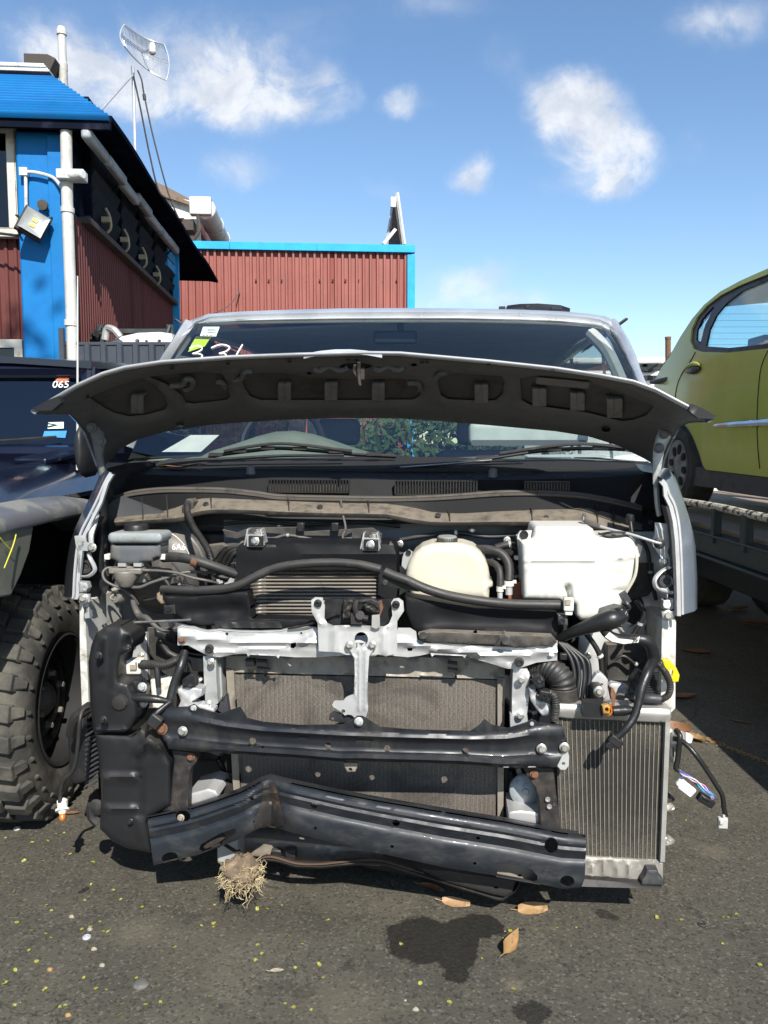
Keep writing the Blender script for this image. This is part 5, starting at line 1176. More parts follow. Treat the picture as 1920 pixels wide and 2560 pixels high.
m = MB(); m.plate(skin, 2.2, 0, (), 16, vfn=lambda a, b_: hood_v(a, b_) + .004, up=.0122); one(hood, 'inner_skin', m, mat('pocket_shade_grey', (.062, .060, .057), .55, dirt=(.03, .028, .025), dirt_scale=6), angle=70)  # back of the skin, coloured darker to stand for shade in the pockets
m = MB(); E = [A(x, y, hood_v(x, y)) for x, y in [(118, 1016)] + HF[2:-1] + [(1748, 1043)]]; m.grid([[p + Vector((0, -.004, .0145)) for p in E], [p + Vector((0, -.007, .012)) for p in E], [p + Vector((0, -.006, .007)) for p in E], [p + Vector((0, .004, .002)) for p in E]], (0, .002, 0)); one(hood, 'front_hem', m, mat('dull_silver_edge', (.34, .345, .35), .38, .3) if 'dull_silver_edge' not in MATS else MATS['dull_silver_edge'], angle=80)
for E2 in (HL, HR):
    E = [A(x, y, hood_v(x, y)) for x, y in E2[:-1]]; s_ = -.006 if E2 is HL else .006; m = MB(); m.grid([[p + Vector((s_, 0, .0145)) for p in E], [p + Vector((s_ * 1.6, 0, .007)) for p in E], [p + Vector((0, 0, 0)) for p in E]]); one(hood, 'side_hem', m, M_silver, angle=80)
for cx_, cy_, w_, h_ in ((345, 1012, 36, 46), (712, 982, 36, 46), (828, 980, 36, 44), (946, 981, 36, 44), (1203, 986, 37, 46), (1348, 995, 37, 44), (1443, 1006, 38, 44), (1536, 1022, 40, 48)):
    m = MB(); b0 = A(cx_, cy_ + h_ * .48, hood_v(cx_, cy_ + h_ * .48) - .012); t0 = A(cx_, cy_ - h_ * .5, hood_v(cx_, cy_ - h_ * .5) - .004)
    hw = w_ / 2 * 2.2 / F; u_ = (t0 - b0)
    prof = [(-1, -.0), (-.9, .006), (-.2, .006), (-.1, .002), (.1, .002), (.2, .006), (.9, .006), (1, 0)]
    m.grid([[b0 + u_ * t + Vector((hw * x, -z - (.006 if t < .9 else 0), 0)) for x, z in prof] for t in (0, .5, .85, 1)] + [[t0 + Vector((hw * x, .03, .012)) for x, z in prof]], (0, .003, .003)); one(hood, 'stiffener_clip', m, mat('hood_bracket_grey', (.15, .145, .135), .55, dirt=(.10, .095, .085), dirt_scale=20) if 'hood_bracket_grey' not in MATS else MATS['hood_bracket_grey'], bevel=.0015)
m = MB(); m.tube([A(897, 905, 2.24), A(897, 930, 2.25), A(899, 958, 2.25), A(902, 964, 2.245)], [.006, .006, .005, .003], 8); m.tube([A(888, 912, 2.25), A(886, 930, 2.26), A(900, 950, 2.26)], .005, 6); m.box(A(905, 934, 2.27), (.016, .012, .035)); one(hood, 'striker', m, M_rustblack, bevel=.002)
m = MB(); m.plate(ell(890, 915, 46, 11, 18), 1.86, .002, step=9, vfn=lambda a, b_: hood_v(a, b_) + .012); one(hood, 'striker_recess', m, M_dark)
for P in ([(425, 965), (455, 962), (466, 948), (482, 952), (478, 968), (462, 975)], [(585, 952), (604, 945), (612, 930), (630, 928)], [(540, 955), (556, 957), (562, 968)], [(1020, 958), (1046, 960), (1050, 975)], [(1090, 945), (1100, 935), (1118, 931)]):
    m = MB(); m.tube([A(x, y, hood_v(x, y) - .008) for x, y in P], .0085, 8); one(hood, 'stiffener_arm', m, M_hood)
for px, py in ((430, 921), (570, 909), (724, 904), (870, 899), (891, 900), (1055, 906), (1068, 905), (1222, 911), (1382, 924)):
    m = MB(); m.plate([(px - 5, py - 2.5), (px + 5, py - 2), (px + 5, py + 2.5), (px - 5, py + 2)], 1.8, .001, vfn=lambda a, b_: hood_v(a, b_) - .0125); one(hood, 'rubber_plug', m, M_dark)
for (x0, x1, y) in ((785, 870, 922), (935, 1010, 921)):
    m = MB(); m.tube([A(x0 + (x1 - x0) * k / 6, y + 5 * math.sin(k * 1.7), hood_v(x0 + (x1 - x0) * k / 6, y) - .006) for k in range(7)], .008, 8); one(hood, 'pressed_rib', m, M_hood)
m = MB(); q = [A(x, y, hood_v(x, y) - .007) for x, y in ((1342, 943), (1420, 950), (1475, 956), (1468, 972), (1340, 960))]; m.add(q, [(0, 1, 2, 3, 4)]); one(hood, 'dusty_label', m, MATS['hood_bracket_grey'])
m = MB(); c_ = A(862, 893, 2.27); rows = [[c_ + Vector((.11 * x, -.02 + .08 * y, .005 + .013 * (1 - x * x) * (1 - .4 * y * y))) for x in (-1, -.6, -.2, .2, .6, 1)] for y in (-.3, 0, .5, 1)]; m.grid(rows, (0, 0, -.012)); one(hood, 'bonnet_crest', m, M_silver, angle=80)
# hinges and bolts
for Pp, bolts, lower in (([(222, 1062), (240, 1058), (258, 1080), (262, 1108), (256, 1140), (262, 1180), (272, 1200), (262, 1212), (250, 1206), (243, 1170), (232, 1110)], ((229, 1069), (253, 1103)), [(258, 1205), (252, 1240), (250, 1270)]),
                         ([(1652, 1066), (1672, 1072), (1678, 1092), (1660, 1130), (1654, 1165), (1646, 1215), (1640, 1222), (1633, 1210), (1632, 1160), (1634, 1120), (1642, 1090)], ((1660, 1084), (1647, 1120)), [(1640, 1215), (1643, 1260), (1648, 1290)])):
    m = MB(); m.plate(Pp, 2.42, .006, step=8, dfn=lambda x, y, d: .006 * min(1, d / 4)); hg_ = one(hood, 'hinge', m, M_galv if Pp[0][0] > 900 else M_hood, angle=60)
    for bx, by in bolts: m = MB(); m.bolt(A(bx, by, 2.412), .011); one(hg_, 'bolt', m, M_hood)
    m = MB(); m.tube([A(x, y, 2.44) for x, y in lower], .008, 6); one(hg_, 'link', m, M_galv)
for px, sg in ((138, 1), (1738, -1)):
    m = MB(); k_ = 20 if sg < 0 else 0; m.plate([(px - sg * 55, 1021 + k_), (px - sg * 18, 1000 + k_), (px + sg * 8, 990 + k_), (px + sg * 16, 1006 + k_), (px - sg * 8, 1026 + k_), (px - sg * 40, 1027 + k_)], 2.085, .02, step=12); one(hood, 'corner_seal', m, M_plastic)

# --- cowl: scuttle top, vents, seal and dusty lower ledge --------------------------------
ct = [(245, 1180), (330, 1182), (600, 1188), (1000, 1196), (1300, 1196), (1500, 1190), (1640, 1180)]
cb = [(270, 1242), (330, 1228), (420, 1220), (600, 1226), (700, 1238), (950, 1242), (1100, 1238), (1300, 1228), (1450, 1238), (1600, 1268)]
rows = [[A(x, 1178 + (interp(ct, x) - 1180) * .6 - 22, YB - .02) for x in range(250, 1661, 47)], [A(x, interp(ct, x) - 10, 2.74) for x in range(250, 1661, 47)], [A(x, interp(ct, x), 2.62) for x in range(250, 1661, 47)], [A(x, interp(ct, x) + 4, 2.605) for x in range(250, 1661, 47)], [A(x, interp(cb, x) + 4, 2.58) for x in range(250, 1661, 47)]]
m = MB(); m.grid(rows, (0, .01, -.01)); cowl = part('cowl_panel', m, M_cowl, angle=40)
for x0, x1, yt, yb_ in ((672, 873, 1198, 1230), (988, 1192, 1201, 1236), (1312, 1422, 1203, 1228)):
    m = MB(); m.plate([(x0, yt), (x1, yt + 2), (x1, yb_ + 2), (x0, yb_)], 2.575, .004, step=30); vg = one(cowl, 'vent_grille', m, mat('vent_mesh', (.10, .085, .065), .7, spots=(.22, .15, .08), spot_scale=60, spot_lo=.6, spot_hi=.7, bmp=.8, bscale=300) if 'vent_mesh' not in MATS else MATS['vent_mesh'])
    m = MB(); n = int((x1 - x0) / 7.2)
    for k in range(n + 1):
        px = x0 + (x1 - x0) * k / n; m.box((A(px, yt + 16, 2.565)), (.0038, .012, (yb_ - yt) * 2.57 / F))
    for yy in (yt, yb_): m.box(A((x0 + x1) / 2, yy + 1, 2.566), ((x1 - x0) * 2.57 / F, .012, .003))
    one(vg, 'louvre_bars', m, M_plastic)
sealP = [(250, 1258), (290, 1243), (330, 1231), (400, 1223), (470, 1222), (560, 1224), (640, 1232), (700, 1240), (820, 1243), (960, 1245), (1060, 1243), (1150, 1238), (1250, 1231), (1350, 1230), (1450, 1236), (1530, 1250), (1604, 1268)]
m = MB(); m.tube([A(x, y, 2.555) for x, y in sealP], .0085, 8, flat=.8); m.tube([A(x, y + 6, 2.55) for x, y in sealP], .006, 6); one(cowl, 'rubber_seal', m, mat('brown_dusty_rubber', (.065, .057, .047), .7, dirt=(.035, .031, .027), dirt_scale=18))
wl_ = [(262, 1250), (330, 1237), (420, 1228), (560, 1230), (700, 1246), (960, 1251), (1150, 1244), (1300, 1236), (1450, 1243), (1530, 1256), (1604, 1275)]
lt = [(285, 1296), (340, 1290), (400, 1284), (458, 1268), (470, 1256), (520, 1248), (600, 1252), (700, 1256), (800, 1260), (900, 1262), (970, 1263), (1030, 1272), (1080, 1284), (1150, 1288), (1250, 1282), (1350, 1278), (1420, 1277), (1460, 1272), (1530, 1288), (1620, 1318)]
lb_ = [(285, 1306), (340, 1302), (400, 1298), (458, 1294), (470, 1284), (520, 1274), (600, 1274), (700, 1279), (800, 1283), (900, 1284), (970, 1286), (1030, 1298), (1080, 1305), (1150, 1306), (1250, 1304), (1350, 1305), (1420, 1308), (1460, 1312), (1530, 1320), (1620, 1325)]
xs_ = list(range(285, 1621, 22))
m = MB(); m.grid([[A(x, interp(wl_, x), 2.552) for x in xs_], [A(x, interp(lt, x) - 3, 2.542) for x in xs_]], (0, .01, 0)); one(cowl, 'cowl_web', m, M_cowl)
m = MB(); m.grid([[A(x, interp(lt, x) - 4, 2.54) for x in xs_], [A(x, (interp(lt, x) + interp(lb_, x)) / 2 - 2, 2.485) for x in xs_], [A(x, interp(lb_, x), 2.45) for x in xs_], [A(x, interp(lb_, x) + 6, 2.452) for x in xs_]], (0, .006, -.006)); ledge = one(cowl, 'cowl_ledge', m, M_dusty, angle=45)
for px in (353, 415, 524, 718, 918, 1120, 1326, 1490, 1530):
    m = MB(); y0 = interp(wl_, px) + 8; m.add([A(px, y0 if px in (353, 415, 1490, 1530) else interp(lt, px) - 12, 2.543), A(px + 3, interp(lb_, px) - 3, 2.455), A(px + 3, interp(lt, px), 2.53)] + [A(px + 3, y0 if px in (353, 415, 1490, 1530) else interp(lt, px) - 12, 2.543), A(px + 6, interp(lb_, px) - 3, 2.455), A(px + 6, interp(lt, px), 2.53)], [(0, 1, 2), (5, 4, 3), (0, 3, 4, 1), (0, 2, 5, 3)]); one(ledge, 'stiffening_web', m, M_plastic)
for px, py in ((515, 1261), (800, 1268), (1095, 1289), (1365, 1295), (1627, 1306), (945, 1290)):
    m = MB(); m.lathe(A(px, py, 2.48), (0, -.8, .6), [(.009, 0), (.009, .003), (.006, .005), (.003, .005), (0, .002)], 14); one(ledge, 'clip', m, M_plastic)
m = MB(); m.tube([A(852, 1248, 2.53), A(853, 1262, 2.5), A(855, 1268, 2.49)], .0035, 6); m.tube([A(858, 1290, 2.45), A(864, 1320, 2.43), A(857, 1340, 2.41), A(860, 1355, 2.4)], .0035, 6); one(ledge, 'cable_tie', m, M_cable)
m = MB(); m.plate([(455, 1290), (455, 1268), (466, 1248), (478, 1246), (486, 1256), (486, 1276), (474, 1292)], 2.47, .04, rnd=6, step=5); one(ledge, 'grommet_cover', m, M_dusty, angle=60)
# wipers and the bits lying in the scuttle
for P, Q in (([(395, 1165), (420, 1158), (500, 1150), (560, 1148), (700, 1140), (860, 1138)], [(520, 1136), (560, 1128), (640, 1118), (700, 1113), (800, 1120), (880, 1128), (990, 1134)]),
             ([(930, 1186), (960, 1172), (1010, 1166), (1100, 1160), (1200, 1150), (1320, 1132)], [(1170, 1144), (1250, 1134), (1330, 1122), (1440, 1114), (1560, 1116), (1600, 1124)])):
    m = MB(); m.tube([A(x, y, 2.80) for x, y in P], [.018, .017, .011, .009, .008, .007], 8, flat=.7); wp = part('wiper', m, M_plastic)
    m = MB(); m.tube([A(x, y + 6, 2.84) for x, y in Q], .005, 6); m.tube([A(x, y + 10, 2.845) for x, y in Q], .0035, 4)
    for k in range(len(Q) - 1):
        x, y = (Q[k][0] + Q[k + 1][0]) / 2, (Q[k][1] + Q[k + 1][1]) / 2; m.box(A(x, y + 4, 2.835), (.05, .014, .012))
    m.tube([A(*Q[1], 2.83), A(Q[3][0], Q[3][1] - 4, 2.82), A(*Q[5], 2.83)], .006, 6); one(wp, 'blade', m, M_rubber)
m = MB(); m.tube([A(1000, 1168, 2.785), A(1110, 1160, 2.785), A(1230, 1150, 2.79)], .0022, 4); one(wp, 'worn_edge', m, M_galv)
for px, py in ((627, 1168), (1232, 1176)):
    m = MB(); m.lathe(A(px, py + 18, 2.66), (0, 0, 1), [(.016, 0), (.014, .02), (.012, .027), (.006, .031), (0, .032)], 16); one(cowl, 'washer_nozzle', m, mat('grey_nozzle', (.1, .1, .1), .5) if 'grey_nozzle' not in MATS else MATS['grey_nozzle'])
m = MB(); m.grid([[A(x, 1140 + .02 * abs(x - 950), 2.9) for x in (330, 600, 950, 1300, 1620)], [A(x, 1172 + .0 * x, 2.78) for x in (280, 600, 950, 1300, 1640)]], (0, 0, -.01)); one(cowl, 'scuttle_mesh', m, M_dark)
# --- engine bay: bulkhead, aprons, booster ------------------------------------------------
def P3d(L, v): return [A(x, y, v) for x, y in L]
def pipe(parent, name, L, v, r, material, n=10, **kw):
    """a hose or cable through measured points; v is one depth or one per point"""
    vs = v if isinstance(v, (list, tuple)) else [v] * len(L)
    m = MB(); m.tube([A(x, y, d) for (x, y), d in zip(L, vs)], r, n, **kw); return obj(name, m, material, parent or van, angle=50)
def bolt(parent, px, py, v, r=.008, material=None, name='bolt', ax=(0, -1, .1), h=.009):
    m = MB(); m.bolt(A(px, py, v), r, ax, h); return obj(name, m, material or M_bolt, parent)
def hole(parent, px, py, v, r, material=None, name='grommet'):
    m = MB(); m.lathe(A(px, py, v), (0, -1, 0), [(r * 1.15, 0), (r * 1.1, .003), (r * .7, .003), (r * .6, .0005), (0, .0005)], 18); return obj(name, m, material or M_plastic, parent)
m = MB(); m.plate([(215, 1260), (1660, 1290), (1650, 2050), (250, 2050)], 2.66, .02, step=60, dfn=relief(([(300, 1330), (1640, 1345)], 30, .03), ([(300, 1380), (1640, 1380)], 30, .015))); bulk = part('bulkhead', m, mat('bulkhead_blue_grey', (.035, .037, .042), .5, .1, dirt=(.05, .045, .038), dirt_scale=9), angle=60)
m = MB(); m.plate([(560, 1300), (1330, 1316), (1320, 1400), (1000, 1398), (560, 1380)], 2.58, .01, step=22, dfn=relief(([(560, 1344), (1000, 1352), (1320, 1360)], 16, .014), ([(900, 1372), (1300, 1380)], 14, .008))); one(bulk, 'cross_panel', m, mat('silver_blue_panel', (.12, .127, .137), .45, .25, dirt=(.1, .1, .1), dirt_scale=10), angle=60)
# dark under-structure that carries the parts in front of the wheels
m = MB()
for x in (XC - .48, XC + .48): m.box((x, 2.55, .40), (.09, .55, .12))
m.box((XC, 2.45, .30), (.95, .1, .1)); m.box((XC, 2.62, .60), (1.3, .03, .8)); part('front_rail', m, M_satin, bevel=.01)
# left inner apron and fender edge
m = MB(); m.plate([(232, 1290), (300, 1240), (460, 1300), (520, 1400), (470, 1560), (430, 1700), (300, 1720), (228, 1660), (222, 1500)], 2.52, .02, step=26, dfn=relief(([(330, 1350), (300, 1500), (340, 1640)], 50, .03), ([(250, 1300), (240, 1560)], 10, .012), dent=.01)); la = part('inner_wing', m, mat('dark_grey_apron', (.075, .08, .088), .45, .15, dirt=(.05, .045, .038), dirt_scale=12), angle=60)
m = MB(); m.plate([(296, 1585), (366, 1583), (370, 1700), (300, 1700)], 2.36, .02, step=14, dfn=relief(([(300, 1605), (366, 1605)], 10, .008))); one(la, 'white_panel', m, M_white)
m = MB(); m.plate([(368, 1570), (445, 1572), (450, 1640), (440, 1770), (372, 1770)], 2.40, .02, step=20); one(la, 'dark_panel', m, M_dusty)
m = MB(); m.plate([(385, 1560), (395, 1575), (440, 1588), (444, 1612), (420, 1606), (385, 1590)], 2.3, .03, step=10, rnd=6); one(la, 'trim_arm', m, M_plastic)
# brake servo
sv = MB(); c_ = A(392, 1432, 2.46); sv.lathe(c_ + Vector((0, .12, 0)), (0, -1, .05), [(.10, -.02), (.142, .0), (.15, .02), (.15, .055), (.144, .065), (.138, .068), (.13, .085), (.10, .105), (.06, .115), (0, .118)], 48); servo = part('brake_servo', sv, mat('servo_grey', (.075, .072, .068), .45, .1, dirt=(.13, .11, .085), dirt_scale=10, updust=.5), angle=35)
m = MB(); lettering(m, '6A6', .026, A(447, 1368, 2.33), zdir=(0, .12, 1)); one(servo, 'paint_mark', m, M_paint)
m = MB(); m.tube([A(425, 1332, 2.345), A(442, 1343, 2.335), A(460, 1362, 2.335), (A(474, 1388, 2.345))], .0012, 4); one(servo, 'white_line', m, M_paint)
m = MB(); c_ = A(341, 1440, 2.31); m.box(c_ + Vector((0, .03, 0)), (.085, .13, .03)); m.lathe(A(318, 1438, 2.24), (0, 1, 0), [(.0, 0), (.02, .002), (.026, .01), (.026, .12)], 18); m.lathe(A(315, 1442, 2.25), (0, 0, -1), [(.034, -.02), (.034, .0), (.022, .022), (.017, .03), (0, .032)], 18); m.box(A(320, 1425, 2.26), (.10, .05, .018)); mc = part('master_cylinder', m, M_cast, bevel=.004)
# reservoir: clouded body, lid and black cap
def tankbox(L, v0, v1, r, step=7): m = MB(); m.plate(L, v0, v1 - v0, step=step, rnd=r, rim=1); return m
m = tankbox([(276, 1352), (290, 1362), (392, 1362), (404, 1352), (402, 1392), (384, 1396), (382, 1404), (350, 1405), (345, 1410), (300, 1410), (290, 1402), (276, 1396)], 2.24, 2.31, 9); rs = part('brake_fluid_reservoir', m, mat('reservoir_grey', (.095, .10, .108), .42, dirt=(.13, .12, .1), dirt_scale=16), angle=60)
m = tankbox(rrect(270, 1331, 407, 1358, 12), 2.225, 2.31, 11, 6); one(rs, 'clear_top', m, M_resv, angle=60)
m = MB(); m.lathe(A(341, 1334, 2.30), (0, 0, 1), [(.036, 0), (.036, .022), (.033, .027), (0, .028)], 28); one(rs, 'cap', m, M_plastic)
for px in (272, 404): m = MB(); m.box(A(px + (6 if px > 300 else 0), 1391, 2.27), (.016, .03, .016)); one(rs, 'hose_stub', m, M_connw, bevel=.002)
for px in (308, 347): m = MB(); m.box(A(px, 1411, 2.25), (.024, .02, .01)); one(mc, 'bracket_clip', m, M_galv)
# lines and hoses on the left
pipe(mc, 'brake_line', [(288, 1420), (268, 1420), (257, 1432), (262, 1450), (280, 1462), (300, 1470), (330, 1490), (345, 1510)], [2.27, 2.26, 2.25, 2.24, 2.24, 2.25, 2.28, 2.3], .0042, M_cable)
pipe(mc, 'brake_line', [(345, 1425), (400, 1427), (440, 1432), (480, 1444), (520, 1452), (545, 1458)], [2.25, 2.24, 2.24, 2.24, 2.25, 2.28], .0042, M_cable)
pipe(mc, 'brake_line', [(325, 1467), (350, 1468), (380, 1456), (430, 1440), (470, 1430), (530, 1432), (560, 1426)], [2.26, 2.25, 2.25, 2.26, 2.27, 2.3, 2.33], .0048, M_cable)
hz_ = pipe(None, 'heater_hose', [(408, 1394), (440, 1393), (475, 1398), (510, 1408), (545, 1420), (590, 1436)], [2.28, 2.26, 2.25, 2.25, 2.26, 2.28], .0145, M_rubber, 14)
m = MB(); d_ = (A(496, 1406, 2.25) - A(478, 1400, 2.25)).normalized(); m.lathe(A(481, 1401, 2.25), d_, [(.0165, 0), (.0165, .018), (.015, .018)], 16); one(hz_, 'hose_clip', m, M_rust)
pipe(None, 'corrugated_conduit', [(468, 1262), (470, 1285), (485, 1320), (505, 1350), (520, 1375), (530, 1405)], [2.44, 2.40, 2.36, 2.33, 2.30, 2.28], .0095, M_rubber, 12, corr=.0012, pitch=.0052)
for k, o in enumerate((0, 9, 18)):
    pipe(None, 'heater_pipe', [(545 + o, 1415 + o * .6), (558 + o, 1385 + o * .8), (575 + o * .6, 1371 + o * .7), (600, 1364 + o * .8)], [2.36, 2.34, 2.33, 2.33], .0075, M_rubber)
m = MB(); m.plate([(520, 1362), (556, 1358), (568, 1366), (548, 1384), (536, 1400), (514, 1392), (516, 1372)], 2.42, .02, rnd=6, step=6); part('harness_bracket', m, M_dusty)
m = MB(); m.plate([(535, 1420), (585, 1408), (585, 1455), (545, 1466)], 2.40, .02, step=9, dfn=relief(dent=.006, dscale=.06)); part('white_bracket', m, M_white)
m = MB(); m.lathe(A(287, 1492, 2.27), (-.25, -.9, .1), [(.012, -.05), (.02, -.04), (.02, -.005), (.017, 0), (.009, .0), (.008, -.008), (0, -.008)], 20); m.tube([A(284, 1486, 2.26), A(276, 1496, 2.25), A(288, 1500, 2.25)], .003, 5); part('pressure_sensor', m, M_cast)
pipe(None, 'bonnet_cable', [(330, 1480), (335, 1512), (350, 1540), (367, 1545), (395, 1570), (424, 1581)], [2.32, 2.28, 2.24, 2.2, 2.18, 2.17], [.006, .0085, .0105, .0085, .0055, .005], M_cable)
pipe(None, 'release_rod', [(303, 1561), (340, 1556), (400, 1553), (450, 1551), (478, 1549)], 2.12, .0036, M_cable)
hole(la, 278, 1557, 2.49, .018)
# --- oil cooler in its black shroud ---------------------------------------------------------
co = [(590, 1372), (600, 1360), (640, 1358), (965, 1360), (984, 1366), (990, 1385), (992, 1480), (986, 1560), (620, 1565), (588, 1470)]
grl = [(618, 1452), (628, 1432), (656, 1424), (940, 1424), (946, 1432), (944, 1540), (900, 1546), (660, 1546), (632, 1540), (622, 1520)]
m = MB(); m.plate(co, 2.27, .14, [grl], step=18, dfn=relief(([(600, 1378), (985, 1384)], 14, .010), dent=.004, dscale=.02), rim=1); sh_ = part('cooler_shroud', m, M_cowl, bevel=.008, seg=3, angle=60)
m = MB(); m.grid([[A(x, 1362, 2.272) for x in (596, 700, 800, 900, 984)], [A(x, 1352, 2.36) for x in (604, 700, 800, 900, 976)]], (0, 0, -.01)); one(sh_, 'shroud_lid', m, M_dusty)
m = MB(); m.plate([(612, 1418), (952, 1418), (952, 1550), (612, 1550)], 2.335, .03, step=60); cl = one(sh_, 'cooler_fins', m, core('cooler_fin_pack', (.15, .135, .115), (.2, .18, .15), .004, .05, False))
M_ctube = mat('dull_dusty_tube', (.17, .152, .128), .5, .35, dirt=(.09, .08, .066), dirt_scale=20)
for k in range(13):
    y = 1432 + k * 8.9
    m = MB(); m.tube([A(944, y, 2.30), A(680, y, 2.30), A(664, y, 2.298), A(646, y + 1, 2.288), A(630, y + 3, 2.298), A(622, y + 4, 2.32)], [.0034, .0034, .0045, .005, .005, .0045], 8); one(cl, 'cooler_tube', m, M_ctube)
for px, py in ((640, 1343), (928, 1352)):
    m = MB(); m.box(A(px, py + 8, 2.275), (.05, .03, .036)); m.box(A(px - 20, py - 2, 2.29), (.005, .05, .05), (0, R(12), 0)); m.box(A(px + 20, py - 2, 2.29), (.005, .05, .05), (0, R(-12), 0)); bk = one(sh_, 'mounting_bracket', m, M_galv, bevel=.003)
    m = MB(); m.box(A(px, py + 9, 2.256), (.042, .012, .03)); one(bk, 'bracket_face', m, M_plastic, bevel=.002)
    bolt(bk, px - 2, py + 10, 2.250, .0085); bolt(bk, px + 8, py - 12, 2.28, .010, M_bolt, ax=(0, -.35, .9))
m = MB(); m.grid([[A(x, y, 2.38) for x, y in ((655, 1354), (760, 1355), (900, 1358))], [A(x, y - 6, 2.40) for x, y in ((655, 1354), (760, 1355), (900, 1358))]], (0, 0, -.008)); one(sh_, 'white_lip', m, M_alu)
ht = MB(); ht.plate([(556, 1324), (590, 1332), (620, 1320), (745, 1318), (760, 1330), (930, 1320), (955, 1336), (955, 1350), (925, 1350), (905, 1334), (900, 1352), (880, 1352), (880, 1330), (862, 1340), (740, 1338), (650, 1330), (618, 1338), (590, 1346), (566, 1342)], 2.42, .012, step=9, dfn=relief(dent=.004, dscale=.04)); hb_ = part('harness_tray', ht, M_dusty)
for px in (752, 838): m = MB(); m.box(A(px, 1318, 2.40), (.022, .02, .028)); one(hb_, 'cable_clip', m, M_plastic, bevel=.003)
# --- coolant reservoir ------------------------------------------------------------------------
ro = [(1014, 1440), (1017, 1418), (1024, 1398), (1036, 1380), (1054, 1366), (1078, 1358), (1118, 1355), (1158, 1358), (1184, 1366), (1202, 1380), (1214, 1398), (1221, 1418), (1224, 1436), (1224, 1450), (1232, 1456), (1232, 1466), (1224, 1470), (1222, 1500), (1030, 1500), (1018, 1450)]
m = MB(); m.plate(ro, 2.26, .13, step=8, rnd=22, rim=1, dfn=relief(([(1016, 1468), (1228, 1467)], 4, .006))); cr = part('coolant_reservoir', m, M_cream, angle=75)
m = MB(); m.lathe(A(1118, 1368, 2.31), (0, -.05, 1), [(.024, -.02), (.024, .012), (.0285, .013), (.0285, .03), (.026, .033), (0, .034)], 30); nk = one(cr, 'filler_neck', m, M_resv)
m = MB(); cc_ = A(1118, 1349, 2.31); n_ = 60; m.loft([[cc_ + Vector((r_ * (1 + (.03 if i % 2 else 0)) * math.cos(2 * math.pi * i / n_), r_ * (1 + (.03 if i % 2 else 0)) * math.sin(2 * math.pi * i / n_), h)) for i in range(n_)] for h, r_ in ((-.013, .0275), (-.012, .0295), (.006, .0295), (.009, .027))]); one(cr, 'cap', m, M_dusty, angle=40)
m = MB(); m.plate([(1010, 1382), (1022, 1374), (1032, 1380), (1026, 1400), (1014, 1424), (1004, 1414), (1006, 1395)], 2.30, .01, step=6); tb = one(cr, 'mounting_tab', m, M_galv); hole(tb, 1021, 1382, 2.298, .007)
for L, r_, vv in (([(1192, 1374), (1220, 1374), (1250, 1382), (1268, 1402), (1273, 1425), (1272, 1452)], .0135, [2.34, 2.32, 2.31, 2.30, 2.29, 2.28]), ([(1222, 1404), (1240, 1412), (1250, 1432), (1250, 1466)], .0095, [2.33, 2.30, 2.28, 2.27])):
    h_ = pipe(None, 'coolant_hose', L, vv, r_, M_rubber, 14); x, y = L[-1]
    m = MB(); m.lathe(A(x, y + 12, vv[-1]), (0, 0, 1), [(r_ * 1.0, -.0), (r_ * 1.1, 0), (r_ * 1.1, .014), (r_ * 1.0, .014)], 20); m.box(A(x + r_ * 1050, y + 2, vv[-1] - .004), (.01, .012, .008)); one(h_, 'hose_clamp', m, M_connw)
    m = MB(); m.cyl(A(x, y + 34, vv[-1]), A(x, y + 8, vv[-1]), r_ * .78); one(h_, 'pipe_stub', m, M_white)
m = MB(); m.plate([(1270, 1500), (1268, 1478), (1282, 1462), (1308, 1448), (1308, 1500)], 2.33, .01, step=8, rnd=5); part('rusty_shield', m, mat('rust_orange_shield', (.28, .10, .05), .6, dirt=(.2, .08, .04), dirt_scale=20))
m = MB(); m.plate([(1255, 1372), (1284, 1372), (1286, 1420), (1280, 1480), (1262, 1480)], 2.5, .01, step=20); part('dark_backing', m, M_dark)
# --- big white washer bottle --------------------------------------------------------------------
to = [(1334, 1322), (1340, 1315), (1472, 1315), (1482, 1322), (1488, 1338), (1500, 1342), (1576, 1340), (1586, 1350), (1592, 1372), (1590, 1410), (1582, 1450), (1566, 1478), (1556, 1500), (1548, 1530), (1540, 1546), (1450, 1550), (1440, 1540), (1438, 1512), (1400, 1500), (1309, 1497), (1306, 1400), (1303, 1366), (1300, 1352), (1330, 1344)]
tr_ = relief(([(1305, 1402), (1440, 1404), (1540, 1398), (1594, 1388)], 5, .009), *[([(x, 1440), (x + 2, 1500)], 4, -.0025) for x in (1330, 1360, 1380, 1475, 1507, 1540)], ([(1418, 1470), (1420, 1500)], 14, -.035), ([(1532, 1482), (1560, 1478)], 12, -.010), ([(1310, 1420), (1560, 1420)], 12, .003))
m = MB(); m.plate(to, 2.24, .17, step=7, rnd=16, rim=1, dfn=tr_); wt_ = part('washer_bottle', m, M_tank, angle=75)
m = MB(); m.plate([(1293, 1338), (1300, 1328), (1330, 1326), (1334, 1350), (1304, 1356), (1292, 1348)], 2.27, .012, step=6, rnd=4); tb = one(wt_, 'mounting_tab', m, M_tank); hole(tb, 1310, 1337, 2.268, .011)
m = MB(); m.tube([A(1500, 1336, 2.26), A(1530, 1331, 2.24), A(1570, 1332, 2.25), A(1588, 1334, 2.28), A(1560, 1338, 2.28), A(1510, 1338, 2.27)], .0036, 6); m.tube([A(1496, 1333, 2.26), A(1520, 1342, 2.245), A(1555, 1339, 2.245), A(1580, 1336, 2.26)], .003, 6); one(wt_, 'bottle_lead', m, M_rubber)
m = MB(); m.tube([A(1588, 1362, 2.26), A(1592, 1400, 2.24), A(1587, 1440, 2.24), A(1568, 1476, 2.25), A(1556, 1494, 2.26)], .0045, 8); one(wt_, 'sight_tube', m, M_cream)
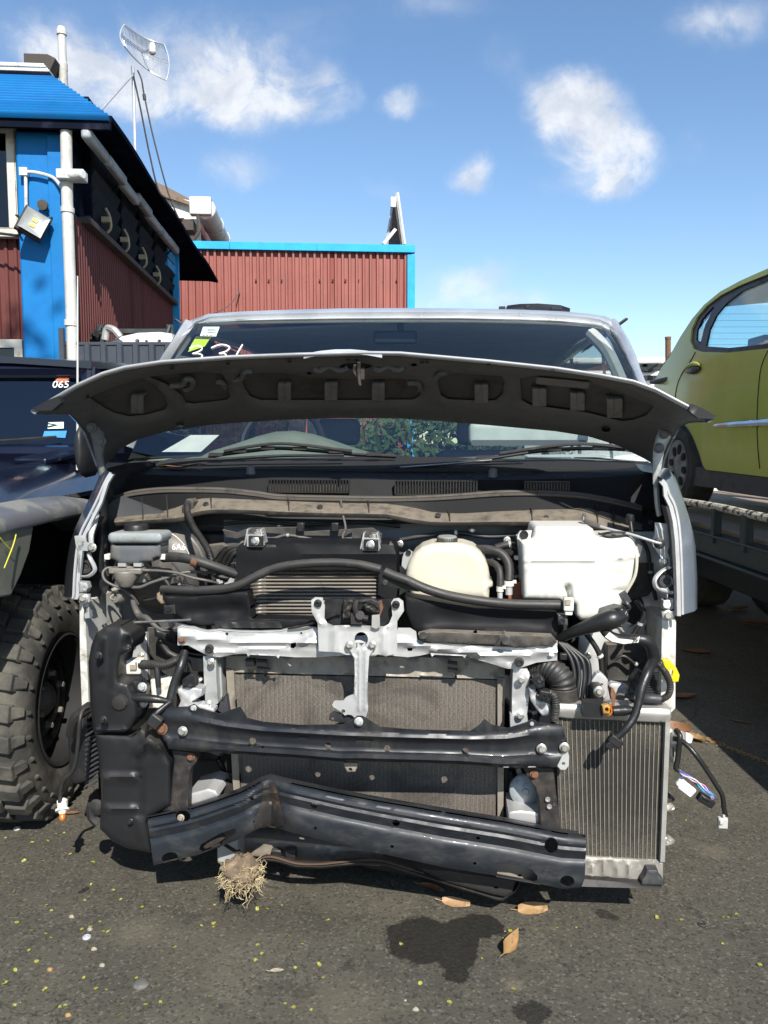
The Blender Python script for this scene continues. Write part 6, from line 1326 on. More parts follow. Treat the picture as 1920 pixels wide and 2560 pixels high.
m = MB(); m.plate([(1596, 1360), (1606, 1366), (1600, 1392), (1588, 1398), (1586, 1376)], 2.33, .01, step=6); one(wt_, 'bracket', m, M_white)
pr = pipe(None, 'bonnet_prop', [(1460, 1289), (1460, 1298), (1466, 1304), (1520, 1322), (1580, 1337), (1640, 1356), (1652, 1358)], [2.34, 2.32, 2.31, 2.27, 2.24, 2.22, 2.22], .0042, M_galv, 10)
m = MB(); m.tube([A(1460, 1287, 2.345), A(1461, 1300, 2.32), A(1470, 1306, 2.305), A(1500, 1316, 2.283)], .0062, 8); one(pr, 'rubber_sleeve', m, M_cable)
m = MB(); m.lathe(A(1647, 1358, 2.235), (0, -1, 0), [(.015, 0), (.015, .008), (.009, .012), (0, .012)], 20); one(pr, 'pivot_grommet', m, M_rubber)
pipe(None, 'washer_tube', [(1575, 1297), (1577, 1310), (1580, 1335)], [2.30, 2.29, 2.28], .006, M_plastic); m = MB(); m.lathe(A(1575, 1298, 2.3), (0, 0, 1), [(.011, -.01), (.013, 0), (.011, .012), (.004, .015), (0, .015)], 14); part('filler_tube_end', m, M_plastic)
# --- right apron -----------------------------------------------------------------------------------
ap = mat('silver_apron', (.46, .47, .47), .4, .25, dirt=(.24, .23, .21), dirt_scale=9, dirt_lo=.5, dirt_hi=.8)
m = MB(); m.plate([(1540, 1330), (1660, 1330), (1668, 1500), (1668, 1790), (1440, 1790), (1450, 1560), (1530, 1500)], 2.44, .02, step=22, dfn=relief(([(1660, 1400), (1655, 1780)], 12, .02), ([(1560, 1560), (1600, 1576), (1640, 1560), (1660, 1500)], 16, .02), ([(1470, 1600), (1500, 1700)], 20, .014), dent=.008, dscale=.02), holes=[ell(1622, 1569, 11)]); ra = part('inner_wing', m, ap, angle=60)
m = MB(); m.plate([(1592, 1408), (1634, 1408), (1636, 1470), (1620, 1490), (1560, 1500), (1540, 1470), (1580, 1440)], 2.425, .01, step=14, dfn=relief(([(1560, 1440), (1620, 1480)], 14, .008))); one(ra, 'black_liner', m, M_dusty)
m = MB(); m.lathe(A(1560, 1520, 2.43), (0, -1, 0), [(.06, 0), (.06, .002), (.0, .002)], 30); m.lathe(A(1622, 1569, 2.445), (0, -1, 0), [(.015, 0), (0, 0)], 20); one(ra, 'opening', m, M_dark)
m = MB(); m.plate([(1516, 1610), (1620, 1600), (1622, 1700), (1600, 1706), (1516, 1704)], 2.40, .03, step=20, rnd=6, dfn=relief(([(1530, 1625), (1610, 1622), (1608, 1690), (1530, 1690), (1530, 1625)], 6, -.004))); one(ra, 'black_cover', m, M_dusty)
m = MB(); m.plate([(1638, 1306), (1672, 1310), (1675, 1360), (1668, 1380), (1682, 1410), (1680, 1418), (1658, 1412), (1650, 1390), (1634, 1366), (1630, 1352), (1638, 1336)], 2.27, .006, step=7, dfn=relief(([(1645, 1320), (1668, 1322)], 5, .004), ([(1650, 1388), (1672, 1390)], 5, -.004))); hb2 = one(ra, 'headlamp_bracket', m, M_white); bolt(hb2, 1659, 1403, 2.268, .009)
m = MB(); m.tube([A(1674, 1418, 2.25), A(1654, 1428, 2.23), A(1638, 1446, 2.22), A(1638, 1464, 2.22), A(1650, 1476, 2.22), A(1678, 1482, 2.24)], [.008, .007, .0075, .0085, .009, .009], 8, flat=.5); m.plate([(1648, 1470), (1672, 1472), (1680, 1484), (1655, 1482)], 2.23, .004, step=6); lb3 = one(ra, 'lamp_loop_bracket', m, M_white)
m = MB(); m.lathe(A(1666, 1453, 2.235), (-.25, -.95, .05), [(.017, -.05), (.018, -.02), (.018, 0), (.010, 0), (.0085, -.01), (0, -.01)], 22); one(ra, 'lamp_socket', m, M_sill)
m = MB(); m.plate([(1657, 1500), (1684, 1498), (1684, 1522), (1672, 1526), (1656, 1520)], 2.22, .02, step=8, rnd=5); t2 = one(ra, 'fender_tab', m, M_white); hole(t2, 1667, 1511, 2.218, .009, M_connw)
m = MB(); m.plate([(1655, 1530), (1686, 1528), (1686, 1549), (1655, 1549)], 2.21, .01, step=8); t3 = one(ra, 'bolt_plate', m, M_galv); bolt(t3, 1669, 1539, 2.208, .010)
m = MB(); m.plate([(1655, 1550), (1690, 1550), (1689, 1640), (1688, 1770), (1660, 1800), (1652, 1760)], 2.25, .4, step=18, dfn=relief(([(1660, 1560), (1658, 1760)], 8, .008))); one(ra, 'door_post', m, mat('dirty_white_edge', (.60, .59, .55), .5, dirt=(.33, .29, .22), dirt_scale=14, dirt_lo=.45, dirt_hi=.7), angle=50)
m = MB(); m.plate([(1655, 1650), (1672, 1648), (1682, 1660), (1690, 1668), (1699, 1688), (1696, 1704), (1680, 1708), (1668, 1700), (1672, 1684), (1660, 1668)], 2.2, .012, step=5, rnd=4, holes=[[(1675, 1672), (1684, 1676), (1681, 1690), (1674, 1684)]]); one(ra, 'yellow_plug', m, M_yellow, angle=60)
m = MB(); m.plate([(1655, 1546), (1674, 1550), (1668, 1540)], 2.22, .01, step=5); 
for L in ([(1680, 1300), (1690, 1340), (1690, 1370), (1684, 1384)], [(1676, 1310), (1686, 1345), (1686, 1372)]): pipe(ra, 'edge_cable', L, 2.3, .0035, M_galv)
# --- fenders: front edge swept back along the body ---------------------------------------------------
ro_ = [(1659, 1198), (1672, 1172), (1690, 1196), (1706, 1240), (1722, 1290), (1733, 1330), (1739, 1365), (1743, 1445), (1743, 1522)]
ri_ = [(1656, 1200), (1666, 1212), (1676, 1236), (1689, 1262), (1698, 1300), (1703, 1345), (1706, 1400), (1708, 1470), (1709, 1536)]
lo_ = [(268, 1170), (248, 1192), (226, 1240), (206, 1280), (186, 1322), (173, 1366), (164, 1420), (158, 1480), (156, 1492)]
li_ = [(276, 1182), (262, 1205), (240, 1250), (220, 1290), (200, 1330), (190, 1372), (184, 1430), (181, 1488), (178, 1494)]
for O, I, sg, mt in ((ro_, ri_, 1, M_fender), (lo_, li_, -1, M_fender)):
    m = MB(); rows = []
    r0 = [A(*p, 2.22) for p in I]; r2 = [A(*p, 2.32) for p in O]; r1 = [a.lerp(b_, .5) + Vector((sg * .012, .005, .0)) for a, b_ in zip(r0, r2)]
    rows = [[p + Vector((-sg * .004, .012, 0)) for p in r0], r0, r1, r2]
    for v, dx in ((2.5, .02), (2.8, .03), (2.97, .03)): rows.append([Vector((p.x + sg * dx, v, p.z + (.0 if k else .01))) for k, p in enumerate(r2)])
    m.grid(rows, (-sg * .003, 0, 0)); fd = part('front_wing', m, mt if sg > 0 else mat('mirror_silver_paint', (.30, .32, .35), .16, .9, coat=.5, rvar=.03), angle=40)
    m = MB(); e = [A(x - sg * (16 if k > 1 else 8), y + 4, 2.19) for k, (x, y) in enumerate(I)]; m.grid([[p + Vector((0, 0, 0)) for p in e], [p + Vector((sg * .010, .0, 0)) for p in e]], (0, .012, 0)); one(fd, 'inner_flange', m, M_white if sg > 0 else M_silver)
    m = MB(); e = [A(x - sg * (3 if k > 1 else 1), y, 2.2) for k, (x, y) in enumerate(I)]; m.tube(e, .0045, 6); one(fd, 'edge_return', m, M_white if sg > 0 else M_silver)
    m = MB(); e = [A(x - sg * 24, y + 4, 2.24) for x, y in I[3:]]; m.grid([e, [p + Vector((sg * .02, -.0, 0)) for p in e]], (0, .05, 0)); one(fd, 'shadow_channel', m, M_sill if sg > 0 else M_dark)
# left lamp brackets
m = MB(); m.plate([(186, 1340), (204, 1338), (214, 1342), (216, 1355), (226, 1360), (240, 1366), (240, 1374), (230, 1378), (196, 1376), (190, 1366)], 2.19, .005, step=6, dfn=relief(([(192, 1345), (210, 1345)], 5, .003))); lb1 = part('headlamp_bracket', m, M_galv); bolt(lb1, 230, 1369, 2.187, .009)
m = MB(); m.tube([A(240, 1285, 2.24), A(236, 1305, 2.22), A(228, 1335, 2.2), A(228, 1358, 2.195)], [.010, .0095, .008, .007], 8, flat=.6); one(lb1, 'stay', m, M_galv)
m = MB(); m.plate([(196, 1362), (202, 1364), (200, 1432), (194, 1432)], 2.19, .006, step=8); one(lb1, 'flange', m, M_galv)
m = MB(); m.tube([A(222, 1382, 2.21), A(226, 1396, 2.2), A(236, 1416, 2.2), A(236, 1428, 2.2), A(222, 1440, 2.2), A(202, 1442, 2.21)], .0065, 8, flat=.5); lb4 = part('lamp_loop_bracket', m, M_galv)
m = MB(); m.lathe(A(212, 1417, 2.22), (.2, -.95, .05), [(.020, -.03), (.02, 0), (.012, 0), (.008, -.006), (0, -.006)], 20); one(lb4, 'lamp_socket', m, M_rubber)
m = MB(); m.plate([(196, 1454), (218, 1456), (222, 1470), (216, 1482), (198, 1482)], 2.17, .02, step=7, rnd=5); t4 = part('fender_tab', m, M_galv); hole(t4, 212, 1470, 2.168, .007, M_galv)
m = MB(); m.plate([(198, 1484), (224, 1486), (224, 1505), (198, 1505)], 2.16, .008, step=8); t5 = part('bolt_plate', m, M_galv); bolt(t5, 209, 1496, 2.158, .0095)
m = MB(); m.plate([(208, 1506), (222, 1506), (224, 1545), (212, 1546)], 2.18, .02, step=9); one(t5, 'bracket_leg', m, M_galv)
m = MB(); m.plate([(199, 1506), (212, 1508), (216, 1600), (222, 1770), (205, 1772), (200, 1640)], 2.24, .5, step=18, dfn=relief(([(207, 1510), (210, 1760)], 4, -.006))); part('door_post', m, mat('dirty_white_door_edge', (.5, .5, .47), .5, dirt=(.25, .22, .18), dirt_scale=14), angle=50)
m = MB(); m.grid([[A(242, 1240, 2.30), A(262, 1200, 2.5)], [A(250, 1500, 2.30), A(275, 1500, 2.6)]], (.01, 0, 0)); part('wing_inner_face', m, M_satin)
# --- black ducts and rubber seals over the radiator ---------------------------------------------------
m = MB(); m.plate([(405, 1488), (470, 1492), (590, 1480), (620, 1478), (630, 1545), (800, 1548), (800, 1566), (640, 1576), (560, 1562), (500, 1566), (468, 1560), (445, 1540), (420, 1520)], 2.17, .05, step=12, dfn=relief(([(480, 1530), (600, 1525)], 30, -.02), dent=.008, dscale=.03), rnd=6); dl = part('air_guide', m, M_cowl, angle=60)
m = MB(); m.plate([(535, 1556), (700, 1556), (706, 1570), (540, 1570)], 2.14, .02, step=9, dfn=relief(dent=.006, dscale=.2)); one(dl, 'lower_lip', m, M_plastic)
s1 = pipe(dl, 'rubber_seal', [(405, 1474), (440, 1475), (500, 1476), (560, 1472), (600, 1462), (630, 1446), (670, 1427), (720, 1414), (780, 1408), (840, 1407), (900, 1412), (952, 1424)], [2.19, 2.18, 2.175, 2.17, 2.17, 2.175, 2.18, 2.18, 2.18, 2.18, 2.175, 2.17], .0125, M_rubber, 12)
m = MB(); m.plate([(392, 1484), (400, 1478), (418, 1480), (424, 1494), (418, 1510), (402, 1510), (392, 1498)], 2.19, .02, step=5, rnd=5); part('rubber_bung', m, mat('tan_rubber', (.25, .19, .13), .7, dirt=(.14, .1, .07), dirt_scale=40))
m = MB(); m.plate([(408, 1514), (438, 1512), (440, 1536), (410, 1537)], 2.165, .02, step=7, rnd=3); t6 = part('mounting_tab', m, M_plastic); hole(t6, 421, 1522, 2.163, .006, M_dark)
m = MB(); m.plate([(1012, 1490), (1050, 1496), (1190, 1520), (1390, 1528), (1398, 1540), (1392, 1600), (1370, 1606), (1080, 1598), (1050, 1590), (1030, 1570), (1014, 1530)], 2.17, .06, step=12, rnd=7, dfn=relief(([(1060, 1580), (1390, 1592)], 16, .018), ([(1100, 1540), (1360, 1550)], 40, -.012), dent=.004, dscale=.02)); dr = part('air_guide', m, M_cowl, angle=60)
m = MB(); m.plate([(1045, 1586), (1075, 1578), (1380, 1590), (1392, 1604), (1384, 1614), (1290, 1620), (1240, 1612), (1080, 1606), (1048, 1600)], 2.10, .03, step=10, rnd=4, dfn=relief(dent=.006, dscale=.05)); lp = one(dr, 'lower_lip', m, M_dusty)
m = MB(); m.plate([(1236, 1616), (1248, 1592), (1262, 1582), (1276, 1592), (1288, 1618)], 2.085, .03, step=6, rnd=7); one(dr, 'clip_boss', m, M_dusty); m = MB(); m.lathe(A(1264, 1604, 2.08), (0, -.7, .7), [(.011, 0), (.011, .003), (0, .004)], 16); one(dr, 'clip', m, M_plastic); m = MB(); m.lathe(A(1058, 1590, 2.09), (0, -.7, .7), [(.011, 0), (.011, .003), (0, .004)], 16); one(dr, 'clip', m, M_plastic)
pipe(dr, 'rubber_seal', [(962, 1430), (985, 1440), (1020, 1452), (1060, 1470), (1110, 1486), (1170, 1498), (1230, 1506), (1300, 1511), (1370, 1512), (1408, 1513)], [2.16, 2.155, 2.15, 2.15, 2.15, 2.15, 2.15, 2.15, 2.15, 2.155], .0135, M_rubber, 12)
m = MB(); m.plate([(950, 1428), (960, 1424), (1030, 1462), (1048, 1480), (950, 1462)], 2.158, .012, step=9); br = one(dr, 'seal_bracket', m, M_plastic); m = MB(); m.lathe(A(963, 1457, 2.155), (0, -1, .1), [(.0085, 0), (.0085, .004), (.006, .006), (0, .006)], 16); one(br, 'clip', m, M_rubber)
m = MB(); m.box(A(1421, 1510, 2.13), (.026, .02, .035)); m.box(A(1421, 1528, 2.135), (.02, .018, .02)); cn = part('connector', m, M_connw, bevel=.003); m = MB(); m.box(A(1420, 1506, 2.118), (.014, .004, .014)); m.tube([A(1412, 1500, 2.13), A(1408, 1492, 2.14), A(1416, 1492, 2.14)], .0025, 5); one(cn, 'latch', m, M_chip)
m = MB(); m.plate([(1394, 1536), (1418, 1536), (1420, 1565), (1396, 1562)], 2.14, .02, step=8, rnd=3); t7 = part('mounting_tab', m, M_sill); hole(t7, 1406, 1553, 2.138, .007, M_dark)
# --- upper cross-member, latch bracket and centre stay ----------------------------------------------
xo = [(444, 1568), (455, 1563), (470, 1566), (487, 1568), (500, 1573), (520, 1577), (550, 1573), (600, 1577), (650, 1578), (701, 1576), (740, 1568), (761, 1566), (791, 1570), (800, 1590), (990, 1590), (995, 1570), (1025, 1570), (1040, 1579), (1043, 1600), (1065, 1606), (1236, 1616), (1312, 1620), (1350, 1612), (1394, 1603), (1393, 1651), (1342, 1656), (1297, 1671), (1269, 1672), (1221, 1657), (1161, 1640), (1077, 1633), (1050, 1639), (1020, 1643), (987, 1640), (940, 1636), (866, 1638), (797, 1643), (737, 1643), (698, 1640), (619, 1634), (585, 1636), (550, 1643), (520, 1640), (498, 1628), (470, 1613), (444, 1613)]
xr_ = relief(([(452, 1590), (500, 1597), (560, 1603), (660, 1606), (780, 1606), (1000, 1606), (1080, 1618), (1200, 1634), (1290, 1640), (1390, 1628)], 13, .016), ([(500, 1625), (560, 1632), (650, 1622), (800, 1628)], 8, .007), ([(1080, 1626), (1180, 1630), (1270, 1662)], 8, .006), ([(735, 1615), (790, 1590)], 12, .010), ([(566, 1585), (566, 1586)], 16, -.008), ([(523, 1624), (524, 1625)], 14, .012), ([(1298, 1652), (1299, 1653)], 16, .010), dent=.0012, dscale=.04)
m = MB(); m.plate(xo, 2.115, .004, step=8, dfn=xr_, holes=[ell(567, 1585, 4, 4, 10), [(727, 1608), (740, 1606), (740, 1616), (733, 1622), (726, 1620)], [(1018, 1620), (1032, 1620), (1030, 1628), (1019, 1628)], ell(753, 1583, 3, 3, 8)]); xm_ = part('upper_crossmember', m, M_white, angle=50)
m = MB(); rows = [[A(x, y, 2.113) for x, y in xo[:13]], [A(x, y - 3, 2.16) for x, y in xo[:13]]]; m.grid(rows, (0, 0, -.003)); one(xm_, 'top_flange', m, M_white)
m = MB(); rows = [[A(x, y, 2.113) for x, y in xo[18:24]], [A(x, y - 3, 2.16) for x, y in xo[18:24]]]; m.grid(rows, (0, 0, -.003)); one(xm_, 'top_flange', m, M_white)
for x0, x1 in ((616, 700), (1076, 1166)):
    m = MB(); m.plate([(x0, 1633), (x1, 1638), (x1 - 4, 1646), (x1 - 10, 1640), (x0 + 10, 1637), (x0 + 4, 1642)], 2.09, .003, step=6, dfn=relief(dent=.004, dscale=.1)); one(xm_, 'tab', m, M_white)
bolt(xm_, 455, 1598, 2.11, .008, M_rust); bolt(xm_, 1377, 1634, 2.11, .007, M_connw)
for px, py in ((524, 1622), (1298, 1655)): m = MB(); m.lathe(A(px, py, 2.098), (0, -1, 0), [(.013, 0), (.012, .006), (.007, .007), (.006, .003), (0, .003)], 18); one(xm_, 'rubber_stop', m, M_rubber)
lo2 = [(778, 1500), (788, 1493), (806, 1494), (812, 1515), (811, 1545), (818, 1558), (832, 1564), (894, 1563), (942, 1566), (960, 1566), (972, 1560), (981, 1539), (978, 1506), (984, 1497), (997, 1495), (1008, 1503), (1010, 1527), (1000, 1542), (993, 1553), (993, 1633), (966, 1640), (944, 1636), (938, 1637), (866, 1637), (850, 1631), (797, 1628), (794, 1557), (788, 1546), (779, 1530)]
m = MB(); m.plate(lo2, 2.075, .0035, step=7, holes=[ell(903, 1598, 17, 18, 22)], dfn=relief(([(836, 1575), (836, 1625)], 14, .010), ([(960, 1580), (960, 1630)], 12, .010), ([(800, 1560), (880, 1567), (975, 1566)], 5, .005), ([(903, 1598), (904, 1598)], 27, .004), ([(790, 1512), (791, 1540), (800, 1556)], 9, .004), ([(995, 1512), (995, 1540)], 9, .004))); lt_ = part('latch_bracket', m, M_galv if False else mat('silver_bracket', (.50, .50, .49), .38, .35, dirt=(.3, .28, .25), dirt_scale=14), angle=50)
for px, py in ((795, 1508), (990, 1511)): m = MB(); m.lathe(A(px, py, 2.07), (0, -1, 0), [(.0105, 0), (.0105, .004), (.006, .009), (.004, .009), (.003, .004), (0, .004)], 18); one(lt_, 'rubber_stop', m, M_plastic)
m = MB(); m.plate([(812, 1498), (978, 1498), (978, 1545), (960, 1564), (830, 1562), (812, 1548)], 2.105, .004, step=12, dfn=relief(dent=.004, dscale=.05)); lk = one(lt_, 'latch_plate', m, M_plastic)
m = MB(); m.plate([(858, 1500), (874, 1496), (886, 1500), (884, 1520), (876, 1528), (878, 1546), (856, 1548)], 2.075, .02, step=5, rnd=5, dfn=relief(dent=.008, dscale=.1)); m.tube([A(892, 1500, 2.06), A(888, 1520, 2.055), A(898, 1540, 2.06), A(920, 1546, 2.06)], .008, 8); m.plate([(906, 1512), (922, 1502), (944, 1508), (950, 1530), (940, 1534), (914, 1528)], 2.05, .03, step=5, rnd=6, dfn=relief(dent=.012, dscale=.09)); m.tube([A(885, 1505, 2.07), A(905, 1502, 2.06), A(930, 1500, 2.07), A(948, 1512, 2.07)], .006, 6); m.box(A(892, 1545, 2.07), (.03, .02, .03)); m.cyl(A(900, 1538, 2.05), A(900, 1538, 2.07), .012); one(lt_, 'latch_mechanism', m, M_rustblack, bevel=.002)
m = MB(); m.plate([(930, 1538), (949, 1536), (950, 1568), (940, 1572), (929, 1568)], 2.06, .006, step=5); one(lt_, 'release_lever', m, M_alu)
m = MB(); m.plate([(944, 1504), (954, 1500), (958, 1520), (950, 1540), (942, 1532)], 2.07, .006, step=5); one(lt_, 'rusty_tab', m, M_rust)
m = MB(); m.box(A(847, 1531, 2.095), (.012, .01, .010)); m.tube([A(820, 1540, 2.1), A(840, 1536, 2.095), A(770, 1562, 2.1), A(720, 1571, 2.105)], .003, 5); one(lt_, 'release_cable', m, M_plastic)
so = [(868, 1606), (876, 1604), (882, 1612), (887, 1625), (893, 1618), (893, 1604), (903, 1616), (913, 1604), (914, 1618), (921, 1625), (927, 1610), (935, 1604), (940, 1610), (934, 1624), (923, 1640), (920, 1680), (918, 1740), (920, 1775), (918, 1782), (914, 1795), (890, 1798), (880, 1788), (870, 1786), (862, 1789), (856, 1782), (850, 1778), (834, 1768), (830, 1762), (836, 1752), (858, 1752), (864, 1744), (872, 1740), (884, 1736), (887, 1690), (886, 1650), (878, 1630), (868, 1618)]
m = MB(); m.plate(so, 2.062, .005, step=5, dfn=relief(([(896, 1625), (896, 1775)], 5, .007), ([(911, 1625), (911, 1775)], 5, .007), ([(888, 1640), (888, 1740)], 4, .004)), holes=[ell(858, 1778, 5, 5, 12)]); sy = part('centre_stay', m, M_white, angle=50)
for px in (873, 931): bolt(sy, px, 1613, 2.06, .0075)
m = MB(); m.plate([(822, 1800), (824, 1786), (834, 1778), (860, 1786), (890, 1798), (880, 1806), (850, 1806)], 2.075, .004, step=6, holes=[ell(831, 1797, 4, 4, 10)]); one(sy, 'foot', m, M_satin)
# side posts
m = MB(); m.plate([(508, 1640), (540, 1640), (541, 1700), (545, 1758), (535, 1764), (514, 1762), (510, 1700)], 2.13, .09, step=9, dfn=relief(([(515, 1650), (517, 1755)], 4, .004), dent=.004, dscale=.05)); ps = part('side_post', m, M_galv, angle=50)
m = MB(); m.plate([(540, 1650), (552, 1660), (556, 1740), (546, 1758), (541, 1700)], 2.16, .01, step=9); one(ps, 'flange', m, M_galv)
m = MB(); m.plate([(1283, 1670), (1318, 1672), (1326, 1690), (1324, 1730), (1316, 1798), (1280, 1798), (1280, 1740)], 2.12, .09, step=9, dfn=relief(([(1290, 1680), (1288, 1790)], 5, .006), ([(1322, 1690), (1316, 1790)], 5, .006), dent=.005, dscale=.04)); ps2 = part('side_post', m, M_white, angle=50)
m = MB(); m.plate([(1276, 1790), (1318, 1788), (1320, 1808), (1290, 1816), (1276, 1818)], 2.10, .04, step=8); one(ps2, 'foot', m, M_white)
for L, nm in (([(1322, 1720), (1340, 1722), (1344, 1746), (1376, 1760), (1378, 1790), (1356, 1790), (1340, 1772), (1326, 1750)], 'white_casting'), ([(440, 1722), (470, 1716), (506, 1722), (505, 1740), (480, 1755), (500, 1768), (498, 1774), (444, 1772), (452, 1752)], 'white_casting')):
    m = MB(); m.plate(L, 2.09, .04, step=6, rnd=6, dfn=relief(dent=.008, dscale=.06)); part(nm, m, M_white, angle=60)
m = MB(); m.plate([(458, 1772), (500, 1760), (536, 1772), (536, 1780), (500, 1778), (470, 1782)], 2.05, .03, step=6, rnd=3); part('white_tab', m, M_white)
m = MB(); m.plate([(545, 1776), (552, 1750), (566, 1738), (572, 1780), (560, 1786)], 2.10, .02, step=7); part('dark_bracket', m, M_sill)
# --- condenser and lower radiator tank --------------------------------------------------------------------
m = MB(); m.plate([(566, 1640), (1262, 1645), (1262, 1698), (566, 1680)], 2.20, .07, step=16, dfn=relief(*[([(x, 1652 + (x - 560) * .02), (x, 1672 + (x - 560) * .02)], 13, .015) for x in range(600, 1250, 40)], ([(566, 1677), (1262, 1696)], 6, .014))); cd = part('radiator', m, M_rusttan, angle=60)
m = MB(); m.plate([(584, 1684), (1244, 1700), (1244, 2060), (600, 2050)], 2.20, .05, step=80); cf = one(cd, 'fin_core', m, M_core)
for L in ([(565, 1672), (584, 1676), (604, 2052), (588, 2052)], [(1244, 1694), (1262, 1696), (1258, 2060), (1244, 2060)]): m = MB(); m.plate(L, 2.185, .06, step=40, dfn=relief(([((L[0][0] + L[1][0]) / 2, 1690), ((L[2][0] + L[3][0]) / 2, 2040)], 5, -.006))); one(cd, 'side_rail', m, M_rusttan)
m = MB(); m.plate([(598, 2092), (660, 2095), (900, 2120), (960, 2130), (950, 2165), (720, 2150), (605, 2138)], 2.16, .1, step=10, rnd=6, dfn=relief(([(620, 2104), (900, 2130)], 5, .008), ([(660, 2120), (662, 2135)], 7, .008), ([(830, 2128), (832, 2146)], 8, .012))); lt2 = one(cd, 'bottom_tank', m, M_rusttan, angle=60)
m = MB(); m.box(A(692, 2132, 2.14), (.03, .02, .024)); m.box(A(728, 2133, 2.13), (.03, .03, .028)); one(lt2, 'drain_plug', m, M_rubber, bevel=.004)
m = MB(); m.box(A(560 + 22, 2100, 2.2), (.06, .06, .16)); one(cd, 'mounting_foot', m, M_galv)
for x, y in ((650, 1665), (1127, 1670)):
    m = MB(); m.plate([(x - 8, y - 16), (x + 16, y - 14), (x + 18, y + 2), (x + 26, y + 10), (x + 12, y + 20), (x + 8, y + 12), (x - 8, y + 10)], 2.15, .012, step=6); m.tube([A(x + 12, y + 10, 2.16), A(x + 13, y + 26, 2.165)], .003, 5); one(cd, 'retaining_clip', m, M_plastic)
m = MB(); m.box(A(626, 1655, 2.16), (.025, .02, .02)); one(cd, 'retaining_clip', m, M_plastic)
# --- upper bumper beam ------------------------------------------------------------------------------------
bt = [(404, 1772), (419, 1769), (469, 1767), (484, 1760), (498, 1770), (549, 1785), (585, 1772), (600, 1767), (618, 1796), (657, 1805), (748, 1813), (856, 1812), (880, 1800), (893, 1790), (906, 1790), (914, 1795), (950, 1818), (1045, 1825), (1175, 1828), (1200, 1812), (1211, 1798), (1229, 1812), (1269, 1821), (1316, 1806), (1330, 1798), (1348, 1808), (1406, 1812)]
bb = [(401, 1841), (422, 1872), (469, 1877), (567, 1884), (712, 1892), (856, 1904), (900, 1903), (1153, 1910), (1254, 1919), (1392, 1918)]
def tmain(x): return interp([(395, 1780), (470, 1778), (560, 1798), (660, 1812), (856, 1822), (950, 1826), (1175, 1832), (1270, 1828), (1340, 1814), (1420, 1814)], x)
prof_u = [(0, -.006), (.06, .004), (.20, .010), (.27, .004), (.34, -.008), (.60, -.010), (.68, -.006), (.76, .010), (.90, .012), (1.0, .0)]
def beam_u(x, y, d):
    t = (y - tmain(x)) / max(20, interp(bb, x) - tmain(x)); h = interp(prof_u, max(0, min(1, t)))
    if t < 0: h = -.004
    e = max(0, 1 - (x - 395) / 160, 1 - (1420 - x) / 150); h = h * (1 - .75 * e * e * (3 - 2 * e) if e > 0 else 1)
    h += .0022 * (1 if (x // 72) % 2 == 0 else 0) * (1 if .72 < t < .96 else 0) + .002 * noise.noise(Vector((x * .02, y * .02, 1)))
    return h - .03 * ((x - 905) / 500) ** 2
uo = bt + [(1417, 1855), (1421, 1877), (1405, 1890)] + bb[::-1] + [(395, 1819)]
m = MB(); m.plate(uo, 2.02, .004, [ell(631, 1853, 9), ell(820, 1864, 8), ell(968, 1871, 8), ell(1163, 1878, 9)], 7, dfn=beam_u, extra=[(x, tmain(x) + (interp(bb, x) - tmain(x)) * t) for x in range(402, 1420, 9) for t in (-.3, -.15, 0, .06, .13, .20, .27, .34, .43, .52, .60, .68, .72, .76, .83, .90, .95)]); ub = part('upper_bumper_beam', m, M_satin, angle=45)
m = MB(); m.grid([[A(x, interp(bb, x), 2.02 - beam_u(x, interp(bb, x), 0)) for x in range(420, 1396, 25)], [A(x, interp(bb, x) - 2, 2.075) for x in range(420, 1396, 25)]], (0, 0, .003)); one(ub, 'lower_flange', m, M_satin)
bolt(ub, 405, 1822, 2.045, .011, M_rust); bolt(ub, 457, 1828, 2.035, .0092, M_bolt, h=.012); bolt(ub, 1354, 1872, 2.04, .0092, h=.012); bolt(ub, 1411, 1869, 2.045, .0092, h=.012); bolt(ub, 897, 1804, 2.015, .008, M_galv); bolt(ub, 484, 1770, 2.045, .006, M_galv); bolt(ub, 1329, 1808, 2.05, .006, M_galv)
m = MB(); m.plate([(1392, 1884), (1420, 1880), (1423, 1890), (1422, 1914), (1414, 1924), (1402, 1924), (1392, 1914)], 2.05, .004, step=5, holes=[ell(1409, 1909, 4.5, 4.5, 10)]); one(ub, 'white_tab', m, M_white)
m = MB(); m.plate([(858, 1906), (892, 1906), (896, 1912), (888, 1930), (868, 1930), (860, 1916)], 2.05, .006, step=5, rnd=3, holes=[ell(876, 1924, 5, 5, 10)]); m2 = m; one(ub, 'centre_tab', m, M_rusttan)
# uprights between the two beams
for L, bts in (([(428, 1874), (478, 1880), (496, 1888), (492, 1904), (476, 1925), (472, 1950), (470, 2030), (424, 2030), (430, 1950), (436, 1900)], ((478, 1893),)), ([(1306, 1916), (1384, 1920), (1390, 1980), (1400, 2050), (1402, 2085), (1352, 2085), (1346, 2000), (1338, 1970), (1318, 1940)], ((1335, 1936),))):
    m = MB(); m.plate(L, 2.075, .03, step=8, dfn=relief(([L[4], (L[4][0], 2060)], 8, .006), dent=.003, dscale=.05), rnd=4); up_ = part('beam_upright', m, M_rustblack if L[0][0] < 900 else M_rustblack, angle=60)
    for q in bts: bolt(up_, *q, 2.07, .008, M_rust)
for px, py in ((1369, 1998), (1373, 2016)): hole(up_, px, py, 2.07, .006, M_alu)
m = MB(); m.lathe(A(1312, 1975, 2.17), (0, -1, .15), [(.0, .022), (.008, .022), (.01, .018), (.03, .016), (.042, .008), (.044, 0), (.03, -.02)], 30); hn = part('horn', m, mat('grey_horn', (.33, .35, .36), .55, .3, dirt=(.2, .2, .2), dirt_scale=40))
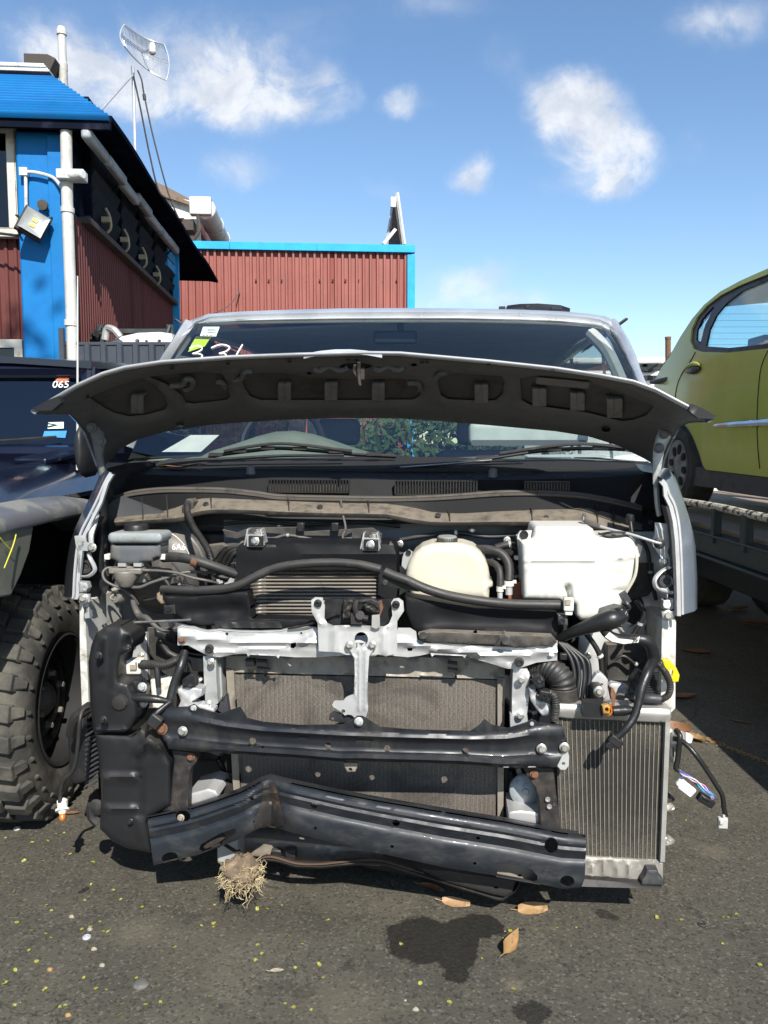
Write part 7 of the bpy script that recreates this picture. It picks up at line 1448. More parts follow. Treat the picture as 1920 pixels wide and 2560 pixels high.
m = MB(); m.plate([(1290, 1925), (1300, 1920), (1330, 1990), (1345, 2040), (1335, 2045), (1312, 2010)], 2.19, .006, step=9); one(hn, 'horn_bracket', m, M_rusttan)
m = MB(); m.plate([(1262, 1922), (1310, 1922), (1330, 2060), (1264, 2064)], 2.24, .01, step=30); part('dark_side_plate', m, M_satin)
for L, nm in (([(1270, 2030), (1280, 2026), (1300, 2024), (1350, 2030), (1356, 2062), (1270, 2062)], 2.10), ([(1400, 2058), (1420, 2062), (1448, 2082), (1400, 2084)], 2.10), ([(470, 1984), (520, 1970), (540, 1976), (548, 1990), (500, 2010), (470, 2018)], 2.12), ([(380, 2044), (428, 2008), (428, 2030), (390, 2048)], 2.10)):
    m = MB(); m.plate(L, nm, .12, step=7, rnd=7); part('silver_chassis_leg', m, M_white, angle=60)
m = MB(); m.plate([(500, 1965), (560, 1952), (590, 1968), (590, 1985), (540, 1990)], 2.2, .02, step=10); part('rusty_bracket', m, M_rustblack)
# --- bent lower bumper beam -----------------------------------------------------------------------------------
lt3 = [(368, 2042), (420, 2032), (469, 2022), (540, 2000), (603, 1978), (640, 1958), (665, 1945), (675, 1942), (697, 1948), (748, 1960), (850, 1982), (950, 2001), (1081, 2023), (1262, 2052), (1399, 2079), (1464, 2088)]
lb5 = [(384, 2164), (430, 2152), (495, 2137), (540, 2120), (589, 2102), (639, 2075), (661, 2066), (690, 2070), (712, 2077), (780, 2094), (874, 2117), (950, 2133), (1113, 2169), (1240, 2189), (1298, 2199), (1406, 2222), (1453, 2219)]
prof_l = [(0, -.02), (.05, .0), (.12, .007), (.20, .009), (.25, .004), (.31, .008), (.37, .003), (.46, -.003), (.54, .003), (.62, .004), (.9, .003), (1, -.004)]
def beam_l(x, y, d):
    a, b_ = interp(lt3, x), interp(lb5, x); t = (y - a) / max(30, b_ - a); h = interp(prof_l, max(0, min(1, t))) * 1.3
    k = max(0, 1 - abs(x - (672 + 10 * t)) / 60); h -= (.03 + .055 * t) * k ** 1.6
    k2 = max(0, 1 - math.hypot(x - 700, (y - 2040)) / 26); h += .012 * k2
    h += .0008 * noise.noise(Vector((x * .03, y * .03, 5)))
    return h - .00012 * (abs(x - 672) if x < 672 else 0) - .03 * ((x - 905) / 560) ** 2
slot1 = [(505, 2132), (497, 2124), (502, 2112), (520, 2100), (550, 2084), (589, 2069), (591, 2084), (578, 2090), (566, 2104), (552, 2112), (528, 2122)]
slot2 = [(1243, 2157), (1300, 2163), (1330, 2174), (1344, 2190), (1342, 2202), (1332, 2206), (1296, 2197), (1243, 2186)]
lo3 = lt3 + [(1465, 2120), (1462, 2195)] + lb5[::-1] + [(374, 2090)]
m = MB(); m.plate(lo3, 1.96, .0045, [ell(457, 2041, 19, 15, 16), ell(424, 2145, 21, 14, 16, -.25), slot1, slot2, ell(630, 1998, 5), ell(636, 2055, 4), ell(785, 2015, 9, 9), ell(788, 2071, 4.5), ell(990, 2058, 9.5, 9.5), ell(980, 2117, 4.5), ell(1195, 2096, 5), ell(1187, 2159, 4.5), ell(1378, 2114, 17, 20, 18), ell(1418, 2203, 18, 14, 16)], 7, dfn=beam_l, extra=[(x, interp(lt3, x) + (interp(lb5, x) - interp(lt3, x)) * t) for x in range(370, 1466, 9) for t in (.05, .085, .12, .16, .20, .225, .25, .28, .31, .34, .37, .415, .46, .5, .54, .62, .7, .8, .9, .96)]); lbm = part('lower_bumper_beam', m, M_beam, angle=45)
m = MB(); m.grid([[A(x, interp(lt3, x), 1.96 - beam_l(x, interp(lt3, x), 0)) for x in [368 + i * 22 for i in range(50)]], [A(x, interp(lt3, x) - 9, 2.05 - beam_l(x, interp(lt3, x), 0)) for x in [368 + i * 22 for i in range(50)]]], (0, 0, -.003)); one(lbm, 'top_flange', m, M_beam)
m = MB(); m.grid([[A(x, interp(lb5, x), 1.96 - beam_l(x, interp(lb5, x), 0)) for x in [384 + i * 22 for i in range(49)]], [A(x, interp(lb5, x) - 4, 2.04 - beam_l(x, interp(lb5, x), 0)) for x in [384 + i * 22 for i in range(49)]]], (0, 0, .003)); one(lbm, 'bottom_flange', m, M_rustblack)
m = MB(); m.plate([(660, 1958), (690, 1958), (700, 2010), (712, 2062), (690, 2070), (660, 2064), (640, 2074), (634, 2060), (652, 2010)], 1.957, .001, step=7, dfn=lambda x, y, d: beam_l(x, y, d) + .0005); one(lbm, 'rust_patch', m, mat('rusted_crease', (.035, .032, .03), .6, .1, dirt=(.16, .08, .038), dirt_scale=18, dirt_lo=.54, dirt_hi=.68, spots=(.4, .36, .3), spot_scale=30, spot_lo=.68, spot_hi=.74, bmp=.4))
for x0, y0, x1, y1 in ((1305, 2066, 1322, 2069), (1345, 2074, 1378, 2080), (1420, 2086, 1456, 2092)):
    m = MB(); m.tube([A(x0, y0, 1.99), A(x1, y1, 1.99)], .004, 6, False, flat=.6); one(lbm, 'slot', m, M_dark)
m = MB(); m.plate([(1240, 2150), (1350, 2160), (1350, 2212), (1240, 2192)], 2.03, .004, step=14, holes=[ell(1299, 2189, 6, 4, 10)]); one(lbm, 'inner_plate', m, M_rusttan)
bolt(lbm, 452, 2045, 2.02, .007, M_rusttan); m = MB(); m.tube([A(515, 2110, 2.03), A(540, 2098, 2.02), A(560, 2084, 2.03)], .014, 8); m.box(A(535, 2098, 2.03), (.04, .03, .03)); one(lbm, 'rusty_inner_tab', m, M_rustblack)
# bottom cross-member with its rusty edge
m = MB(); L = [(560, 2105), (600, 2130), (630, 2158), (640, 2150), (665, 2140), (690, 2142), (740, 2156), (800, 2158), (900, 2148), (960, 2150), (1060, 2180), (1140, 2206), (1240, 2238), (1258, 2240), (1290, 2215), (1300, 2196)]
m.grid([[A(x, y, 2.08) for x, y in L], [A(x, y + 10, 2.07) for x, y in L], [A(x, y + 14, 2.14) for x, y in L]], (0, .01, 0)); cm = part('bottom_crossmember', m, M_rustblack, angle=50)
m = MB(); m.tube([A(x, y + 2, 2.07) for x, y in L[3:11]], .0045, 6, flat=.35); one(cm, 'rusty_edge', m, mat('dull_rust', (.10, .062, .042), .85, dirt=(.05, .038, .03), dirt_scale=20, spots=(.2, .12, .07), spot_scale=40, bmp=.4))
m = MB(); m.plate([(1040, 2170), (1120, 2176), (1290, 2200), (1280, 2232), (1262, 2242), (1230, 2236), (1120, 2206)], 2.06, .05, step=9, rnd=5, holes=[ell(1240, 2219, 6, 4, 10)]); one(cm, 'tow_bracket', m, M_rustblack)
m = MB(); m.box(A(578, 2098, 2.12), (.06, .08, .10)); one(cm, 'square_post', m, M_galv, bevel=.005)
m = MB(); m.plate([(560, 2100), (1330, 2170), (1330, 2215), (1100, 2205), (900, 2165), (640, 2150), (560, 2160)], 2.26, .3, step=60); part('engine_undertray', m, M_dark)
# --- black duct and liner on the left --------------------------------------------------------------------------
d1 = [(228, 1615), (240, 1583), (263, 1567), (304, 1564), (329, 1583), (335, 1605), (329, 1624), (304, 1640), (297, 1671), (299, 1700), (322, 1708), (342, 1754), (344, 1792), (329, 1820), (313, 1831), (234, 1831), (226, 1766), (221, 1656)]
m = MB(); m.plate(d1, 2.04, .10, step=8, rnd=16, rim=1, dfn=relief(([(258, 1600), (252, 1690)], 9, .012), ([(300, 1590), (290, 1640), (285, 1760)], 14, .006), ([(240, 1824), (320, 1824)], 5, .008), ([(322, 1598), (320, 1612)], 12, -.02))); du = part('intake_duct', m, M_plastic, angle=75)
m = MB(); m.lathe(A(300, 1755, 2.04), (0, -1, 0), [(.024, 0), (.02, .008), (.012, .01), (0, .01)], 10); one(du, 'lump_of_dirt', m, M_rustblack)
d2 = [(236, 1832), (335, 1839), (351, 1817), (402, 1855), (427, 1909), (427, 2013), (370, 2045), (378, 2132), (316, 2120), (282, 2104), (250, 2072), (253, 1988), (247, 1893)]
m = MB(); m.plate(d2, 2.06, .14, step=10, rnd=14, rim=1, dfn=relief(([(345, 1880), (370, 1850), (395, 1868)], 20, .022), ([(348, 1930), (348, 2040)], 12, -.014), ([(258, 1945), (340, 1945)], 12, .012), ([(258, 2020), (346, 2020)], 8, .010), ([(348, 1890), (350, 2100)], 5, .006))); dd = part('wheel_arch_liner', m, M_plastic, angle=75)
bolt(dd, 326, 2054, 2.05, .006, M_plastic)
m = MB(); m.lathe(A(242, 2018, 2.12), (0, -1, 0), [(.024, 0), (.022, .008), (.012, .012), (0, .012)], 20); m.tube([A(228, 2010, 2.12), A(230, 2040, 2.12), A(246, 2058, 2.12)], .014, 8); part('rubber_mount', m, M_rubber)
m = MB(); m.plate([(300, 1700), (352, 1702), (366, 1722), (362, 1760), (344, 1770), (310, 1740)], 2.08, .03, step=8, rnd=5); bk2 = part('mounting_plate', m, M_satin); bolt(bk2, 356, 1718, 2.078, .009, M_galv); bolt(bk2, 358, 1757, 2.078, .009, M_galv)
m = MB(); m.plate(rrect(303, 1650, 352, 1686, 4), 2.10, .03, step=8, rnd=4); wc = part('connector', m, M_connw); m = MB(); m.box(A(332, 1668, 2.094), (.016, .006, .012)); m.box(A(340, 1664, 2.094), (.003, .006, .02)); one(wc, 'latch', m, M_chip)
pipe(None, 'corrugated_conduit', [(352, 1662), (380, 1662), (410, 1664), (440, 1652), (460, 1640)], [2.11, 2.1, 2.1, 2.11, 2.12], .0125, M_rubber, 12, corr=.001, pitch=.005)
pipe(None, 'taped_harness', [(462, 1630), (452, 1665), (436, 1710), (426, 1750), (422, 1772)], [2.12, 2.09, 2.08, 2.07, 2.07], .0125, M_tape, 12)
pipe(None, 'cable_branch', [(392, 1664), (394, 1690), (396, 1718)], [2.095, 2.09, 2.09], [.009, .008, .007], M_rubber)
m = MB(); m.plate([(300, 1688), (350, 1690), (362, 1702), (352, 1704), (300, 1702)], 2.1, .01, step=9); part('ledge_strip', m, M_satin)
m = MB(); m.plate([(376, 1700), (420, 1694), (436, 1700), (428, 1740), (410, 1770), (382, 1770)], 2.12, .03, step=8, rnd=4, dfn=relief(dent=.006, dscale=.08)); part('cream_casting', m, M_connw)
m = MB(); m.plate([(455, 1700), (476, 1685), (486, 1686), (488, 1712), (470, 1720), (456, 1718)], 2.08, .03, step=5, rnd=4, dfn=relief(*[([(460 + k * 5, 1700), (459 + k * 5, 1718)], 2, .004) for k in range(5)])); part('plug', m, M_plastic)
pipe(None, 'taped_harness', [(312, 1742), (345, 1744), (390, 1748), (426, 1754)], [2.06, 2.05, 2.05, 2.06], [.010, .012, .011, .006], M_tape, 12)
pipe(None, 'loose_lead', [(426, 1754), (400, 1775), (385, 1790), (372, 1810), (364, 1838)], [2.06, 2.04, 2.03, 2.03, 2.04], [.006, .008, .007, .005, .003], M_tape)
m = MB(); m.box(A(388, 1803, 2.03), (.035, .02, .035), (0, R(35), 0)); part('plug', m, M_rubber, bevel=.004)
# --- hanging indicator bulb on the left -------------------------------------------------------------------------------
hw = pipe(None, 'hanging_lead', [(222, 1770), (208, 1776), (200, 1800), (196, 1850), (190, 1900), (180, 1930), (160, 1950), (152, 1975), (150, 2005)], [2.15, 2.12, 2.1, 2.1, 2.1, 2.1, 2.1, 2.1, 2.1], .006, M_rubber)
m = MB(); q = A(156, 2022, 2.10); ax = Vector((.25, -.55, -.8)).normalized(); m.lathe(q - ax * .03, ax, [(.006, 0), (.012, .004), (.014, .02), (.014, .028), (.0195, .03), (.0195, .036), (.012, .037), (.008, .045)], 20); m.box(q - ax * .015, (.026, .012, .02)); bh = one(hw, 'bulb_holder', m, M_connw)
m = MB(); m.lathe(q + ax * .012, ax, [(.005, 0), (.0085, .004), (.0092, .011), (.0075, .018), (.003, .022), (0, .0225)], 18); one(hw, 'amber_bulb', m, M_orange)
m = MB(); m.plate([(170, 1838), (192, 1834), (208, 1820), (216, 1800), (228, 1860), (226, 1950), (190, 1960), (176, 1950)], 2.3, .06, step=12, rnd=4); sc_ = part('side_cooler', m, M_plastic)
m = MB()
for k in range(14): m.tube([A(214, 1815 + k * 12, 2.28), A(246, 1796 + k * 12, 2.28)], .0035, 5, False)
one(sc_, 'cooler_fins', m, M_sill)
m = MB(); m.tube([A(226, 1766, 2.2), A(206, 1780, 2.2), A(186, 1800, 2.2), A(178, 1838, 2.22)], .016, 8); one(sc_, 'cooler_hose', m, M_rubber)
# --- right-hand side: hoses, harness, second radiator ----------------------------------------------------------------------
pipe(None, 'inlet_hose', [(1340, 1668), (1365, 1670), (1388, 1682), (1404, 1700), (1408, 1725)], [2.18, 2.15, 2.13, 2.12, 2.12], .034, M_rubber, 20, corr=.0014, pitch=.009)
pipe(None, 'inlet_elbow', [(1408, 1720), (1409, 1745), (1409, 1762)], [2.12, 2.12, 2.12], [.036, .0365, .036], M_dusty, 20)
for k in range(4):
    o = k * 15
    pipe(None, 'coolant_pipe', [(1396 + o * .4, 1606 + o * .1), (1416 + o * .8, 1628 + o * .2), (1430 + o * .9, 1655), (1436 + o * .85, 1690), (1432 + o * .85, 1725), (1430 + o * .8, 1760)], [2.16, 2.15, 2.14, 2.13, 2.12, 2.12], .0062, M_plastic)
m = MB(); m.box(A(1408, 1641, 2.12), (.02, .015, .018)); pc = part('pipe_clip', m, M_plastic, bevel=.003)
m = MB(); m.plate([(1332, 1692), (1350, 1688), (1362, 1700), (1362, 1718), (1346, 1724), (1334, 1714)], 2.07, .03, step=4, rnd=4, dfn=relief(dent=.006, dscale=.1)); part('plug', m, M_plastic)
m = MB(); m.plate([(1350, 1726), (1374, 1730), (1378, 1748), (1370, 1758), (1350, 1752)], 2.06, .03, step=4, rnd=3, dfn=relief(*[([(1354 + k * 6, 1738), (1352 + k * 6, 1752)], 2, -.004) for k in range(4)])); part('plug', m, M_plastic)
pipe(None, 'corrugated_conduit', [(1372, 1732), (1386, 1742), (1390, 1765), (1386, 1800)], [2.08, 2.07, 2.07, 2.08], .010, M_rubber, 12, corr=.001, pitch=.005)
m = MB(); m.plate([(1478, 1702), (1490, 1684), (1500, 1680), (1512, 1690), (1520, 1700), (1518, 1740), (1500, 1760), (1476, 1756)], 2.12, .02, step=6, rnd=4, holes=[ell(1504, 1711, 4, 3, 10)]); hb3 = part('radiator_hanger', m, M_white)
m = MB(); m.plate(rrect(1480, 1716, 1508, 1768, 8), 2.06, .04, step=5, rnd=5); m.box(A(1480, 1770, 2.05), (.05, .03, .04)); hr = one(hb3, 'rubber_mount', m, M_plastic, angle=60)
m = MB(); m.lathe(A(1497, 1728, 2.06), (0, -1, 0), [(.0145, 0), (.0145, .006), (.009, .008), (0, .008)], 24); one(hb3, 'washer', m, M_rusttan); bolt(hb3, 1497, 1728, 2.052, .008, h=.012)
m = MB(); m.plate([(1520, 1712), (1530, 1706), (1560, 1710), (1575, 1720), (1610, 1735), (1660, 1750), (1680, 1770), (1660, 1790), (1520, 1790), (1530, 1760)], 2.2, .02, step=9, dfn=relief(dent=.012, dscale=.03), rnd=4); part('white_lower_panel', m, M_white, angle=60)
m = MB(); m.plate([(1524, 1716), (1534, 1722), (1540, 1736), (1536, 1764), (1530, 1764), (1530, 1740), (1522, 1726)], 2.08, .004, step=4, dfn=lambda x, y, d: .01 * math.sin((x - 1522) * .2)); part('stuck_leaf', m, M_leafbrown)
hm = pipe(None, 'main_harness', [(1380, 1608), (1420, 1586), (1460, 1570), (1500, 1556), (1530, 1548), (1560, 1540)], [2.2, 2.16, 2.13, 2.11, 2.10, 2.12], [.012, .014, .018, .024, .026, .016], M_tape, 12)
m = MB(); m.plate([(1500, 1552), (1506, 1530), (1530, 1522), (1545, 1518), (1570, 1524), (1572, 1545), (1562, 1556), (1530, 1562), (1510, 1562)], 2.10, .05, step=6, rnd=8, dfn=relief(dent=.016, dscale=.06)); part('harness_boot', m, M_tape, angle=75)
m = MB(); m.box(A(1562, 1494, 2.14), (.02, .02, .03), (0, R(-30), 0)); m.tube([A(1562, 1500, 2.12), A(1568, 1510, 2.11), A(1572, 1520, 2.12), A(1558, 1526, 2.12)], .006, 8); part('plug', m, M_sill, bevel=.003)
pipe(None, 'taped_harness', [(1505, 1566), (1520, 1586), (1550, 1598), (1590, 1598), (1614, 1602), (1628, 1618), (1634, 1642), (1634, 1660)], [2.12, 2.1, 2.09, 2.08, 2.08, 2.09, 2.1, 2.1], [.012, .013, .014, .014, .015, .015, .016, .014], M_tape, 12)
m = MB(); q = [A(x, y, 2.062) for x, y in ((1512, 1592), (1524, 1580), (1545, 1596), (1585, 1600), (1600, 1590), (1596, 1606), (1560, 1610), (1530, 1604))]; m.add(q, [tuple(range(8))]); tg = part('label_flag', m, M_connw); m = MB(); lettering(m, '29', .014, A(1588, 1601, 2.058)); one(tg, 'print', m, M_dark)
pipe(None, 'taped_harness', [(1632, 1656), (1620, 1680), (1604, 1720), (1598, 1750), (1586, 1790), (1566, 1820), (1548, 1838), (1534, 1846)], [2.09, 2.05, 2.03, 2.02, 2.01, 2.0, 2.0, 2.0], [.013, .013, .0125, .0105, .0105, .010, .0095, .009], M_tape, 12)
m = MB(); m.box(A(1538, 1852, 2.0), (.036, .022, .022), (0, R(40), 0)); m.box(A(1524, 1862, 2.0), (.02, .02, .02), (0, R(40), 0)); part('plug', m, M_plastic, bevel=.003)
pipe(None, 'corrugated_conduit', [(1640, 1656), (1658, 1674), (1670, 1694), (1676, 1716), (1670, 1738), (1650, 1750)], [2.1, 2.08, 2.08, 2.08, 2.09, 2.1], .0082, M_rubber, 12, corr=.001, pitch=.0046)
m = MB(); m.tube([A(1650, 1748, 2.1), A(1618, 1746, 2.1), A(1590, 1748, 2.12)], [.012, .012, .010], 12); part('connector_barrel', m, M_sill)
m = MB()
for k in range(13): m.tube([A(1614 - k * .4, 1682 + k * 6, 2.13), A(1644 - k * .4, 1680 + k * 6, 2.13)], .0042, 5, False)
m.plate([(1612, 1676), (1648, 1676), (1644, 1764), (1604, 1764)], 2.14, .02, step=16); part('ribbed_hose', m, M_plastic)
m = MB(); m.plate([(1570, 1720), (1576, 1704), (1596, 1676), (1606, 1680), (1596, 1720), (1590, 1760), (1572, 1750)], 2.12, .03, step=5, rnd=5, dfn=relief(dent=.01, dscale=.07)); part('plug_cluster', m, M_plastic)
pipe(None, 'loose_lead', [(1536, 1742), (1548, 1736), (1570, 1742), (1590, 1746)], 2.1, .005, M_rubber)
pipe(None, 'taped_harness', [(1532, 1778), (1560, 1776), (1590, 1776)], [2.03, 2.03, 2.02], [.013, .014, .007], M_tape, 12)
m = MB(); m.lathe(A(1518, 1776, 2.03), (-.4, -.9, .1), [(.008, -.03), (.014, -.02), (.014, 0), (.010, 0), (.009, -.01), (0, -.01)], 18); part('amber_plug', m, M_orange)
m = MB(); m.plate([(1505, 1764), (1520, 1760), (1526, 1768), (1524, 1786), (1508, 1784)], 2.02, .012, step=4, rnd=3, holes=[ell(1517, 1774, 5, 6, 10)]); one(van, 'bulb_socket', m, mat('amber_brown', (.36, .20, .05), .5, dirt=(.15, .08, .03), dirt_scale=60))
# second radiator on the right
m = MB(); m.plate([(1390, 1757), (1472, 1762), (1560, 1768), (1664, 1770), (1677, 1774), (1678, 1790), (1676, 1808), (1560, 1802), (1420, 1796), (1388, 1792)], 2.08, .06, step=10, dfn=relief(([(1392, 1775), (1676, 1788)], 12, .008), ([(1666, 1772), (1674, 1800)], 3, -.004)), rnd=5); r2_ = part('side_radiator', m, M_alu, angle=60)
m = MB(); m.plate([(1388, 1794), (1666, 1808), (1654, 2156), (1400, 2140)], 2.098, .03, step=80); rc = one(r2_, 'fin_core', m, M_core2)
for k in range(24):
    t = k / 23; m = MB(); x0, x1 = 1394 + (1660 - 1394) * t, 1408 + (1648 - 1408) * t
    m.plate([(x0 - .8, 1796 + 12 * t), (x0 + .8, 1796 + 12 * t), (x1 + .8, 2146 + 8 * t), (x1 - .8, 2146 + 8 * t)], 2.0955, .004, step=120); one(rc, 'tube', m, M_rusttan)
m = MB(); m.plate([(1664, 1806), (1676, 1806), (1662, 2155), (1651, 2155)], 2.08, .05, step=40); one(r2_, 'side_rail', m, M_alu)
m = MB(); m.plate([(1400, 2140), (1466, 2140), (1655, 2152), (1658, 2160), (1657, 2212), (1640, 2206), (1600, 2200), (1580, 2204), (1560, 2196), (1536, 2200), (1520, 2192), (1490, 2196), (1460, 2190), (1400, 2186)], 2.09, .06, step=7, rnd=4, dfn=relief(*[([(x, 2158 + (x - 1460) * .05), (x + 1, 2185 + (x - 1460) * .05)], 9, .010) for x in (1478, 1510, 1541, 1572)], ([(1400, 2148), (1656, 2156)], 4, .005))); bt_ = one(r2_, 'bottom_tank', m, mat('weathered_grey_tank', (.26, .245, .215), .55, .2, dirt=(.5, .48, .42), dirt_scale=30, dirt_lo=.56, dirt_hi=.68), angle=60)
m = MB(); m.plate([(1604, 2200), (1612, 2190), (1618, 2174), (1644, 2174), (1648, 2190), (1658, 2200), (1656, 2214), (1604, 2212)], 2.06, .05, step=6, rnd=4); one(r2_, 'foot_pad', m, M_sill, angle=60)
m = MB(); m.grid([[A(x, 2196 + (x - 1440) * .08, 2.07) for x in (1440, 1520, 1600, 1654)], [A(x, 2216 + (x - 1440) * .03, 2.06) for x in (1440, 1520, 1600, 1654)]], (0, .1, 0)); one(r2_, 'support_rail', m, M_rustblack)
for y in (1990, 2010, 2095):
    m = MB(); m.plate([(1662, y), (1672, y - 6), (1688, y + 8), (1684, y + 14), (1664, y + 20)], 2.14, .01, step=6, dfn=relief(dent=.01, dscale=.1)); one(r2_, 'silver_scrap', m, M_alu if y != 1990 else M_sill)
m = MB(); m.plate([(1670, 1862), (1690, 1858), (1692, 1905), (1672, 1906)], 2.15, .02, step=6, rnd=3, holes=[rrect(1676, 1868, 1686, 1896, 3)]); part('relay', m, M_galv)
# hanging wires on the right
m = MB(); m.plate([(1672, 1822), (1690, 1826), (1724, 1834), (1734, 1842), (1728, 1858), (1706, 1856), (1690, 1850), (1672, 1846)], 2.15, .004, step=5, dfn=lambda x, y, d: .012 * math.sin(x * .25)); part('white_wrap', m, M_paint)
pipe(None, 'hanging_lead', [(1684, 1846), (1710, 1856), (1740, 1888), (1770, 1930), (1794, 1968), (1806, 1990), (1810, 2020), (1814, 2040)], [2.14, 2.12, 2.1, 2.1, 2.1, 2.1, 2.1, 2.1], .0066, M_tape, 10)
m = MB(); m.box(A(1806, 2056, 2.1), (.024, .016, .028)); m.box(A(1804, 2056, 2.09), (.01, .006, .012)); m.box(A(1811, 2040, 2.1), (.012, .012, .012)); part('connector', m, mat('grey_connector', (.42, .41, .38), .5), bevel=.002)
pipe(None, 'hanging_lead', [(1690, 1826), (1700, 1840), (1697, 1870), (1694, 1900), (1690, 1920), (1700, 1926)], [2.14, 2.12, 2.12, 2.12, 2.12, 2.12], .0075, M_tape, 10)
for k, c_ in enumerate(((.05, .2, .5), (.6, .6, .62), (.05, .35, .12), (.62, .25, .42), (.12, .10, .45), (.02, .02, .02), (.05, .35, .55))):
    r_ = random.Random(k); j = lambda s_: (r_.random() - .5) * s_
    pipe(None, 'wire', [(1696, 1922 + k), (1712 + j(10), 1936 + j(8)), (1735 + j(8), 1952 + j(14)), (1760 + j(10), 1972 + j(18)), (1782 + j(8), 1990 + j(12)), (1776, 2000)], [2.12, 2.1, 2.09 + j(.02), 2.09, 2.09, 2.1], .0017, mat('wire_colour_%d' % k, c_, .45), 5)
pipe(None, 'wire', [(1700, 1930), (1702, 1944), (1700, 1956)], 2.11, .0015, MATS['wire_colour_0'], 5)
m = MB(); m.box(A(1716, 1970, 2.1), (.042, .02, .026), (0, R(38), 0)); m.box(A(1700, 1958, 2.1), (.016, .014, .018), (0, R(38), 0)); part('connector', m, M_paint, bevel=.003)
m = MB(); m.box(A(1764, 2000, 2.1), (.044, .022, .022), (0, R(30), 0)); m.box(A(1764, 1997, 2.09), (.02, .006, .008), (0, R(30), 0)); part('plug', m, M_plastic, bevel=.003)

# more small leads, clips and brackets in the gaps
rq = random.Random(31)
for L, v, r_, mt in (([(250, 1330), (262, 1360), (258, 1400), (270, 1440)], 2.36, .006, M_rubber), ([(405, 1440), (425, 1470), (420, 1500), (440, 1540), (470, 1556)], 2.26, .007, M_rubber),
        ([(360, 1500), (390, 1495), (410, 1470), (450, 1462), (510, 1470), (560, 1462)], 2.3, .006, M_tape), ([(505, 1452), (520, 1430), (545, 1440), (570, 1450)], 2.33, .008, M_rubber),
        ([(260, 1560), (280, 1600), (296, 1640), (300, 1690)], 2.3, .008, M_rubber), ([(400, 1600), (420, 1630), (450, 1650), (460, 1690), (450, 1730)], 2.22, .009, M_rubber),
        ([(470, 1650), (480, 1680), (500, 1700), (505, 1740)], 2.2, .007, M_tape), ([(1280, 1400), (1290, 1440), (1288, 1490)], 2.42, .010, M_rubber), ([(1240, 1370), (1275, 1362), (1300, 1380)], 2.45, .012, M_rubber),
        ([(1440, 1560), (1470, 1590), (1500, 1640), (1505, 1700)], 2.36, .008, M_rubber), ([(1590, 1500), (1610, 1530), (1600, 1560), (1580, 1590)], 2.3, .007, M_tape), ([(1400, 1540), (1412, 1570), (1404, 1600), (1420, 1640)], 2.2, .006, M_rubber),
        ([(1330, 1700), (1322, 1740), (1336, 1780), (1330, 1830)], 2.14, .006, M_rubber), ([(540, 1890), (560, 1930), (570, 1990), (560, 2060)], 2.3, .010, M_rubber), ([(1275, 1930), (1282, 1990), (1276, 2040)], 2.21, .006, M_rubber),
        ([(620, 1340), (680, 1346), (720, 1338), (800, 1350), (880, 1346)], 2.41, .0045, M_cable), ([(1000, 1350), (1060, 1340), (1140, 1332), (1220, 1342), (1290, 1338)], 2.5, .007, M_rubber), ([(560, 1310), (640, 1304), (760, 1312), (900, 1306), (1000, 1316)], 2.53, .006, M_rubber),
        ([(1600, 1340), (1620, 1380), (1626, 1430), (1640, 1500)], 2.4, .006, M_rubber), ([(1536, 1650), (1560, 1640), (1590, 1660), (1606, 1650)], 2.36, .005, M_tape)):
    h_ = pipe(None, 'small_hose', L, v, r_, mt, 8)
    k = len(L) // 2; m = MB(); c_ = A(*L[k], v); d_ = (A(*L[k], v) - A(*L[k - 1], v)).normalized(); m.lathe(c_ - d_ * .004, d_, [(r_ * 1.05, 0), (r_ * 1.25, 0), (r_ * 1.25, .008), (r_ * 1.05, .008)], 10); one(h_, 'clip', m, rq.choice([M_galv, M_rubber, M_connw]))
for px, py, v, mt in ((430, 1560, 2.3, M_galv), (540, 1480, 2.36, M_rusttan), (1268, 1350, 2.5, M_galv), (1000, 1360, 2.5, M_bolt), (700, 1312, 2.56, M_bolt), (1180, 1326, 2.56, M_bolt), (1632, 1740, 2.3, M_bolt), (330, 1600, 2.34, M_bolt), (352, 1640, 2.34, M_bolt), (1470, 1640, 2.42, M_bolt), (1600, 1720, 2.18, M_bolt), (520, 1760, 2.08, M_bolt), (527, 1655, 2.12, M_bolt), (1300, 1790, 2.1, M_bolt), (1303, 1700, 2.11, M_bolt), (246, 1640, 2.02, M_plastic), (258, 1800, 2.02, M_plastic)):
    bolt(None if False else van, px, py, v - .012, .0075, mt)
# ---------------------------------------------------------------- things lying about
FR[0] = W
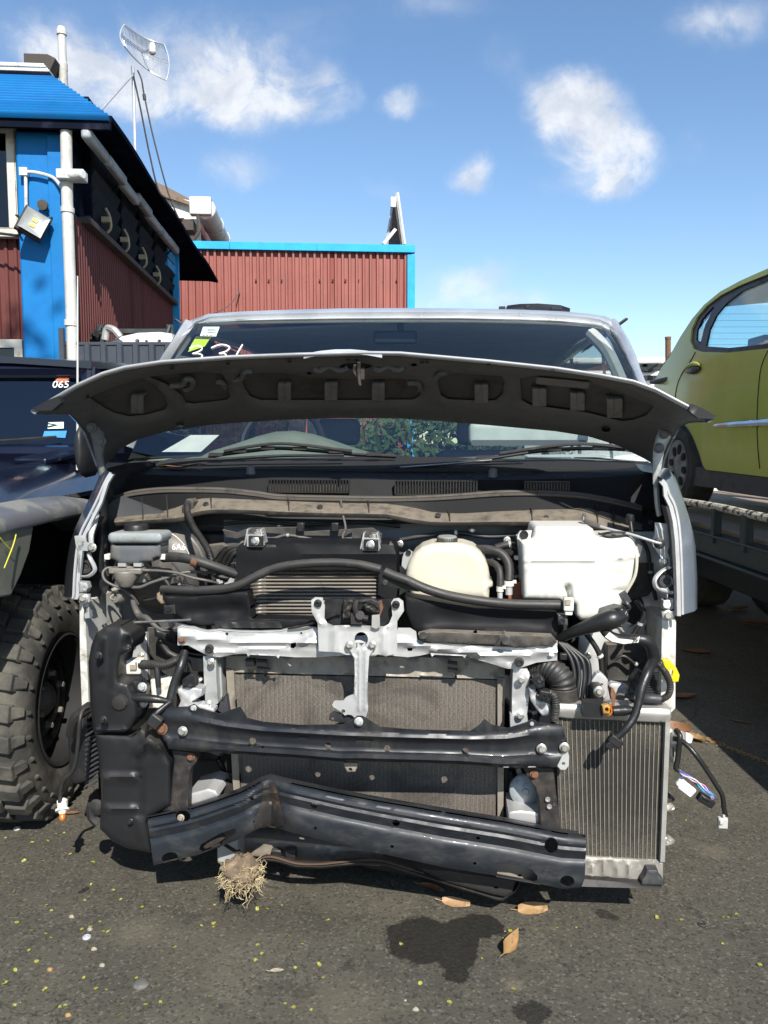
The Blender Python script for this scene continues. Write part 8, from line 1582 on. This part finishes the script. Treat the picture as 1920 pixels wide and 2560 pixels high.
# clump of soil and roots stuck to the cross-member
rc_ = thing('root_clump', 'dry clump of soil and pale roots hanging under the bent lower bumper beam', 'root clump', W.at(600, 2190, 2.0))
c0 = W.at(602, 2178, 2.02); rr = random.Random(11)
m = MB(); rings = []
for i in range(34):
    t = i / 33; ring_ = []
    for j in range(52):
        a = 2 * math.pi * j / 52; r_ = (.037 + .012 * math.sin(t * math.pi)) * math.sin(math.pi * (.06 + .88 * t)) ** .5
        p = Vector((math.cos(a) * r_ * 1.15, math.sin(a) * r_ * .8, .052 - .098 * t)); p *= .86; p *= 1 + .25 * noise.noise(p * 38) + .16 * noise.noise(p * 90) + .12 * noise.noise(p * 230); ring_.append(c0 + p)
    rings.append(ring_)
m.loft(rings); obj('soil_lump', m, M_soil, rc_, angle=50)
m = MB()
for k in range(330):
    a = rr.random() * 2 * math.pi; z = .03 - .07 * rr.random() ** .7; r_ = .034 + .014 * rr.random(); p = c0 + Vector((math.cos(a) * r_ * 1.15, math.sin(a) * r_ * .8, z)); q = [p]; d = Vector((math.cos(a) * .6 + rr.gauss(0, .7), math.sin(a) * .6 + rr.gauss(0, .7), rr.gauss(-.5, .8))).normalized(); L = .004 + .003 * rr.random()
    for s_ in range(rr.randint(3, 5)): p = p + d * L; d = (d + Vector((rr.gauss(0, .5), rr.gauss(0, .5), rr.gauss(-.15, .5)))).normalized(); q.append(p)
    m.tube(q, 0.00028 + .0004 * rr.random(), 3, False)
for k in range(12):
    p = c0 + Vector((rr.uniform(-.05, .05), rr.uniform(-.035, .0), -.036)); q = [p]
    for s_ in range(rr.randint(3, 6)): p = p + Vector((rr.gauss(0, .006), rr.gauss(0, .005), -.008)); q.append(p)
    m.tube(q, [.0008] * len(q), 3, False)
o = obj('roots', m, M_root, rc_); o['kind'] = 'stuff'
# dry leaves
def leaf(name, px, py, L, wd, ang, mt, label, group=None, curl=.25, h=0.0, tilt=0.0):
    p = W.floor(px, py, h); c_, s_ = math.cos(ang), math.sin(ang); rows = []
    for i in range(9):
        t = i / 8; w_ = wd * math.sin(math.pi * min(1, t * 1.02)) ** .8 * (1 - .35 * t) + .0008
        rows.append([p + Vector((c_ * (t - .5) * L - s_ * w_ * k, s_ * (t - .5) * L + c_ * w_ * k, .004 + curl * wd * (abs(k) ** 1.5) + curl * L * .35 * (t - .5) ** 2 + tilt * wd * k + .002 * noise.noise(Vector((t * 5, k * 3, px))))) for k in (-1, -.6, -.2, 0, .2, .6, 1)])
    m = MB(); m.grid(rows); e = rows[-1][3]; m.tube([rows[0][3], rows[0][3] + Vector((-c_ * L * .25, -s_ * L * .25, .004))], .0012, 4)
    return solo(name, m, mt, label, 'leaf', group=group)
leaf('dry_leaf', 1332, 2278, .085, .019, .1, M_leaftan, 'long tan dry leaf lying in front of the lower bumper beam', tilt=.5)
leaf('dry_leaf', 1140, 2262, .08, .016, -.25, mat('dull_tan_leaf', (.33, .20, .10), .6, dirt=(.2, .12, .06), dirt_scale=50), 'brown dry leaf half under the front of the van', tilt=.4)  # this leaf has its own slightly greyer tan
leaf('dry_leaf', 1080, 2225, .08, .02, -.5, M_leafbrown, 'dark dry leaf deepest under the bent bumper beam')
leaf('dry_leaf', 1278, 2372, .085, .014, .95, M_leaftan, 'curled tan dry leaf standing on edge beside the oil stain', curl=.9, tilt=.9)
leaf('pale_leaf', 692, 2432, .034, .009, .1, M_chip, 'pale cream leaf fragment lying alone on the asphalt in the lower middle', curl=.3)
leaf('dry_leaf', 1690, 1832, .12, .035, -.4, M_leafbrown, 'large rust-brown leaf against the side of the right radiator', curl=.7, tilt=.4)
leaf('dry_leaf', 1742, 1852, .09, .03, 2.0, M_leaftan, 'broad tan leaf beside the rust-brown leaf near the right radiator', curl=.5)
leaf('dry_leaf', 1706, 1745, .16, .04, .2, M_leafbrown, 'brown leaf in the truck shadow just right of the yellow plug', curl=.3)
leaf('dry_leaf', 1845, 1525, .2, .05, .3, M_leaftan, 'leaf in the shade beside the truck wheel', curl=.3)
leaf('dry_leaf', 1890, 1562, .2, .05, 2.6, M_leafbrown, 'leaf in the shade at the right edge below the truck', curl=.3)
leaf('dry_leaf', 1740, 1632, .17, .05, 2.9, M_leafbrown, 'dark leaf in the deepest part of the truck shadow', curl=.2)
leaf('dry_leaf', 1850, 1806, .09, .012, -.6, M_leafbrown, 'thin narrow leaf in the truck shadow near the sunlit edge')
leaf('dry_leaf', 110, 2040, .06, .008, .05, M_leaftan, 'narrow orange-tan leaf lying at the foot of the mud tyre')
leaf('dry_leaf', 178, 2036, .06, .012, .1, M_leafbrown, 'reddish leaf scrap on the ground behind the hanging amber bulb')
lv = random.Random(21)
sc_fr = (485, 1225, 4.0)
b_ = VAN.at(470, 1168, 2.78)
m = MB(); rows = []
for i in range(7):
    t = i / 6; q0 = VAN.at(398 + 120 * t, 1168 + 3 * math.sin(t * 6), 2.74); w_ = .028 * math.sin(math.pi * (.08 + .9 * t)); rows.append([q0 + Vector((0, k * w_, .006 * abs(k) + .004 * math.sin(t * 9))) for k in (-1, -.4, .4, 1)])
m.grid(rows); solo('dry_leaf', m, M_leafbrown, 'brown leaf lying in the scuttle below the left wiper', 'leaf', fr=VAN)
for px, py, lab in ((505, 1175, 'yellow scrap'), (1112, 1186, 'x'), (1170, 1188, 'x'), (1262, 1188, 'x'), (1408, 1190, 'x'), (1590, 1142, 'x'), (1560, 1126, 'x')):
    q = VAN.at(px, py, 2.66 if py > 1150 else 2.86); m = MB(); m.grid([[q + Vector((dx * .008, dy * .006, .003 * (dx * dx))) for dx in (-1, 0, 1)] for dy in (-1, 0, 1)]); solo('leaf_scrap', m, M_leafyel, 'small yellow leaf scrap lying in the scuttle of the silver van', 'leaf', fr=VAN, group='leaf scraps in the scuttle')
# yellow-green leaf scraps scattered over the asphalt
spots = [(14, 2096), (140, 2086), (160, 2084), (119, 2104), (213, 2097), (80, 2108), (68, 2112), (109, 2120), (175, 2137), (297, 2150), (60, 2153), (106, 2155), (102, 2164), (232, 2157), (36, 2230), (228, 2212), (283, 2227), (212, 2252), (302, 2250), (117, 2265), (128, 2278), (66, 2280), (45, 2284), (356, 2270), (43, 2308), (80, 2329), (114, 2336), (127, 2346), (204, 2326), (227, 2319), (258, 2331), (270, 2331), (250, 2306), (72, 2379), (92, 2405), (38, 2426), (128, 2425), (210, 2445), (8, 2463), (17, 2457), (113, 2475), (240, 2474), (266, 2476), (342, 2447), (307, 2512), (301, 2538), (364, 2514), (401, 2507), (36, 2514), (150, 2520), (163, 2515), (524, 2494), (437, 2370), (504, 2316), (535, 2310), (534, 2320), (536, 2264), (647, 2250), (680, 2249), (706, 2266), (644, 2273), (668, 2274), (644, 2364), (654, 2387), (640, 2403), (723, 2344), (755, 2362), (738, 2421), (798, 2414), (808, 2446), (820, 2302), (734, 2521), (778, 2526), (713, 2511), (1003, 2362), (1276, 2329), (1393, 2322), (1349, 2336), (1441, 2321), (1578, 2240), (1642, 2295), (1704, 2302), (1810, 2294), (1821, 2295), (1807, 2362), (1899, 2414), (1123, 2508), (1283, 2475), (1205, 2399), (1842, 2288), (1716, 2052), (1050, 2460)]
proto = []
for s_ in range(5):
    r_ = random.Random(s_ + 40); m = MB(); w_ = .0058 + .0015 * r_.random(); l_ = .0068 + .002 * r_.random()
    n_ = 9; top_ = [Vector((w_ * math.cos(2 * math.pi * i / n_) * (1 + .2 * r_.random()), l_ * math.sin(2 * math.pi * i / n_) * (1 + .2 * r_.random()), .002 + .0035 * r_.random())) for i in range(n_)]
    m.add(top_ + [Vector((0, 0, .0025))], [(i, (i + 1) % n_, n_) for i in range(n_)]); proto.append(m)
base_leaf = []
for i, (px, py) in enumerate(spots):
    p = W.floor(px, py)
    if i < 5:
        o = obj('leaf_scrap', proto[i], M_leafyel, None); base_leaf.append(o); o['category'] = 'leaf'; o['group'] = 'leaf scraps on the asphalt'
    else: o = base_leaf[i % 5].copy(); COL.objects.link(o)
    o['label'] = 'small yellow-green leaf scrap lying on the asphalt'; o.location = (p.x, p.y, .001); k = .5 + .32 * lv.random(); o.scale = (k, k, k); o.rotation_euler = (lv.gauss(0, .2), lv.gauss(0, .2), lv.random() * 6)
for i in range(26):
    px, py = lv.uniform(0, 1900), lv.uniform(2020, 2550)
    if 350 < px < 1680 and py < 2260: continue
    p = W.floor(px, py); m = MB(); r_ = .0016 + .0025 * lv.random() ** 2; m.loft([[p + Vector((math.cos(a) * r_ * k_, math.sin(a) * r_ * k_ * .8, z)) for a in [2 * math.pi * j / 7 for j in range(7)]] for z, k_ in ((0, 1), (r_ * .5, .8), (r_ * .8, .3))])
    solo('pebble', m, lv.choice([M_stone, M_chip, M_stone]), 'tiny pale stone chip lying on the asphalt', 'stone chip', group='stone chips on the asphalt')
def disc(name, px, py, r, mt, label, cat, prof=None):
    p = W.floor(px, py); m = MB(); m.lathe(p, (0, 0, 1), prof or [(r, 0), (r, .003), (r * .7, .0045), (r * .6, .003), (r * .3, .003), (r * .25, .006), (0, .006)], 22); return solo(name, m, mt, label, cat)
disc('plastic_clip', 43, 2072, .012, M_pvc, 'white round plastic clip lying by the mud tyre', 'clip')
disc('plastic_clip', 217, 2344, .011, mat('grey_clip', (.4, .42, .43), .5), 'grey round plastic clip lying among leaf scraps', 'clip')
disc('pebble', 352, 2464, .016, M_stone, 'largest grey pebble on the asphalt at the lower left', 'pebble', [(.018, 0), (.019, .004), (.014, .009), (.005, .011), (0, .011)])
disc('rubber_plug', 1302, 2328, .013, M_rubber, 'black rubber plug lying between the tan leaves', 'plug')
disc('rubber_plug', 1755, 2313, .011, M_rubber, 'small black plug lying alone on the right asphalt', 'plug')
for (px, py, mt, lab) in ((225, 2325, M_chip, 'pale crumb of debris beside the grey clip'), (234, 2374, M_chip, 'cream stone below the grey clip'), (256, 2415, M_chip, 'pair of cream chips on the left asphalt'), (180, 2293, M_chip, 'white crumb left of the leaf scraps'), (170, 2540, M_leaftan, 'ragged orange leaf bit at the bottom left'), (125, 2426, M_leaftan, 'orange leaf bit beside a yellow scrap at lower left'), (1040, 2525, M_chip, 'cream leaf bit at the bottom beside the oil spot'), (1920 - 205, 2250, M_wood, 'short dark twig on the asphalt right of the radiator')):
    p = W.floor(px, py); m = MB(); r_ = .007; m.loft([[p + Vector((math.cos(a) * r_ * k_ * (1 + .3 * math.sin(a * 3 + px)), math.sin(a) * r_ * k_ * .6, z)) for a in [2 * math.pi * j / 9 for j in range(9)]] for z, k_ in ((0, 1), (.004, .9), (.007, .4))]); solo('crumb', m, mt, lab, 'debris')
# tide line of yellow debris along the seam in the asphalt
m = MB(); r_ = random.Random(9)
for k in range(420):
    t = r_.random(); px = 1700 + 260 * t + r_.gauss(0, 5); py = 1826 + 100 * t ** 1.05 + r_.gauss(0, 2.2) ; p = W.floor(px, py); a = r_.random() * 6; s_ = .003 + .006 * r_.random(); m.add([p + Vector((math.cos(a + j * 2.1) * s_, math.sin(a + j * 2.1) * s_, .002 + .004 * r_.random())) for j in range(3)], [(0, 1, 2)])
o = solo('leaf_debris', m, M_leaftan, 'line of tan leaf crumbs along the asphalt seam on the right', 'debris', kind='stuff', flip=True)

# tall tree behind the camera: it shades the workshop and shows in the off-roader's windscreen
tr = thing('leafy_tree', 'tall leafy tree mirrored as dark foliage in the navy off-roader windscreen', 'tree', (-2.9, -4.2, 0))
m = MB(); m.tube([(-2.9, -4.2, 0), (-2.85, -4.15, 3), (-2.6, -3.9, 6), (-2.4, -3.6, 9), (-2.2, -3.3, 12.5)], [.24, .19, .15, .1, .03], 10); r_ = random.Random(77); tips = []
for k in range(12):
    z = 5.0 + 8 * r_.random(); a = r_.random() * 6.28; L = (1.0 + 1.1 * r_.random()) * (1.15 if z < 11 else .7); b0 = Vector((-2.9 + (z / 12.5) * .7, -4.2 + (z / 12.5) * .9, z)); b1 = b0 + Vector((math.cos(a) * L, math.sin(a) * L, .5 * L)); m.tube([b0, (b0 + b1) / 2 + Vector((0, 0, -.1)), b1], [.06, .04, .015], 6); tips.append((b0, b1))
obj('trunk', m, M_bark, tr)
m = MB()
for k in range(5200):
    b0, b1 = r_.choice(tips); t = .35 + .75 * r_.random(); p = b0.lerp(b1, t) + Vector((r_.gauss(0, .33), r_.gauss(0, .33), r_.gauss(0, .28))); d1 = Vector((r_.gauss(0, 1), r_.gauss(0, 1), r_.gauss(-.3, .7))).normalized(); d2 = d1.orthogonal().normalized(); L = .10 + .08 * r_.random()
    if p.x > -.55: continue
    m.add([p - d1 * L, p + d2 * L * .4, p + d1 * L, p - d2 * L * .4], [(0, 1, 2, 3)])
obj('crown', m, M_foliage, tr, flip=True)
